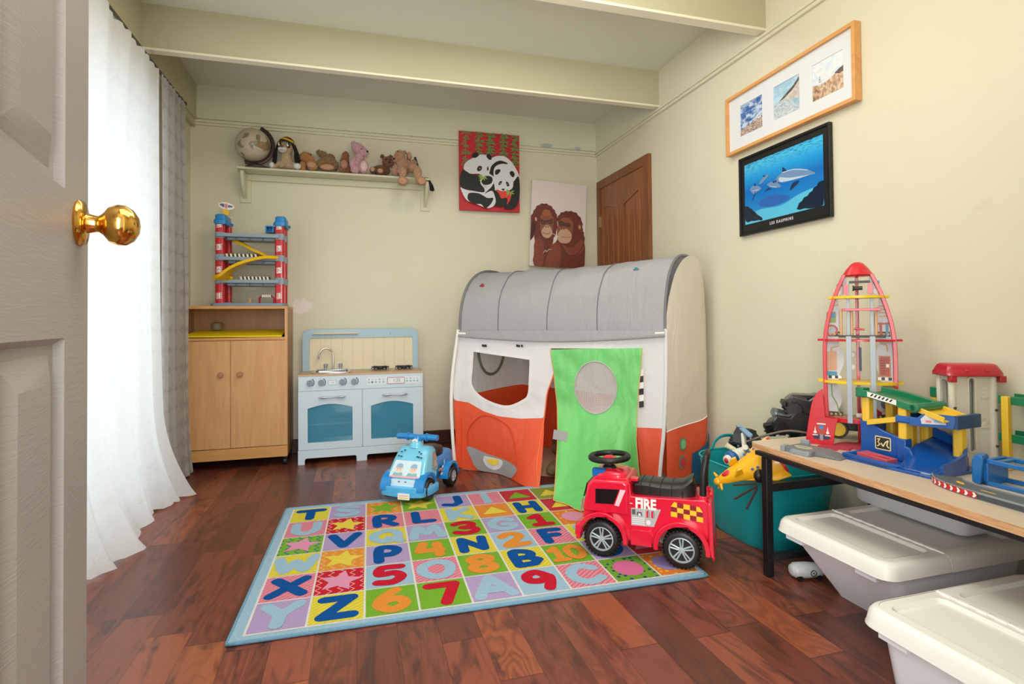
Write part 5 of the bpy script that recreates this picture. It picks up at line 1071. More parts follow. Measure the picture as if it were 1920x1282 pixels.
# cab shell slightly wider with rounded roof
c_ = MB(); cab = [(.200, .165), (.384, .165), (.378, .2), (.363, .27), (.345, .289), (.222, .294), (.204, .283)]
c_.plate(cab, (), XZs(0), -.103, .103); c_.build('cab', M_fr, tk, bevel=.016, seg=3)
c_ = MB(); c_.loft([[(.284+a*.066*s_, y*s_*1.0, z) for a, y in [(math.copysign(abs(math.cos(t))**.5, math.cos(t)), .075*math.copysign(abs(math.sin(t))**.5, math.sin(t))) for t in [i*PI/14 for i in range(28)]]] for z, s_ in ((.286, 1.03), (.300, 1.0), (.312, .93), (.317, .80))])
c_.build('cab_roof', M_fr, tk, ang=50)
for sy in (1, -1):
    f = MB()
    for cx, x0, x1 in ((WF_, .205, .409), (WR_, -.092, .115)):
        o1 = [(x0-.0, .062 if cx == WR_ else .060)] + arch(cx, WZ, .098, PI-.05, .05)[::1] + [(x1, .060)]
        i1 = arch(cx, WZ, .081, .03, PI-.03)
        pts = [(cx+.10, .058)] + arch(cx, WZ, .100, .10, PI-.10) + [(cx-.10, .058), (cx-.083, .058)] + arch(cx, WZ, .083, PI-.12, .12) + [(cx+.083, .058)]
        f.plate(pts, (), XZs(0), sy*.070, sy*.116)
    f.plate([(.197, .060), (.120, .060), (.117, .088), (.125, .118), (.195, .118), (.200, .088)], (), XZs(0), sy*.08, sy*.104)
    f.build('fender', M_fr, tk, bevel=.006, seg=2)
    f = MB(); f.plate([(.404, .064), (.414, .070), (.412, .112), (.392, .118), (.388, .070)], (), XZs(0), sy*.0, sy*.108); f.build('bumper', M_fr, tk, bevel=.006)
    f = MB(); f.plate([(-.078, .248), (-.094, .248), (-.098, .10), (-.104, .045), (-.090, .050), (-.080, .10)], (), XZs(0), sy*.02, sy*.108); f.build('rear_panel', M_fr, tk, bevel=.006)
    for cx in (WF_, WR_):
        w_ = MB(); rt = .068; y0, y1 = sy*.062, sy*.112
        w_.lathe([(.04, y0), (.060, y0), (rt-.003, y0+sy*.006), (rt, y0+sy*.014), (rt, y1-sy*.014), (rt-.003, y1-sy*.005), (.058, y1), (.046, y1), (.044, y1-sy*.006)], (cx, 0, rt), (0, 1, 0), 48)
        for i in range(30):
            t = 2*PI*i/30
            for q, yy in ((0, .014), (.5, .036)):
                t2 = t+q*2*PI/30; e1 = Vector((math.cos(t2), 0, math.sin(t2))); e2 = Vector((-math.sin(t2), 0, math.cos(t2)))
                ctr = Vector((cx, y0+sy*yy, rt))+e1*(rt+.0005)
                vs = [ctr+e1*a+e2*bb+Vector((0, cc, 0)) for a in (-.003, .0016) for bb in (-.0042, .0042) for cc in (-.010, .010)]
                w_.add(vs, [(0, 1, 3, 2), (4, 6, 7, 5), (0, 4, 5, 1), (2, 3, 7, 6), (0, 2, 6, 4), (1, 5, 7, 3)])
        wo = w_.build('wheel', M_tyre, tk, ang=50)
        h = MB(); h.lathe([(.001, y1-sy*.012), (.0455, y1-sy*.012), (.046, y1-sy*.001), (.042, y1), (.040, y1-sy*.006), (.040, y1-sy*.010)], (cx, 0, rt), (0, 1, 0), 40, caps=False); h.lathe([(.001, y1-sy*.008), (.010, y1-sy*.008), (.010, y1-sy*.002), (.001, y1-sy*.001)], (cx, 0, rt), (0, 1, 0), 16)
        for i in range(5):
            for dt in (-.16, .16):
                t = 2*PI*i/5+.3; e = Vector((math.cos(t+dt), 0, math.sin(t+dt))); e0 = Vector((math.cos(t+dt*2.2), 0, math.sin(t+dt*2.2)))
                h.tube([Vector((cx, y1-sy*.005, rt))+e0*.008, Vector((cx, y1-sy*.004, rt))+e*.041], .0032, 6)
        h.build('rim', [M_hub], wo, ang=50)
    g_ = MB(); g_.plate([(.330, .256), (.238, .262), (.260, .204), (.331, .200)], (), XZs(0), sy*.100, sy*.1045); tag(g_.build('side_window', M_glb, tk), 'black side window')
    g_ = MB(); g_.plate([(.234, .262), (.214, .262), (.240, .198), (.256, .200)], (), XZs(0), sy*.100, sy*.1042); g_.build('window_stripe', mat('pink_white', '#f0c4cc', .4), tk)
g_ = MB(); g_.plate([(-.085, .216), (.085, .216), (.078, .268), (-.078, .268)], (), lambda u, v, w: (.3835-(v-.2)*.24+w, u, v), 0, .004); tag(g_.build('windscreen', M_glb, tk), 'black windscreen')
g_ = MB(); g_.flat(sm([(.030, .20), (.060, .205), (.066, .17), (.048, .148), (.030, .17)], 3), lambda u, v, w: (.394-(v-.15)*.1, u+.03, v), 0, 0); g_.flat(circ(.078, .178, .009, .013, 14), lambda u, v, w: (.3945-(v-.15)*.1, u, v), 0, 1); tag(g_.build('headlight_sticker', [M_wh, M_bk], tk, smooth=False), 'white and black headlight sticker')
sv = lambda u, v, w: (-u, .0892+w, v)
g_ = MB(); g_.stroke([(-.199, .2105), (-.192, .2105)], .003, lambda u, v, w: (-u, .0895, v)); g_.text('FIRE', .052, lambda u, v, w: (.142-u, .0895, v), 0, 0, 0, .2125, bold=.0022, sx=.82); tag(g_.build('fire_lettering', M_wh, tk, smooth=False), 'white FIRE lettering')
g_ = MB(); pan_ = [(-.196, .194), (-.086, .200), (-.112, .132), (-.196, .128)]; g_.flat(pan_, sv, 0, 0)
for i in range(4): g_.flat([(-.193, .134+i*.0075), (-.150, .135+i*.0075), (-.150, .139+i*.0075), (-.193, .138+i*.0075)], sv, .0004, 1)
g_.flat([(-.149, .130), (-.147, .130), (-.147, .196), (-.149, .196)], sv, .0004, 1)
g_.flat([(-.193, .170), (-.180, .170), (-.180, .19), (-.193, .189)], sv, .0004, 3); g_.flat([(-.176, .168), (-.155, .168), (-.157, .182), (-.174, .182)], sv, .0004, 3); g_.flat(circ(-.165, .172, .005, n=10), sv, .0007, 1)
for cx in (-.136, -.118): g_.flat(rr(cx-.0035, .164, cx+.0035, .190, .003, 3), sv, .0006, 2); g_.stroke([(cx+.006, .165), (cx+.008, .178), (cx+.004, .192)], .0018, sv, .0005, 3)
g_.flat(circ(-.132, .146, .009, n=14), sv, .0005, 1)
tag(g_.build('locker_sticker', [mat('locker_silver', '#c2c4c6', .35, .3), mat('locker_white', '#e2e4e6', .4), M_fr, mat('locker_dark', '#565a60', .4)], tk, smooth=False), 'silver equipment locker sticker')
g_ = MB(); sl = lambda u, v, w: (-u, .1168+w if v < .150 else .0893+w+max(0, .165-v)*.0, v)
ck = lambda i, j: (-.046+.022*i+(.004*(j-1.5)), .235-.0175*j)
for i in range(5):
    for j in range(3):
        q = [(-.050+.0225*i, .234-.018*j-.0018*i), (-.0275+.0225*i, .234-.018*j-.0018*(i+1)), (-.0275+.0225*i, .216-.018*j-.0018*(i+1)), (-.050+.0225*i, .216-.018*j-.0018*i)]
        if j == 0 and i == 4: q[1] = (q[1][0]-.012, q[1][1])
        if j == 0 and i == 0: q[0] = (q[0][0]+.012, q[0][1])
        g_.flat(q, lambda u, v, w: (-u, .0894, v), 0, (i+j) % 2)
tag(g_.build('chequer_sticker', [mat('chequer_yellow', '#f4c52a', .35), mat('chequer_dark_red', '#8e1528', .35)], tk, smooth=False), 'yellow and dark red chequered sticker')
st = MB(); sx0 = .297
ring_ = [(sx0+.073*math.cos(t), .073*math.sin(t), .358-.05*.073*math.cos(t)) for t in [i*2*PI/48 for i in range(48)]]
st.tube(ring_, .0120, 10, closed=True); st.lathe([(.026, .338), (.032, .344), (.028, .352), (.001, .354)], (sx0, 0, 0), n=24).cyl((sx0, 0, .29), (sx0, 0, .345), .0165).lathe([(.030, .315), (.022, .326), (.001, .328)], (sx0, 0, 0), n=20)
for t in (.4, PI-.4, PI*1.5, ): st.tube([(sx0+.02*math.cos(t), .02*math.sin(t), .346), (sx0+.07*math.cos(t), .07*math.sin(t), .357)], .010, 8, sy=.6)
so = st.build('steering_wheel', M_black, tk, ang=60)
tag(MB().lathe([(.028, .348), (.026, .357), (.014, .363), (.001, .364)], (sx0, 0, 0), n=24).build('horn_button', M_fr, so), 'red horn button')
tag(MB().plate(rr(.300, .040, .352, .070, .006), (), XY, .296, .322).build('beacon', mat('beacon_blue', '#1566b4', .2), tk, bevel=.006), 'blue beacon')
se = MB(); rings = []
for u, zt_, hw in ((.194, .276, .050), (.188, .285, .055), (.15, .288, .060), (.10, .286, .062), (.05, .287, .062), (.01, .294, .060), (-.015, .312, .056), (-.026, .318, .048), (-.034, .30, .04)):
    rings.append([(u, y, z) for y, z in [(-hw, .238), (-hw, zt_-.014), (-hw*.82, zt_-.003), (-hw*.3, zt_), (hw*.3, zt_), (hw*.82, zt_-.003), (hw, zt_-.014), (hw, .238)]])
se.loft(rings)
for u in (.165, .13, .09, .05, .01):
    se.tube([(u, y, z) for y, z in [(-.062, .245), (-.0625, .272), (-.05, .2855), (0, .2885), (.05, .2855), (.0625, .272), (.062, .245)]], .0022, 5)
se.build('seat', mat('seat_black', '#1d1a1a', .4), tk, ang=40, bevel=.003)
MB().box(.175, .205, .025, .055, .285, .297).build('seat_latch', M_fr, tk, bevel=.002)
hd = MB(); hd.tube(sm([(-.062, .066, .235), (-.064, .066, .33), (-.072, .052, .385), (-.076, .03, .402), (-.076, -.03, .402), (-.072, -.052, .385), (-.064, -.066, .33), (-.062, -.066, .235)], 5, False), .0125, 12)
hd.build('push_handle', M_black, tk, ang=60); 
for sy in (1, -1): MB().cyl((-.062, sy*.066, .245), (-.062, sy*.066, .262), .019, .017).build('handle_socket', M_fr, tk, bevel=.002)

# ------------------------------------------------------------------ blue ride-on car
M_cb = mat('car_blue', '#1c86cf', .25, coat=.3); M_cl = mat('car_light_blue', '#74c8e6', .25, coat=.3)
hx, hy = -.54, -.842
cr = empty('blue_ride_on_car', (.424, 3.124, 0), 'light blue and blue ride-on toy car with T-shaped handlebar, beside the tent', 'ride-on toy', math.atan2(hy, hx)); cr.rotation_euler.y = -.045; cr.scale = (1.04, 1.12, .98)
def sec(u, hw, z0, z1, r=.03, top=.8):
    return [(u, y, z) for y, z in [(-hw, z0), (-hw, z0+(z1-z0)*.55), (-hw*.96, z1-r*.5), (-hw*top, z1-.004), (-hw*.4, z1), (hw*.4, z1), (hw*top, z1-.004), (hw*.96, z1-r*.5), (hw, z0+(z1-z0)*.55), (hw, z0)]]
b = MB(); b.loft([sec(-.105, .050, .075, .170), sec(-.095, .070, .06, .198), (sec(-.05, .078, .05, .205)), sec(0, .078, .05, .192), sec(.07, .075, .04, .186), sec(.14, .078, .04, .18), sec(.2, .085, .04, .165), sec(.26, .09, .04, .14), sec(.335, .085, .04, .08)])
b.build('body', M_cb, cr, ang=50, sub=1)
b = MB(); P_ = []
for z, u0, u1, hw in ((.055, .205, .352, .100), (.105, .19, .350, .098), (.125, .18, .335, .094), (.19, .165, .292, .086), (.235, .16, .258, .078), (.254, .17, .240, .070), (.258, .18, .232, .060)):
    P_.append([(u0, -hw, z), (u1-.012, -hw, z), (u1-.003, -hw*.85, z), (u1, -hw*.4, z), (u1, hw*.4, z), (u1-.003, hw*.85, z), (u1-.012, hw, z), (u0, hw, z)])
b.loft(P_); b.build('cab', M_cl, cr, ang=60, bevel=.006)
b = MB(); b.loft([[(u, y, z) for u, y in [(.21, -.118*k), (.30, -.120*k), (.362, -.104*k), (.380, -.05), (.384, 0), (.380, .05), (.362, .104*k), (.30, .120*k), (.21, .118*k)]] for z, k in ((.028, .96), (.034, 1), (.070, 1), (.078, .95))])
b.build('bumper', mat('bumper_blue', '#52b4ea', .25, coat=.3), cr, ang=50, bevel=.004)
for cx in (.29, .0):
    for sy in (1, -1):
        f = MB(); pts = arch(cx, .060, .082, -.05, PI+.05, 16)+arch(cx, .060, .066, PI+.05, -.05, 16); f.plate(pts, (), XZs(0), sy*.060, sy*.108); f.build('fender', M_cb, cr, bevel=.006)
        w_ = MB(); r_ = .057; y0, y1 = sy*.070, sy*.112
        w_.lathe([(.03, y0), (r_-.004, y0), (r_, y0+sy*.008), (r_, y1-sy*.010), (r_-.005, y1), (.034, y1), (.032, y1-sy*.006), (.001, y1-sy*.006)], (cx, 0, r_), (0, 1, 0), 36); wo = w_.build('wheel', M_tyre, cr, ang=50)
        h = MB(); h.lathe([(.031, y1-sy*.006), (.031, y1-sy*.001), (.026, y1), (.025, y1-sy*.005)], (cx, 0, r_), (0, 1, 0), 28, caps=False)
        for i in range(5): t = 2*PI*i/5; h.tube([(cx, y1-sy*.002, r_), (cx+.027*math.cos(t), y1-sy*.002, r_+.027*math.sin(t))], .004, 6)
        h.cyl((cx, y1-sy*.006, r_), (cx, y1, r_), .008); h.build('rim', M_hub, wo, ang=50)
fs = lambda u, v, w: (.335-(v-.125)*.66+.0022+w, u, v)        # the sloping front
g_ = MB(); g_.plate([(-.078, .118), (.078, .118), (.066, .195), (-.066, .195)], (), fs, 0, .003, 0)
for cx in (-.036, .036):
    g_.flat(circ(cx, .158, .017, .017, 20), fs, .0036, 1); g_.flat([(cx-.018, .163), (cx+.018, .163), (cx+.014, .178), (cx, .183), (cx-.014, .178)], fs, .0042, 2); g_.flat([(cx-.020, .143), (cx-.026, .128), (cx+.026, .128), (cx+.020, .143), (cx, .138)], fs, .0044, 3)
    for e in (-.006, .006): g_.flat(circ(cx+e, .158, .0018, n=8), fs, .0046, 4)
g_.flat([(-.075, .119), (.075, .119), (.073, .127), (-.073, .127)], fs, .0048, 5)
tag(g_.build('windscreen_sticker', [mat('sticker_pale', '#cfe6ee', .3), mat('sticker_skin', '#ecc9b8', .4), mat('sticker_blue_cap', '#8fb4cc', .4), mat('sticker_teal', '#7fb8b6', .4), M_bk, mat('sticker_pink', '#e6a8b4', .4)], cr, smooth=False), 'printed windscreen with two small riders in caps')
g_ = MB(); fl_ = lambda u, v, w: (.3515+w, u, v)
g_.flat(rr(-.080, .070, .080, .112, .012), fl_, 0, 0); g_.flat(circ(.066, .082, .015, .009, 16), lambda u, v, w: (.3525, u, v), 0, 2); g_.flat(circ(-.066, .082, .015, .009, 16), lambda u, v, w: (.3525, u, v), 0, 2)
for cx in (-.02, .012):
    for i in range(4): a_ = i*PI/4; g_.stroke([(cx-.006*math.cos(a_), .100-.004*math.sin(a_)), (cx+.006*math.cos(a_), .100+.004*math.sin(a_))], .0012, fl_, .0012, 1)
g_.stroke([(-.05, .076), (-.02, .073), (.02, .073), (.05, .076)], .002, fl_, .0012, 1)
g_.build('grille_sticker', [mat('grille_pale', '#d8eef4', .3), M_bk, M_wh], cr, smooth=False)
g_ = MB(); g_.plate([(-.006, .022), (.050, .022), (.050, .052), (-.006, .052)], (), lambda u, v, w: (.385+w, u, v), 0, .006, 0); g_.flat([(-.0, .027), (.044, .027), (.044, .034), (0, .034)], lambda u, v, w: (.3915, u, v), 0, 1); g_.flat([(-.0, .040), (.044, .040), (.044, .044), (0, .044)], lambda u, v, w: (.3915, u, v), 0, 2)
tag(g_.build('number_plate', [M_wh, mat('plate_yellow', '#efd98a', .4), mat('plate_pink', '#e0a0b0', .4)], cr, smooth=False), 'white number plate with yellow and pink lines')
sd = lambda u, v, w: (u, .0925-(v-.13)*.13+w, v)
g_ = MB(); g_.plate(sm([(.178, .135), (.235, .150), (.222, .20), (.205, .228), (.178, .225), (.170, .18)], 3), (), sd, 0, .004, 0); g_.flat(circ(.198, .205, .012, .014, 16), sd, .005, 1); g_.flat([(.180, .15), (.215, .16), (.205, .185), (.186, .185)], sd, .005, 2)
tag(g_.build('side_window_sticker', [mat('sticker_steel', '#8ba0aa', .35), mat('sticker_orange', '#d88a5c', .4), mat('sticker_rose', '#c8a09c', .4)], cr, smooth=False), 'side window sticker with orange figure')
g_ = MB(); s2 = lambda u, v, w: (u, .0795+w, v)
for i, (u, z, m_) in enumerate(((.115, .115, 0), (.095, .120, 1), (.105, .10, 2), (.085, .105, 0), (.075, .125, 1), (.12, .09, 2), (.09, .088, 1), (.10, .128, 2))): g_.flat(circ(u, z, .014, .008, 7), lambda uu, v, w, i=i: (uu, .0800+i*.0003, v), 0, m_)
g_.flat(circ(.055, .145, .006, .016, 10), s2, .001, 1); tag(g_.build('flame_sticker', [mat('flame_orange', '#e07a3a', .4), mat('flame_white', '#ece6da', .4), M_bk], cr, smooth=False), 'orange, white and black side sticker')
se = MB(); se.loft([[(u+.05, y, z) for u, y in [(math.cos(t)*.085*k, math.sin(t)*.062*k) for t in [i*2*PI/28 for i in range(28)]]] for z, k in ((.175, .92), (.195, 1), (.214, 1), (.226, .9), (.234, .6), (.236, .2))]); tag(se.build('seat', mat('seat_brownblack', '#2a2422', .35), cr, ang=60), 'black rounded seat')
st = MB(); st.tube([(.215, 0, .25), (.205, 0, .28), (.199, 0, .303)], [.026, .024, .026], 16); st.tube(sm([(.200, -.105, .304), (.200, -.05, .306), (.196, 0, .302), (.200, .05, .306), (.200, .105, .304)], 4, False), .0155, 14)
for sy in (1, -1): st.cyl((.2, sy*.045, .305), (.2, sy*.053, .305), .021)
st.build('handlebar', M_cb, cr, ang=60)
MB().lathe([(.035, .252), (.033, .268), (.027, .275), (.024, .285)], (.214, 0, 0), n=24).build('steering_collar', M_cl, cr, ang=60)
g_ = MB(); g_.plate(circ(0, .282, .016, .016, 20), (), lambda u, v, w: (.2245-(v-.3)*.2+w, u, v), 0, .004, 0); g_.flat(circ(0, .282, .006, .006, 10), lambda u, v, w: (.230-(v-.3)*.2, u, v), 0, 1); g_.build('round_badge', [mat('badge_cream', '#ece2d4', .4), mat('badge_green', '#4a8a6a', .4)], cr, smooth=False)
g_ = MB()
for cx, cy_ in ((-.05, .235), (-.035, .242), (.04, .238), (.052, .230), (-.058, .215), (-.044, .213), (.045, .214), (.058, .212), (.036, .216)): g_.flat(circ(cx, cy_, .006, .003, 8), fs, .002, 0)
g_.build('dashboard_marks', [M_bk], cr, smooth=False)
M_cb2 = mat('cord_orange', '#c8431f', .5)
oc_ = MB(); oc_.tube(sm([(1.60, 2.40, .008), (1.63, 2.32, .008), (1.60, 2.26, .010), (1.58, 2.33, .016), (1.62, 2.37, .020), (1.66, 2.33, .014), (1.62, 2.28, .016)], 5, False), .007, 8)
tag(oc_.build('orange_cord', M_cb2), 'orange cord coiled on the floor behind the fire truck', 'cord')
# ------------------------------------------------------------------ table along the right wall
M_lam = mat('laminate_beige', '#cdbba4', .4, var=.05); M_ply = wood_mat('ply_edge', '#c99465', '#e0b488', '#a8744a', 'y', 3); M_iron = mat('frame_black_iron', '#17181b', .35)
TZ = .470
tb = empty('play_table', (1.66, .98, 0), 'low beige laminate table with plywood edge and black metal frame, covered with toys', 'table')
tb.location = (0, 0, 0)
poly = [(1.356, .26), (1.934, .26), (1.934, 1.712)] + [(1.42+.022*math.cos(a_), 1.683+.022*math.sin(a_)) for a_ in (PI*.5, PI*.6, PI*.7, PI*.8, PI*.9, PI)]
MB().plate(poly, (), XY, TZ-.021, TZ-.001, 1).plate([(p[0], p[1]) for p in poly], (), XY, TZ-.001, TZ, 0).build('table_top', [M_lam, M_ply], tb, bevel=.0008)
f = MB(); f.box(1.385, 1.41, .30, 1.66, .433, .448).box(1.90, 1.925, .30, 1.66, .424, .448).box(1.41, 1.90, 1.635, 1.66, .424, .448).box(1.41, 1.90, .30, .325, .424, .448)
f.build('apron_frame', M_iron, tb, bevel=.001)
for x, y in ((1.408, 1.630), (1.896, 1.632), (1.385, .30), (1.896, .30)): MB().box(x, x+.026, y, y+.026, 0, .424).build('leg', M_iron, tb, bevel=.002)
f = MB(); f.box(1.434, 1.896, 1.636, 1.654, .300, .328).box(1.434, 1.896, 1.636, 1.654, .052, .074); f.build('crossbar', M_iron, tb, bevel=.001)
f = MB(); f.box(1.60, 1.728, 1.30, 1.303, .382, .424).box(1.60, 1.728, 1.30, 1.325, .380, .383); f.build('runner', M_iron, tb)

# ------------------------------------------------------------------ storage boxes
M_box = mat('box_white', '#e4e3dc', .38); M_box2 = mat('box_wall_white', '#e8ebf0', .42); M_hw = mat('hinge_white', '#f2f2ef', .3)
def rrect(x0, y0, x1, y1, r, z, n=6): return [(x, y, z) for x, y in rr(x0, y0, x1, y1, r, n)]
def bin_(name, origin, rz, w, dl, h, label, taper):
    """w across (local x), dl deep (local y: 0 = front), lid in two hinged halves"""
    t = empty(name, origin, label, 'storage box', rz)
    b = MB(); o_ = [rrect(.055, .03+taper, w-.055, dl-.06, .03, .0), rrect(.05, .025+taper, w-.05, dl-.055, .03, .01), rrect(.02, .035, w-.02, dl-.02, .035, h-.045), rrect(.018, .030, w-.018, dl-.018, .035, h-.012)]
    i_ = [[(x+(w/2-x)*.02, y+(dl/2-y)*.02, z) for x, y, z in r_] for r_ in o_[::-1]]; i_[-1] = [(x, y, z+.006) for x, y, z in i_[-1]]
    b.loft(o_, caps=False); b.loft(i_, caps=False); b.add(o_[0], [tuple(range(len(o_[0])))]); b.add(i_[-1], [tuple(range(len(i_[-1])))])
    for x0, x1 in ((.045, .11), (w-.11, w-.045)): b.box(x0, x1, .012, .045, h-.060, h-.040)
    bo = b.build('tub', M_box2, t, ang=45)
    sp_ = dl*.40
    def lid(y0, y1, nm, front):
        l = MB(); r_ = .045; Z_ = h
        def ring_(i, z):
            pts = []
            if front: pts = [(w-i, y1), (i, y1)] + [(i+r_+r_*math.cos(a_), y0+i+r_+r_*math.sin(a_)) for a_ in [PI+PI/2*k/6 for k in range(7)]] + [(w-i-r_+r_*math.cos(a_), y0+i+r_+r_*math.sin(a_)) for a_ in [-PI/2+PI/2*k/6 for k in range(7)]]
            else: pts = [(i, y0), (w-i, y0)] + [(w-i-r_+r_*math.cos(a_), y1-i-r_+r_*math.sin(a_)) for a_ in [PI/2*k/6 for k in range(7)]] + [(i+r_+r_*math.cos(a_), y1-i-r_+r_*math.sin(a_)) for a_ in [PI/2+PI/2*k/6 for k in range(7)]]
            return [(x, y, z) for x, y in pts]
        l.loft([ring_(.004, Z_-.040), ring_(-.002, Z_-.042), ring_(.0, Z_-.036), ring_(.004, Z_-.012), ring_(.010, Z_-.003), ring_(.018, Z_)], caps=False)
        rec = rr(.042, y0+(.045 if front else .028), w-.042, y1-(.018 if front else .045), .020, 5)
        top = [(x, y) for x, y, z in ring_(.018, 0)]
        l.plate(top, [rec], XY, Z_-.003, Z_)
        l.loft([[(x, y, Z_) for x, y in rec], [(x+(w/2-x)*.04, y+((y0+y1)/2-y)*.06, Z_-.009) for x, y in rec]], caps=False); l.add([(x+(w/2-x)*.04, y+((y0+y1)/2-y)*.06, Z_-.009) for x, y in rec], [tuple(range(len(rec)))])
        l.build(nm, M_box, t, ang=40, bevel=.0015)
    lid(0, sp_-.001, 'front_lid', True); lid(sp_+.001, dl, 'rear_lid', False)
    hg = MB(); hg.cyl((.02, sp_, h+.001), (w-.02, sp_, h+.001), .0028, n=8)
    k = 9
    for i in range(k): x0 = .03+(w-.06)*i/k; hg.box(x0, x0+(w-.06)/k*.62, sp_-.005, sp_+.005, h-.002, h+.0045)
    hg.build('lid_hinge', M_hw, t, bevel=.001)
    return t
bin_('lidded_storage_box', (1.345, 1.532, 0), -PI/2-.0, .412, .575, .262, 'white plastic box with hinged lid, pulled out furthest under the table, holding a tub', .17)
bin_('lidded_storage_box', (1.118, 1.012, 0), -PI/2, .41, .56, .262, 'white plastic box with hinged lid, nearest in the bottom right corner', .03)
# the open tub standing on the rear lid, under the table
ub = empty('open_white_tub', (1.74, 1.20, .2625), 'open white plastic tub standing on the far box lid under the table', 'storage box')
b = MB(); o_ = [rrect(.01, .01, .165, .372, .025, 0), rrect(0, 0, .175, .382, .028, .012), rrect(-.004, -.004, .178, .388, .03, .11), rrect(-.008, -.008, .180, .392, .03, .140)]
i_ = [[(x+(.09-x)*.04, y+(.19-y)*.02, z+(.004 if k == 3 else 0)) for x, y, z in r_] for k, r_ in enumerate(o_[::-1])]
b.loft(o_, caps=False).loft(i_, caps=False).add(o_[0], [tuple(range(len(o_[0])))]).add(i_[-1], [tuple(range(len(o_[0])))])
b.build('tub', M_box2, ub, ang=45); MB().tube([(x, y, .1395) for x, y in rr(-.008, -.008, .18, .392, .03, 6)], .003, 6, closed=True).build('rim', M_box, ub)

# ------------------------------------------------------------------ teal tub with toys
M_teal = mat('teal_rubber', '#129a9f', .4, var=.03)
tl = empty('teal_tub', (1.700, 1.985, 0), 'large teal flexible tub full of toys between the tent and the table', 'tub')
def sup(a, b, z, n=48, e=.6): return [(a*math.copysign(abs(math.cos(t))**e, math.cos(t)), b*math.copysign(abs(math.sin(t))**e, math.sin(t)), z) for t in [2*PI*i/n for i in range(n)]]
b = MB(); lv = [(.150, .170, .004), (.165, .185, 0), (.175, .195, .02), (.195, .215, .12), (.212, .235, .23), (.222, .246, .305)]
b.loft([sup(a_, b_, z) for a_, b_, z in lv[1:]], caps=False); b.loft([sup(a_-.005, b_-.005, max(z, .006)) for a_, b_, z in lv[::-1][:-1]], caps=False); b.add(sup(.165, .185, 0), [tuple(range(48))]); b.add(sup(.160, .180, .006), [tuple(range(48))])
b.build('tub_wall', M_teal, tl, ang=50); MB().tube(sup(.222, .246, .308), .0045, 8, closed=True).build('rim', M_teal, tl, ang=60)
for s_ in (1,): MB().tube(sm([(-.09, s_*.238, .308), (-.06, s_*.246, .345), (-.02, s_*.250, .365), (.03, s_*.250, .365), (.07, s_*.246, .345), (.10, s_*.238, .308)], 4, False), .009, 8, sy=.6).build('handle', M_teal, tl, ang=60)
# yellow shuttle
M_shy = mat('shuttle_yellow', '#f2b619', .3, coat=.3); M_tr = mat('toy_bright_red', '#cf2030', .3); M_tb = mat('toy_dark_blue', '#1f5f9e', .35)
def frame_from(p, d, upv=(0, 0, 1)):
    d = Vector(d).normalized(); s_ = Vector(upv).cross(d).normalized(); u_ = d.cross(s_)
    return Matrix(((d.x, s_.x, u_.x, p[0]), (d.y, s_.y, u_.y, p[1]), (d.z, s_.z, u_.z, p[2]), (0, 0, 0, 1)))
sh = empty('yellow_toy_shuttle', (0, 0, 0), 'yellow toy shuttle hanging over the rim of the teal tub, nose down', 'toy')
sh.matrix_world = frame_from((1.475, 1.765, .365), (-.125, .085, -.085), (-.45, -.45, .8)) @ Matrix.Scale(.92, 4)
b = MB()
def se_(u, w_, h_, zo=0): return [(u, y*w_, zo+z*h_) for y, z in [(-1, -.3), (-1, .1), (-.55, .75), (0, 1), (.55, .75), (1, .1), (1, -.3), (.5, -.5), (-.5, -.5)]]
b.loft([se_(-.09, .075, .055), se_(-.02, .068, .052), se_(.06, .045, .040), se_(.13, .028, .028), se_(.165, .016, .018)]); b.build('fuselage', M_shy, sh, bevel=.004, ang=50)
MB().loft([[(-.10, y, z) for y, z in ((-.078, -.02), (-.078, .02), (0, .065), (.078, .02), (.078, -.02))], [(-.088, y, z) for y, z in ((-.078, -.02), (-.078, .02), (0, .065), (.078, .02), (.078, -.02))]]).build('tail_band', M_tr, sh)
b = MB(); b.sph((.17, 0, 0), (.018, .016, .016)).cyl((.165, 0, -.02), (.185, 0, -.045), .009, .005).cyl((.165, -.02, .0), (.17, -.045, -.0), .007, .004).cyl((.165, .02, 0), (.17, .045, 0), .007, .004); b.build('nose', M_shy, sh)
b = MB(); b.sph((.118, 0, .022), (.026, .012, .010)); b.build('canopy', M_tr, sh)
for s_ in (1, -1):
    b = MB(); b.plate([(.08, s_*.035), (-.09, s_*.075), (-.10, s_*.105), (-.04, s_*.10)], (), XY, -.018, -.008); b.build('wing', M_shy, sh, bevel=.002)
    b = MB(); b.plate([(.10, .02), (.075, .055), (.055, .055), (.06, .02)], (), XZs(s_*.03), -.004, .004); b.build('fin', M_shy, sh, bevel=.002)
    for i in range(3): MB().sph((.02-.022*i, s_*.040+s_*.002*i, .034), (.006, .006, .004), 10, 6).build('porthole', M_tb, sh)
# white propeller plane
M_cw = mat('toy_cream_white', '#ece9dc', .35); M_pb = mat('toy_pale_blue', '#7fa8d6', .4)
pw = empty('white_toy_aeroplane', (1.625, 2.00, .330), 'white toy aeroplane with red nose spinner and pale blue wing in the teal tub', 'toy', -.6); pw.rotation_euler = (.1, .12, 3.35)
b = MB(); b.loft([[(u, r_*math.cos(t), .01+r_*math.sin(t)) for t in [i*PI/8 for i in range(16)]] for u, r_ in ((-.10, .012), (-.07, .022), (0, .032), (.05, .032), (.085, .028))]); b.build('fuselage', M_cw, pw, ang=60)
MB().sph((.092, 0, .01), (.026, .034, .034)).build('nose', M_tb, pw); MB().lathe([(.022, .110), (.020, .120), (.012, .124)], (0, 0, .01), (1, 0, 0), 20).build('nose_ring', M_cw, pw); MB().sph((.118, 0, .01), (.012, .013, .013)).build('spinner', M_tr, pw)
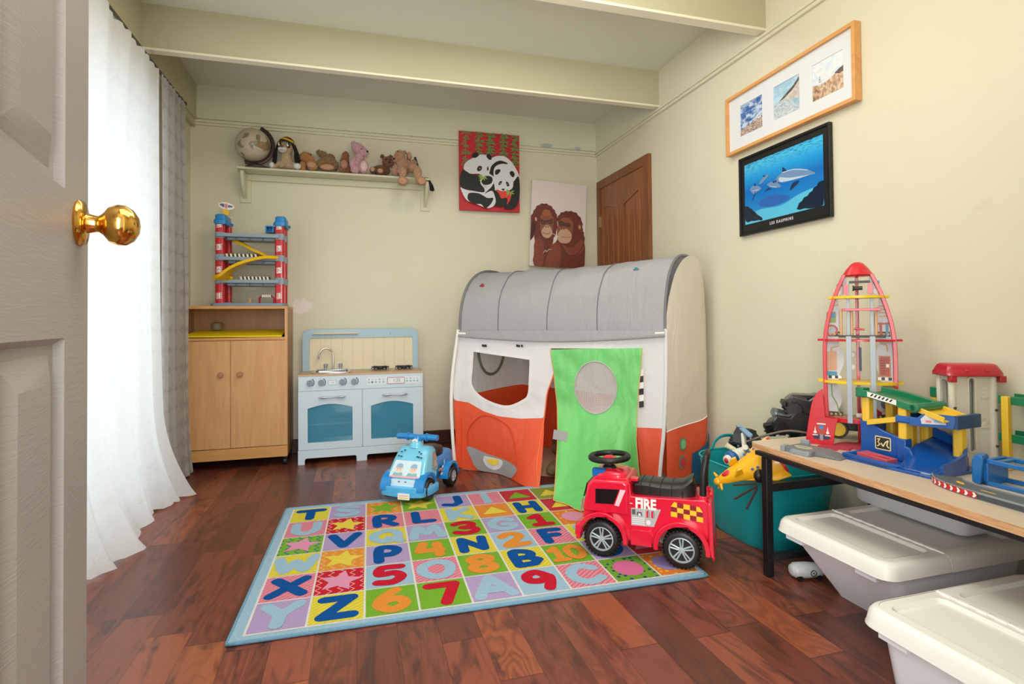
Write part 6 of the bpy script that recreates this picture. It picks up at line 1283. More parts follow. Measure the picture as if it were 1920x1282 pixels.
b = MB(); b.loft([[(-.025*k+x_*k-.0, y_*k, z) for x_, y_ in ((-.035, -.012), (.035, -.012), (.035, .012), (-.035, .012))] for z, k in ((.02, 1), (.095, .55), (.10, .45))]); b.build('tail_fin', M_cw, pw, bevel=.004)
b = MB(); b.T = TR((-.012, 0, .104), 0, 0, .9); b.plate(rr(-.12, -.011, .12, .011, .01), (), XY, 0, .008); b.build('wing', M_pb, pw, bevel=.002)
for s_ in (1, -1): MB().cyl((.03, s_*.03, .03), (.055, s_*.05, .055), .010, .012).build('engine', mat('toy_cream', '#dcd6b8', .4), pw)
# red toy and other bits filling the tub
rt_ = empty('red_toy_car', (1.69, 2.00, .30), 'small red toy car lying behind the white aeroplane in the tub', 'toy', .5)
MB().plate([(-.06, 0), (.06, 0), (.058, .022), (.03, .028), (.015, .045), (-.03, .045), (-.045, .028), (-.06, .025)], (), XZ, -.028, .028).build('body', M_tr, rt_, bevel=.005)
for x in (-.035, .035):
    for y in (-.03, .022): MB().cyl((x, y, .003), (x, y+.008, .003), .014).build('wheel', M_tyre, rt_)
for nm, p, dm, h, lab in (('toy_block', (1.62, 2.08, .20), (.09, .07, .09), '#26323a', 'dark toy block deep in the teal tub'), ('toy_block', (1.74, 1.88, .20), (.10, .08, .09), '#3a2a28', 'dark brown toy block deep in the tub near the table'), ('toy_block', (1.80, 2.06, .22), (.08, .07, .10), '#20262c', 'black toy block under the black toy trucks')):
    tag(MB().box(-dm[0]/2, dm[0]/2, -dm[1]/2, dm[1]/2, -dm[2], 0).build(nm, mat('blk'+h, h, .5), bevel=.006, loc=(p[0], p[1], p[2]), rz=.4), lab, 'toy')
# black truck pile against the wall
M_gun = mat('gunmetal_plastic', '#2b2e31', .3, coat=.3); M_sil = mat('worn_silver', '#7f8890', .25, .7)
def rough_truck(p, rz, tilt, label, s_=1.0, cabm=None):
    t = empty('black_toy_truck', p, label, 'toy'); t.rotation_euler = (tilt[0], tilt[1], rz); t.scale = (s_,)*3
    b = MB(); b.plate([(-.10, .02), (.09, .02), (.10, .045), (.085, .075), (.02, .08), (.0, .115), (-.07, .118), (-.10, .08)], (), XZ, -.045, .045); b.build('body', M_gun, t, bevel=.006)
    b = MB(); b.plate([(.083, .079), (.022, .084), (.004, .112), (.0, .108)], (), XZ, -.035, .035); b.build('bonnet', cabm or M_gun, t, bevel=.002)
    b = MB(); b.box(-.09, .085, -.05, .05, .012, .026).box(.095, .108, -.05, .05, .02, .04); b.build('chassis', M_black, t, bevel=.002)
    for x in (-.06, .06):
        for y in (-.058, .058):
            w_ = MB(); w_.lathe([(.001, -.012), (.03, -.012), (.032, -.006), (.032, .006), (.03, .012), (.001, .012)], (x, y, .02), (0, 1, 0), 24)
            for i in range(12): a_ = 2*PI*i/12; w_.box(x+.032*math.cos(a_)-.004, x+.032*math.cos(a_)+.004, y-.012, y+.012, .02+.032*math.sin(a_)-.004, .02+.032*math.sin(a_)+.004)
            w_.build('wheel', M_tyre, t, bevel=.001)
    return t
rough_truck((1.845, 1.90, .497), 2.5, (0, -.35, 0), 'black toy truck leaning on the wall, highest of the black toys', 1.0)
rough_truck((1.745, 1.89, .43), 2.75, (.25, -.25, 0), 'black toy truck with scuffed silver bonnet beside the rocket', .85, M_sil)
bpy_t2 = [o for o in COL.objects if o.name.startswith('black_toy_truck')][-1]
b = MB(); b.T = TR((.03, -.01, .095), .9, .0, .1); b.box(-.065, .06, -.018, .018, -.03, .03); tag(b.build('silver_bonnet', M_sil, bpy_t2, bevel=.009), 'scuffed silver cover')
rough_truck((1.67, 2.05, .345), .4, (0, .25, .0), 'small dark toy truck at the left of the black pile', .75)
b = MB(); b.tube(sm([(1.57, 1.93, .41), (1.64, 1.88, .445), (1.70, 1.83, .465), (1.77, 1.77, .455)], 5, False), .005, 8); tag(b.build('bent_rod', mat('rod_brown', '#6a5a50', .4)), 'thin grey-brown bent rod across the black toys', 'toy part')
kx = empty('folding_toy_stand', (1.438, 1.705, .335), 'black toy with three thin bars sticking out left of the table leg', 'toy')
b = MB(); b.sph((.012, .01, 0), (.022, .018, .025)); b.build('hub', M_black, kx)
for e in ((-.090, .028, -.030), (-.088, .028, -.082), (-.045, .015, -.120)):
    b = MB(); b.tube([(0, .01, -.02+e[2]*.2), e], .0048, 4); b.build('bar', mat('bar_dark', '#3a3836', .4), kx, smooth=False)
# small grey toy on the floor behind the table leg
sg_ = empty('grey_toy_capsule', (1.535, 1.590, 0), 'pale grey rounded toy on the floor behind the table leg', 'toy', 2.9)
b = MB(); b.loft([[(u, r_*math.cos(t), .030+r_*.9*math.sin(t)) for t in [i*PI/10 for i in range(20)]] for u, r_ in ((-.06, .016), (-.05, .024), (0, .030), (.04, .029), (.055, .020), (.058, .012))]); b.build('shell', mat('capsule_grey', '#c3c7c9', .35), sg_, ang=60)
for x in (-.035, .035):
    for y in (-.026, .018): MB().cyl((x, y, .010), (x, y+.008, .010), .010).build('wheel', M_tyre, sg_)
for x in (-.01,): b = MB(); b.tube([(x+.010*math.cos(t), .0302, .030+.010*math.sin(t)) for t in [i*PI/8 for i in range(16)]], .0015, 5, closed=True).sph((x, .030, .030), .003, 8, 6); b.build('emblem', M_bk, sg_)

# ------------------------------------------------------------------ wooden rocket on the table
RZr = math.atan2(-.743, .669)
rk = empty('toy_rocket', (1.734, 1.538, TZ), 'tall open red wooden toy rocket with yellow floors on the table', 'toy', RZr)
M_rr = mat('rocket_red', '#cc1a28', .32, coat=.2); M_ry = mat('rocket_yellow', '#edc91c', .35); M_rg = mat('rocket_print_grey', '#c9ccce', .4, var=.06, vscale=60); M_col = mat('rocket_column_grey', '#a8b2bc', .35); M_pin = mat('rocket_pin_wood', '#d9ac80', .45); M_rw = mat('print_white', '#eceae4', .4)
M_rk = mat('print_black', '#1b1b1e', .4); M_rgo = mat('print_gold', '#c79a3c', .4)
HW = [(.085, .107), (.15, .110), (.22, .1115), (.30, .112), (.372, .110), (.44, .101), (.52, .080), (.57, .062), (.607, .047)]
def hw(z):
    for (a_, b_), (c_, d_) in zip(HW, HW[1:]):
        if z <= c_: t = max(0, (z-a_)/(c_-a_)); return b_+(d_-b_)*t
    return HW[-1][1]
b = MB(); b.lathe([(.001, .652), (.010, .651), (.020, .645), (.034, .628), (.046, .609), (.050, .604), (.046, .600), (.001, .600)], n=32); b.build('nose_cone', M_rr, rk, ang=50)
for s_ in (-1, 1):
    o1 = sm([(s_*hw(z), z) for z in (.085, .15, .22, .30, .372, .44, .52, .57, .607)], 3, False); i1 = [(p[0]-s_*.013, p[1]) for p in o1][::-1]
    b = MB(); b.plate(o1+i1, (), XZ, -.032, -.012); b.plate(o1+i1, (), XZ, .03, .04); b.build('side_rib', M_rr, rk, bevel=.0015)
    # printed inner panels with a wavy inner edge
    b = MB(); zs = [.09+.515*i/40 for i in range(41)]
    inner = [(s_*(.062-.018*math.sin((z-.09)*PI/.142)**2*(1 if z < .52 else .5)-(.02 if z > .54 else 0)+.010*(z < .22)), z) for z in zs]
    outer_ = [(s_*(hw(z)-.012), z) for z in zs][::-1]
    b.plate(inner+outer_, (), XZ, -.010, -.004); pn_ = b.build('print_panel', M_rg, rk)
    pr = MB(); fl_ = lambda u, v, w: (u*1, -.0106+w, v)
    for z0 in (.095, .235, .385, .532):
        if z0 in (.095, .385):
            pr.flat([(s_*.098 if z0 < .3 else s_*.094, z0), (s_*.052, z0), (s_*.052, z0+.018), (s_*.098 if z0 < .3 else s_*.092, z0+.018)], fl_, 0, 0)
            for i in range(3): pr.flat(circ(s_*(.060+.014*i), z0+.009, .0042, n=10), fl_, -.0005, 1)
        else:
            for i in range(4): pr.flat([(s_*(.055+.010*i), z0-.002), (s_*(.055+.010*(i+1)), z0-.002), (s_*(.055+.010*(i+1)), z0+.008), (s_*(.055+.010*i), z0+.008)], fl_, 0, 0 if i % 2 else 2) if .055+.01*(i+1) < hw(z0)-.01 else None
    if s_ < 0:
        pr.flat(rr(-.099, .435, -.068, .475, .003, 2), fl_, 0, 3); pr.flat(rr(-.096, .452, -.071, .471, .002, 2), fl_, -.0005, 4); pr.flat(circ(-.083, .408, .0205, n=20), fl_, -.0003, 5); pr.flat(circ(-.083, .408, .0135, n=20), fl_, -.0008, 6)
        pr.flat([(-.100, .26), (-.093, .26), (-.093, .33), (-.100, .33)], fl_, -.0003, 7); pr.flat(rr(-.092, .262, -.068, .332, .004, 3), fl_, -.0003, 7); pr.flat(rr(-.100, .243, -.068, .258, .004, 3), fl_, -.0008, 4)
        pr.stroke([(-.086, .21), (-.085, .17), (-.070, .14), (-.064, .11)], .004, fl_, -.0003, 8); pr.flat(rr(-.066, .565, -.045, .575, .002, 2), fl_, -.0003, 8); pr.flat(circ(-.062, .545, .0105, n=16), fl_, -.0005, 2)
        for z0 in (.50, .35): pr.stroke([(-.085, z0-.022), (-.085, z0-.006), (-.062, z0)], .004, fl_, -.0003, 1)
    else:
        pr.flat(rr(.058, .245, .092, .318, .002, 2), fl_, -.0003, 5); pr.stroke([(.060, .247), (.060, .316), (.090, .316), (.090, .247), (.060, .247)], .0015, fl_, -.0008, 1); pr.flat(rr(.079, .278, .088, .290, .001, 1), fl_, -.001, 2)
        for i in range(6): pr.flat([(.063, .256+i*.009), (.076, .256+i*.009), (.076, .2575+i*.009), (.063, .2575+i*.009)], fl_, -.001, 0)
        pr.flat(circ(.072, .150, .026, .030, 20), fl_, -.0003, 6); pr.flat(circ(.076, .150, .015, .018, 18), fl_, -.0008, 9); pr.flat(circ(.080, .155, .006, .006, 12), fl_, -.0012, 2)
        for i in range(4): pr.flat([(.062, .455+i*.012), (.088-i*.001, .455+i*.012), (.088, .459+i*.012), (.062, .459+i*.012)], fl_, -.0003, 1)
        for cx in (.066, .084): pr.flat(rr(cx-.004, .385, cx+.004, .435, .002, 2), fl_, -.0004, 5 if cx < .07 else 4)
        pr.flat([(.058, .428), (.093, .428), (.093, .434), (.058, .434)], fl_, -.0008, 5); pr.flat(circ(.058, .545, .0105, n=16), fl_, -.0005, 2); pr.flat(rr(.045, .572, .065, .582, .001, 1), fl_, -.0003, 4); pr.stroke([(.066, .36), (.082, .357), (.084, .335)], .004, fl_, -.0003, 1)
    pr.build('print', [M_rk, M_rgo, M_rw, mat('print_green', '#8a9a4a', .4), mat('print_blue', '#3f8fb4', .4), mat('print_brick', '#b04a34', .4), mat('print_silver', '#aab0b4', .4), mat('print_wood', '#d09a74', .4), mat('print_leaf', '#6f9a5a', .4), mat('print_grey', '#5a6066', .4)], pn_, smooth=False)
def rfloor(z, hw_, m, nm, th=.009, cut=True, ears=0):
    b = MB(); ow = hw_; fr_ = [(ow*math.cos(t), -.02-.050*math.sin(t)) for t in [PI*i/24 for i in range(25)]]
    pts = [(-ow-ears, .04), (ow+ears, .04), (ow+ears, -.012), (ow, -.016)] + fr_[1:-1] + [(-ow, -.016), (-ow-ears, -.012)]
    b.plate(pts[::-1], (), XY, z-th, z); return b.build(nm, m, rk, bevel=.0015)
rfloor(.097, .107, M_rr, 'base_plate', .014)
rfloor(.228, .112, M_ry, 'floor', .009, ears=.016); rfloor(.376, .110, M_rr, 'floor', .007, ears=.018); rfloor(.530, .079, M_ry, 'floor', .009, ears=.014)
b = MB(); b.box(-.08, .09, -.035, .035, .0972, .0982); b.build('base_floor_wood', mat('rocket_floor_wood', '#a88a68', .5), rk)
b = MB()
for x in (-.038, .032):
    b.box(x, x+.016, -.076, -.060, .084, .388).box(x+.003, x+.013, -.050, -.040, .388, .52).box(x+.003, x+.012, -.045, -.038, .53, .575)
b.build('lift_column', M_col, rk, bevel=.001)
for x in (-.052, -.020, .052): MB().cyl((x, -.045, .384), (x, -.045, .480), .0045, n=10).build('wood_pin', M_pin, rk)
b = MB(); b.box(-.050, .066, -.062, -.038, .476, .485); b.build('rail', M_rr, rk, bevel=.001)
b = MB(); b.box(-.060, .078, -.070, -.052, .383, .391); b.build('black_rail', M_rk, rk, bevel=.001)
b = MB(); b.box(-.008, .003, .03, .038, .0, .60); b.build('back_rib', M_rr, rk, bevel=.001)
for x in (-.036, .036): b = MB(); b.box(x-.007, x+.007, -.05, -.04, .535, .572); b.build('winch_side', M_rr, rk)
b = MB(); b.box(-.026, .036, -.052, -.036, .574, .582).cyl((-.014, -.048, .556), (.014, -.048, .556), .007, n=12).lathe([(.010, -.016), (.010, -.012), (.006, -.010)], (0, -.048, .556), (1, 0, 0), 14); b.build('winch', M_rk, rk)
b = MB(); b.tube([(-.002, -.053, .55), (0, -.055, .48), (-.001, -.055, .415), (-.006, -.055, .405)], .0008, 5); b.build('string', M_bk, rk); MB().cyl((-.014, -.055, .414), (.018, -.055, .411), .0035, n=10).build('string_handle', M_rr, rk)
b = MB(); b.box(-.0, .008, .02, .03, .26, .345); b.build('ladder_panel', mat('rocket_navy', '#2a3c66', .4), rk)
for z in (.275, .32): MB().sph((-.018, .0, z), (.010, .010, .012)).build('round_window', M_rw, rk)
b = MB(); b.box(-.012, .022, -.03, .0, .098, .112); b.build('white_scraps', M_rw, rk, bevel=.004)
# fin with a printed little rocket; rear legs
fin = sm([(-.112, .200), (-.133, .180), (-.148, .143), (-.160, .07), (-.170, .0)], 3, False) + [(-.082, .0), (-.074, .07), (-.066, .095), (-.106, .098)]
b = MB(); b.plate(fin, (), XZ, -.075, -.062); fo_ = b.build('fin', M_rr, rk, bevel=.0015)
pr = MB(); fl_ = lambda u, v, w: (u*.72-.032, -.0757+w, v*.72+.012)
pr.flat([(-.135, .035), (-.105, .035), (-.103, .075), (-.112, .105), (-.120, .115), (-.128, .105), (-.137, .075)], fl_, 0, 0); pr.flat(circ(-.120, .070, .010, n=16), fl_, -.0004, 1)
pr.flat([(-.135, .035), (-.160, .022), (-.150, .012), (-.128, .012), (-.128, .034)], fl_, -.0002, 2); pr.flat([(-.105, .035), (-.080, .022), (-.090, .012), (-.112, .012), (-.112, .034)], fl_, -.0002, 2)
pr.flat([(-.127, .006), (-.113, .006), (-.113, .036), (-.127, .036)], fl_, -.0005, 3); pr.flat([(-.139, .084), (-.101, .084), (-.101, .090), (-.139, .090)], fl_, -.0005, 4)
for x in (-.147, -.093): pr.flat(circ(x, .045, .007, n=12), fl_, -.0006, 4); pr.flat([(x-.012, .029), (x+.012, .029), (x+.012, .033), (x-.012, .033)], fl_, -.0006, 4); pr.flat([(x-.003, .052), (x+.003, .052), (x, .075)], fl_, -.0006, 4)
tag(pr.build('rocket_print', [mat('print_orange_red', '#b8402c', .4), M_tblue, mat('print_navy', '#20304e', .4), mat('print_steel', '#8a8f94', .4), M_rw], fo_, smooth=False), 'printed small rocket picture')
b = MB(); b.plate([(.100, .098), (.112, .16), (.135, .12), (.150, 0), (.095, 0), (.092, .06)], (), XZ, -.045, -.032); b.build('fin', M_rr, rk, bevel=.0015)
# toy lorry behind the rocket, its yellow wheel and black bed under the base
tr_ = empty('toy_lorry', (1.838, 1.625, TZ), 'red and black toy lorry with yellow wheels standing behind the rocket', 'toy', RZr)
b = MB(); b.box(-.07, .07, -.05, .03, .030, .062); b.build('bed', M_black, tr_, bevel=.003); b = MB(); b.plate([(-.02, .062), (.06, .062), (.065, .105), (.05, .118), (.0, .112), (-.02, .08)], (), XZ, -.035, .02); b.build('cab', M_tr, tr_, bevel=.005)
b = MB(); b.plate([(.008, .075), (.045, .075), (.045, .103), (.015, .103)], (), XZ, -.038, -.034); b.build('cab_window', M_glb, tr_)
for x in (-.075, .055):
    w_ = MB(); w_.lathe([(.001, 0), (.032, 0), (.034, .006), (.034, .018), (.001, .018)], (x, -.062, .034), (0, 1, 0), 24, 1); w_.lathe([(.001, -.003), (.024, -.003), (.026, .001)], (x, -.062, .034), (0, 1, 0), 20, 0)
    for i in range(6): a_ = i*PI/3; w_.cyl((x+.014*math.cos(a_), -.067, .034+.014*math.sin(a_)), (x+.014*math.cos(a_), -.063, .034+.014*math.sin(a_)), .004, n=8, m=0)
    w_.build('wheel', [M_ry, M_tyre], tr_, ang=50)
# flat toys lying on the table
pd = sm([(1.565, 1.560), (1.558, 1.515), (1.575, 1.487), (1.590, 1.500), (1.612, 1.475), (1.640, 1.488), (1.655, 1.470), (1.690, 1.492), (1.745, 1.512), (1.735, 1.548), (1.69, 1.575), (1.63, 1.560)], 4)
b = MB(); b.plate(pd, (), XY, TZ+.0002, TZ+.004); tag(b.build('red_felt_shape', mat('felt_red', '#b5374a', .8)), 'flat wavy dusky red shape on the table at the foot of the rocket', 'toy part')
gp = empty('grey_toy_ramp', (1.46, 1.505, TZ), 'flat grey plastic ramp piece near the left end of the table', 'toy part', -1.32)
M_gd = mat('track_grey', '#6f7478', .4); M_gl = mat('track_light_grey', '#8c9298', .4)
b = MB(); b.plate([(-.055, -.045), (.048, -.050), (.052, .045), (-.050, .060)], (), XY, 0, .016); b.build('plate', M_gd, gp, bevel=.002)
b = MB(); b.add([(.048, -.03, .001), (.125, -.02, .001), (.120, .045, .001), (.050, .05, .001), (.048, -.03, .017), (.125, -.02, .003), (.120, .045, .003), (.050, .05, .017)], [(0, 1, 2, 3), (7, 6, 5, 4), (0, 4, 5, 1), (1, 5, 6, 2), (2, 6, 7, 3), (3, 7, 4, 0)]); b.build('slope', M_gd, gp, bevel=.001)
b = MB(); b.plate(circ(-.005, -.005, .030, .018, 24), (), XY, .016, .0175, 0); b.plate(circ(-.005, -.005, .018, .008, 20), (), XY, .0175, .0178, 1); b.build('oval_label', [mat('label_khaki', '#b9b38a', .5), M_gl], gp)
MB().box(-.060, -.045, -.05, -.02, 0, .020).build('tab', M_gl, gp, bevel=.002); MB().box(-.05, -.02, .05, .062, 0, .03).build('tab', M_gl, gp, bevel=.002)
b = MB(); b.box(-.02, .045, -.058, -.044, 0, .014).cyl((-.012, -.060, .007), (-.012, -.044, .007), .009).cyl((.036, -.060, .007), (.036, -.044, .007), .009); b.build('clip', M_gl, gp, bevel=.002)

# ------------------------------------------------------------------ blue and yellow garage
M_gb = mat('garage_blue', '#1350a0', .28, coat=.3); M_gb2 = mat('garage_platform_blue', '#2860ac', .3, coat=.2); M_gy = mat('garage_yellow', '#eec238', .35); M_gg = mat('garage_green', '#15794f', .3, coat=.2); M_gp = mat('garage_pink_pad', '#c4525c', .5)
gz = empty('toy_garage', (1.513, 1.390, TZ), 'blue and yellow toy garage with ramps and a green upper deck on the table', 'toy', math.radians(-84))
b = MB(); out = [(-.010, -.004), (.135, -.004), (.165, -.002), (.255, .0), (.262, .03), (.255, .10), (.258, .22), (.02, .24), (-.010, .20)]
b.plate(out, (), XY, 0, .008); b.build('base', M_gb, gz, bevel=.003)
b = MB(); b.tube([(-.008, .20, .012), (-.008, 0, .012), (.12, -.002, .012), (.145, .008, .010), (.150, .03, .010)], .011, 8, sx=.7); b.build('tray_wall', M_gb, gz, ang=50)
b = MB(); b.loft([[(.005, .035, z+.008), (.105, .030, z+.004), (.108, .075, z+.004), (.005, .085, z+.008)] for z in (.002, .014)]); b.box(.02, .10, .045, .052, .02, .023); b.build('parking_pad', M_gp, gz, bevel=.002)
b = MB(); b.plate([(-.028, .008), (.118, .008), (.118, .075), (.098, .078), (.045, .092), (.012, .108), (-.005, .118), (-.028, .118)], (), lambda u, v, w: (u, .100+w, v), 0, .012); b.box(-.028, -.002, .112, .21, .008, .112).box(.095, .123, .088, .12, .008, .078)
b.plate([(.118, .008), (.150, .008), (.152, .03), (.140, .055), (.118, .062)], (), lambda u, v, w: (u, .080+w, v), 0, .012); b.build('lower_wall', M_gb, gz, bevel=.003)
b = MB(); lv_ = lambda u, v, w: (u, .0995-w, v)
b.plate(rr(.022, .030, .072, .072, .003, 2), (), lv_, 0, .001, 0); b.flat(rr(.025, .033, .069, .069, .002, 2), lv_, .0012, 1); b.stroke([(.030, .062), (.038, .064), (.032, .054), (.038, .046), (.030, .040)], .003, lv_, .0016, 0); b.stroke([(.042, .050), (.048, .042), (.056, .056), (.064, .062), (.060, .046), (.066, .040)], .004, lv_, .0016, 0)
tag(b.build('picture_sticker', [mat('sticker_straw', '#e6d9a0', .5), mat('sticker_ink', '#2e2a22', .5)], gz, smooth=False), 'black and straw picture sticker')
def gpost(x, y, z0, z1, nm='post', s_=.013, m=None): MB().plate([(x-s_, y-s_*.6), (x-s_*.5, y-s_), (x+s_*.5, y-s_), (x+s_, y-s_*.6), (x+s_, y+s_), (x-s_, y+s_)], (), XY, z0, z1).build(nm, m or M_gy, gz, bevel=.0015)
gpost(-.012, .112, .112, .196); gpost(.109, .104, .078, .180); gpost(.010, .195, .008, .19); gpost(.065, .205, .008, .185); gpost(.105, .215, .008, .13)
gpost(.222, .172, .040, .135); MB().box(.206, .238, .156, .188, .008, .042).build('foot', M_gb, gz, bevel=.002)
def deck(pts, z0, z1, m, nm, rim=.012):
    b = MB(); b.plate(pts, (), XY, z0, z0+.006); n = len(pts)
    c0 = Vector((sum(p[0] for p in pts)/n, sum(p[1] for p in pts)/n))
    ins = [tuple(Vector(p)+(c0-Vector(p)).normalized()*.008) for p in pts]; b.plate(pts, [ins], XY, z0, z1); return b.build(nm, m, gz, bevel=.0015)
b = MB()
for y in (.092, .215):
    b.loft([[(x, y-.006, z), (x, y+.010, z), (x, y+.010, z+.022), (x, y-.006, z+.022)] for x, z in ((-.030, .194), (.0, .193), (.06, .184), (.118, .172), (.155, .166))])
b.loft([[(x, .095, z), (x, .215, z), (x, .215, z+.006), (x, .095, z+.006)] for x, z in ((-.030, .196), (.0, .195), (.06, .186), (.118, .174), (.15, .168))]); b.box(-.034, -.008, .088, .122, .190, .222).cyl((.15, .086, .178), (.15, .226, .178), .013, n=16); b.build('upper_deck', M_gg, gz, bevel=.002)
b = MB(); b.add([(.008, .0850, .196), (.100, .0850, .180), (.100, .0850, .196), (.008, .0850, .212)], [(0, 1, 2, 3)], 0)
for i in range(6): x = .018+i*.012; b.add([(x, .0845, .199-.0021*i), (x+.005, .0845, .198-.0021*i), (x+.012, .0845, .206-.0021*i), (x+.007, .0845, .207-.0021*i)], [(0, 1, 2, 3)], 1)
b.build('deck_label', [M_wh, M_rk], gz, smooth=False)
b = MB(); b.loft([[(x, .095, z), (x, .180, z), (x, .180, z+.007), (x, .095, z+.007)] for x, z in ((.0, .105), (.10, .138))]).loft([[(x, y0, z), (x, y0+.006, z), (x, y0+.006, z+.017), (x, y0, z+.017)] for x, z, y0 in ((.0, .102, .092), (.105, .130, .092))])
b.build('lower_ramp', M_gy, gz, bevel=.001)
b = MB()
for y0, y1 in ((.098, .104), (.205, .211)): b.loft([[(x, y0, z), (x, y1, z), (x, y1, z+.016), (x, y0, z+.016)] for x, z in ((.130, .172), (.225, .145))])
b.loft([[(x, .10, z), (x, .21, z), (x, .21, z+.004), (x, .10, z+.004)] for x, z in ((.130, .172), (.225, .145))]); b.build('upper_ramp', M_gy, gz, bevel=.001)
pf = [(.095, .086), (.150, .092), (.235, .132), (.242, .235), (.12, .235), (.095, .20)]
deck(pf, .128, .150, M_gb2, 'platform')
b = MB(); b.plate([(.0, .126), (.103, .126), (.110, .155), (.103, .165), (.035, .165), (.018, .150), (.0, .148)], (), lambda u, v, w: (.140+u*.905-w*.42, .086+u*.43+w*.9-.004, v), 0, .006, 0); b.box(.232, .244, .128, .24, .126, .165, 1); b.build('platform_wall', [M_gb2, mat('garage_slate', '#2d4f78', .35)], gz, bevel=.001)
b = MB(); w_ = lambda u, v, w: (.140+u*.905, .0805+u*.43-w, v); b.flat([(.030, .134), (.088, .137), (.084, .160), (.038, .160), (.028, .148)], w_, .0008, 0); b.flat(rr(.040, .139, .054, .146, .002, 2), w_, .0013, 1); b.flat(rr(.060, .141, .078, .150, .002, 2), w_, .0013, 2); b.build('platform_sticker', [mat('sticker_pearl', '#d8d6de', .4), mat('sticker_coral', '#d88a84', .4), mat('sticker_sky', '#8fb8d8', .4)], gz, smooth=False)
b = MB(); cv = sm([(.12, .225, .075), (.17, .225, .060), (.215, .20, .045), (.245, .15, .030), (.250, .09, .016), (.258, .02, .010)], 4, False)
b.loft([[p, (p[0], p[1], p[2]+.028), (p[0]+.006, p[1]+.003, p[2]+.028), (p[0]+.006, p[1]+.003, max(p[2]-.02, .002))] for p in cv]); 
b.grid(lambda s, v: (lambda a_, q: (a_[0]+(q[0]-a_[0])*v, a_[1]+(q[1]-a_[1])*v, a_[2]+(q[2]-a_[2])*v))(cv[int(round(s*(len(cv)-1)))], (.125+.03*s, .125-.12*s, .050*(1-s)+.009)), len(cv)-1, 4)
b.build('spiral_ramp', M_gb, gz, ang=50, solid=.002)
MB().plate(sm([(.195, .018), (.225, .012), (.24, .025), (.21, .034)], 3), (), XY, .0085, .0095).build('worn_arrow', M_wh, gz)

# lift tower with a red roof and green decks
lt = empty('toy_lift_tower', (1.784, 1.262, TZ), 'cream toy lift tower with red roof and green decks behind the blue garage', 'toy', math.atan2(-.048, .105))
M_tc = mat('tower_cream', '#ddd6c4', .4); M_tc2 = mat('tower_cream_panel', '#d6d2c2', .42)
b = MB(); b.plate([(.0, 0), (.122, 0), (.122, .272), (0, .272)], [rr(.049, .035, .066, .262, .008, 4)], lambda u, v, w: (u, w, v), .0, .006); b.box(.116, .122, 0, .066, 0, .272)
b.plate([(0, 0), (.066, 0), (.066, .272), (0, .272)], [rr(.014, .155, .050, .255, .016, 5), [(.012, .0005), (.052, .0005)] + [(.032+.020*math.cos(t), .060+.030*math.sin(t)) for t in [PI*i/10 for i in range(11)]]], lambda u, v, w: (w, u, v), 0, .006); b.box(0, .12, .060, .066, 0, .272); b.build('shell', M_tc2, lt)
b = MB()
for x, y in ((.004, .004), (.118, .004)): b.cyl((x, y-.003, 0), (x, y-.003, .272), .010, n=16)
b.cyl((.002, .062, 0), (.002, .062, .272), .007, n=12); b.build('corner_column', M_tc, lt, ang=60)
b = MB(); p_ = rr(.045, .030, .070, .266, .011, 5); b.plate(p_, [rr(.050, .035, .065, .261, .007, 5)], lambda u, v, w: (u, -.004+w, v), 0, .006); b.build('slot_trim', M_tc, lt, bevel=.001)
for n_, z in (('3', .215), ('2', .125), ('1', .042)): MB().text(n_, .048, lambda u, v, w: (u, -.0012, v), 0, 0, .093, z, bold=.002).build('floor_number', M_tc, lt, smooth=False, solid=.002)
for x, z in ((.004, .06), (.004, .17), (.118, .055), (.118, .165)): MB().cyl((x, -.0145, z), (x, -.012, z), .004, n=10).build('screw', mat('screw_bronze', '#6a5a48', .4, .6), lt)
b = MB(); b.loft([[(x*k+.061*(1-k), y*k2+.030*(1-k2), z) for x, y in ((-.018, -.010), (.0, -.022), (.125, -.022), (.142, -.010), (.138, .056), (.125, .068), (0, .068), (-.018, .062))] for z, k, k2 in ((.268, 1, 1), (.278, 1, 1), (.300, .88, .78), (.306, .80, .6))])
for x in (-.010, .126): b.loft([[(x, -.020, z), (x+.018, -.020, z), (x+.018, .0, z), (x, .0, z)] for z in (.25, .27)])
for x in (.035, .092): b.cyl((x, -.0225, .285), (x, -.012, .285), .004, n=10)
b.build('roof', mat('tower_roof_red', '#b31d2c', .3, coat=.3), lt, bevel=.002)
for z in (.085, .196):
    b = MB(); b.T = lt.matrix_world.inverted() if False else (Matrix.Translation(lt.location) @ Matrix.Rotation(lt.rotation_euler.z, 4, 'Z')).inverted()
    b.box(1.855, 1.925, .86, 1.175, TZ+z-.004, TZ+z).box(1.850, 1.857, .86, 1.175, TZ+z-.004, TZ+z+.020).box(1.92, 1.925, .86, 1.175, TZ+z-.004, TZ+z+.022); b.build('side_deck', M_gg, lt, bevel=.0015)
for x, y in ((1.846, 1.150), (1.846, 1.045)):
    b = MB(); b.T = (Matrix.Translation(lt.location) @ Matrix.Rotation(lt.rotation_euler.z, 4, 'Z')).inverted(); b.box(x-.009, x+.009, y-.009, y+.009, TZ, TZ+.216); b.build('deck_post', M_gy, lt, bevel=.002)
b = MB(); b.T = (Matrix.Translation(lt.location) @ Matrix.Rotation(lt.rotation_euler.z, 4, 'Z')).inverted(); b.box(1.828, 1.852, 1.338, 1.360, TZ+.190, TZ+.222, 0).box(1.831, 1.849, 1.341, 1.357, TZ, TZ+.190, 1); b.build('end_post', [M_gg, M_gy], lt, bevel=.002)

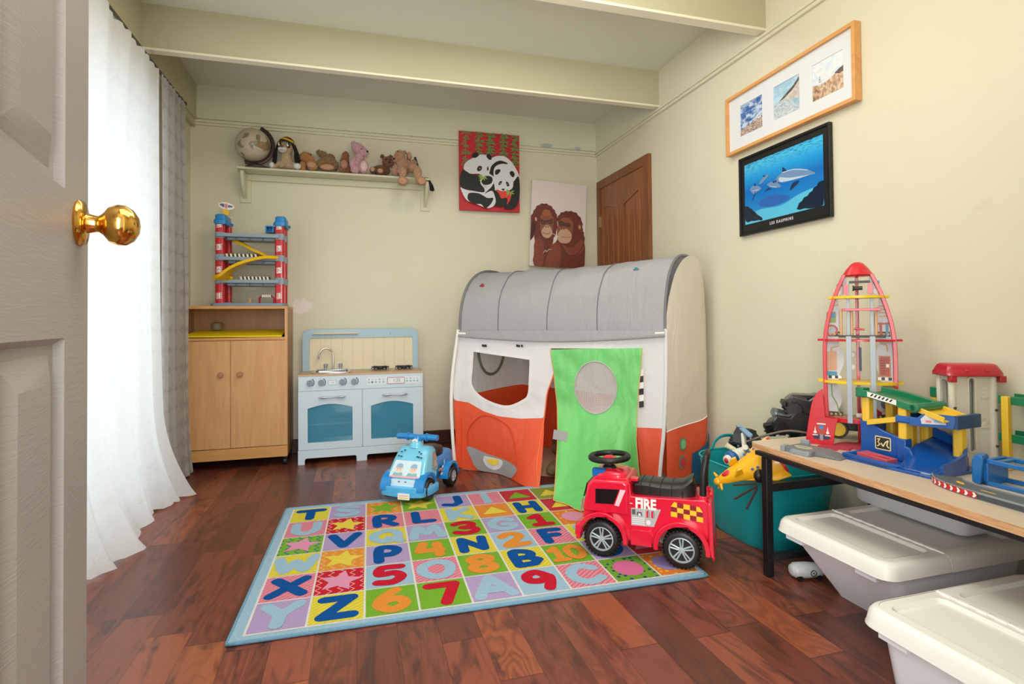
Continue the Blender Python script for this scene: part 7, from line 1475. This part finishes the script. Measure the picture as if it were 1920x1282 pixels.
# grey road track and the blue frame carrier
rd = empty('grey_road_track', (0, 0, TZ), 'curved grey toy road with red and white chevrons along the table edge', 'toy')
b = MB(); ctr = sm([(1.560, 1.118), (1.530, 1.090), (1.512, 1.035), (1.508, .97), (1.506, .87), (1.500, .75)], 5, False); W_ = .034
L_, R2_ = [], []
for i, p in enumerate(ctr):
    d = Vector(ctr[min(i+1, len(ctr)-1)])-Vector(ctr[max(i-1, 0)]); n = Vector((d.y, -d.x)).normalized(); L_.append(tuple(Vector(p)+n*W_)); R2_.append(tuple(Vector(p)-n*W_))
b.plate(L_+R2_[::-1], (), XY, 0, .016, 0); b.build('road_surface', mat('road_dark', '#5d6266', .4), rd, bevel=.0015)
for E_, o_ in ((L_, 0), (R2_, 0)):
    b = MB(); b.loft([[(p[0], p[1], 0), (p[0]+(c_[0]-p[0])*.10, p[1]+(c_[1]-p[1])*.10, 0), (p[0]+(c_[0]-p[0])*.10, p[1]+(c_[1]-p[1])*.10, .019), (p[0], p[1], .019)] for p, c_ in zip(E_, ctr)]); b.build('kerb', M_gl, rd, ang=50)
b = MB(); 
E_ = R2_ if Vector(R2_[12]).x < Vector(L_[12]).x else L_
cum = resamp(E_[2:15], 18)
for i in range(17):
    p, q = Vector(cum[i]), Vector(cum[i+1]); n = Vector((-.0012, .0004)); 
    b.add([(p.x+n.x, p.y, .003), (q.x+n.x, q.y, .003), (q.x+n.x, q.y, .017), (p.x+n.x, p.y, .017)], [(0, 1, 2, 3)], 0)
    if i % 2 == 0 and i > 1: m_ = (p+q)/2; b.add([(p.x+n.x*1.6, p.y, .004), (m_.x+n.x*1.6, m_.y, .004), (q.x+n.x*1.6, q.y, .010), (m_.x+n.x*1.6, m_.y, .016), (p.x+n.x*1.6, p.y, .016), ((p.x+m_.x)/2+n.x*1.6, (p.y+m_.y)/2, .010)], [(0, 1, 2, 5), (5, 2, 3, 4)], 1)
tag(b.build('chevron_strip', [mat('chevron_red', '#c02430', .4), M_wh], rd, smooth=False), 'red strip with white chevrons')
for ya, yb in ((1.0, .965), (.905, .865), (.80, .76)): MB().add([(1.505, ya, .0165), (1.512, ya, .0165), (1.510, yb, .0165), (1.503, yb, .0165)], [(0, 1, 2, 3)]).build('lane_dash', mat('road_yellow', '#d9b23a', .5), rd, smooth=False)
MB().flat(sm([(1.535, 1.075), (1.520, 1.065), (1.515, 1.045), (1.525, 1.05), (1.533, 1.06)], 3), XY, .0166).build('lane_arrow', mat('road_yellow', '#d9b23a', .5), rd, smooth=False)
M_fb = mat('carrier_blue', '#1f6fb8', .3, coat=.3)
cf = empty('blue_toy_carrier', (1.615, 1.070, TZ), 'open blue plastic frame with an end flap behind the grey road', 'toy', -PI/2+.05)
b = MB(); b.plate([(-.020, .004), (.0, .0), (.008, .072), (.004, .08), (-.014, .078), (-.020, .06)], (), lambda u, v, w: (u-w*.25, w, v), -.006, .040); b.build('end_flap', M_fb, cf, bevel=.003)
b = MB()
for y in (.008, .085):
    b.box(.0, .175, y, y+.009, .058, .070).box(.0, .175, y, y+.009, .0, .012)
b.box(.155, .175, .008, .094, 0, .07).box(.02, .034, .015, .09, .060, .068).box(.11, .124, .015, .09, .060, .068).box(0, .012, .008, .094, .0, .07)
for x in (.13, .165): b.box(x, x+.02, .004, .018, .05, .078)
b.build('frame', M_fb, cf, bevel=.002)
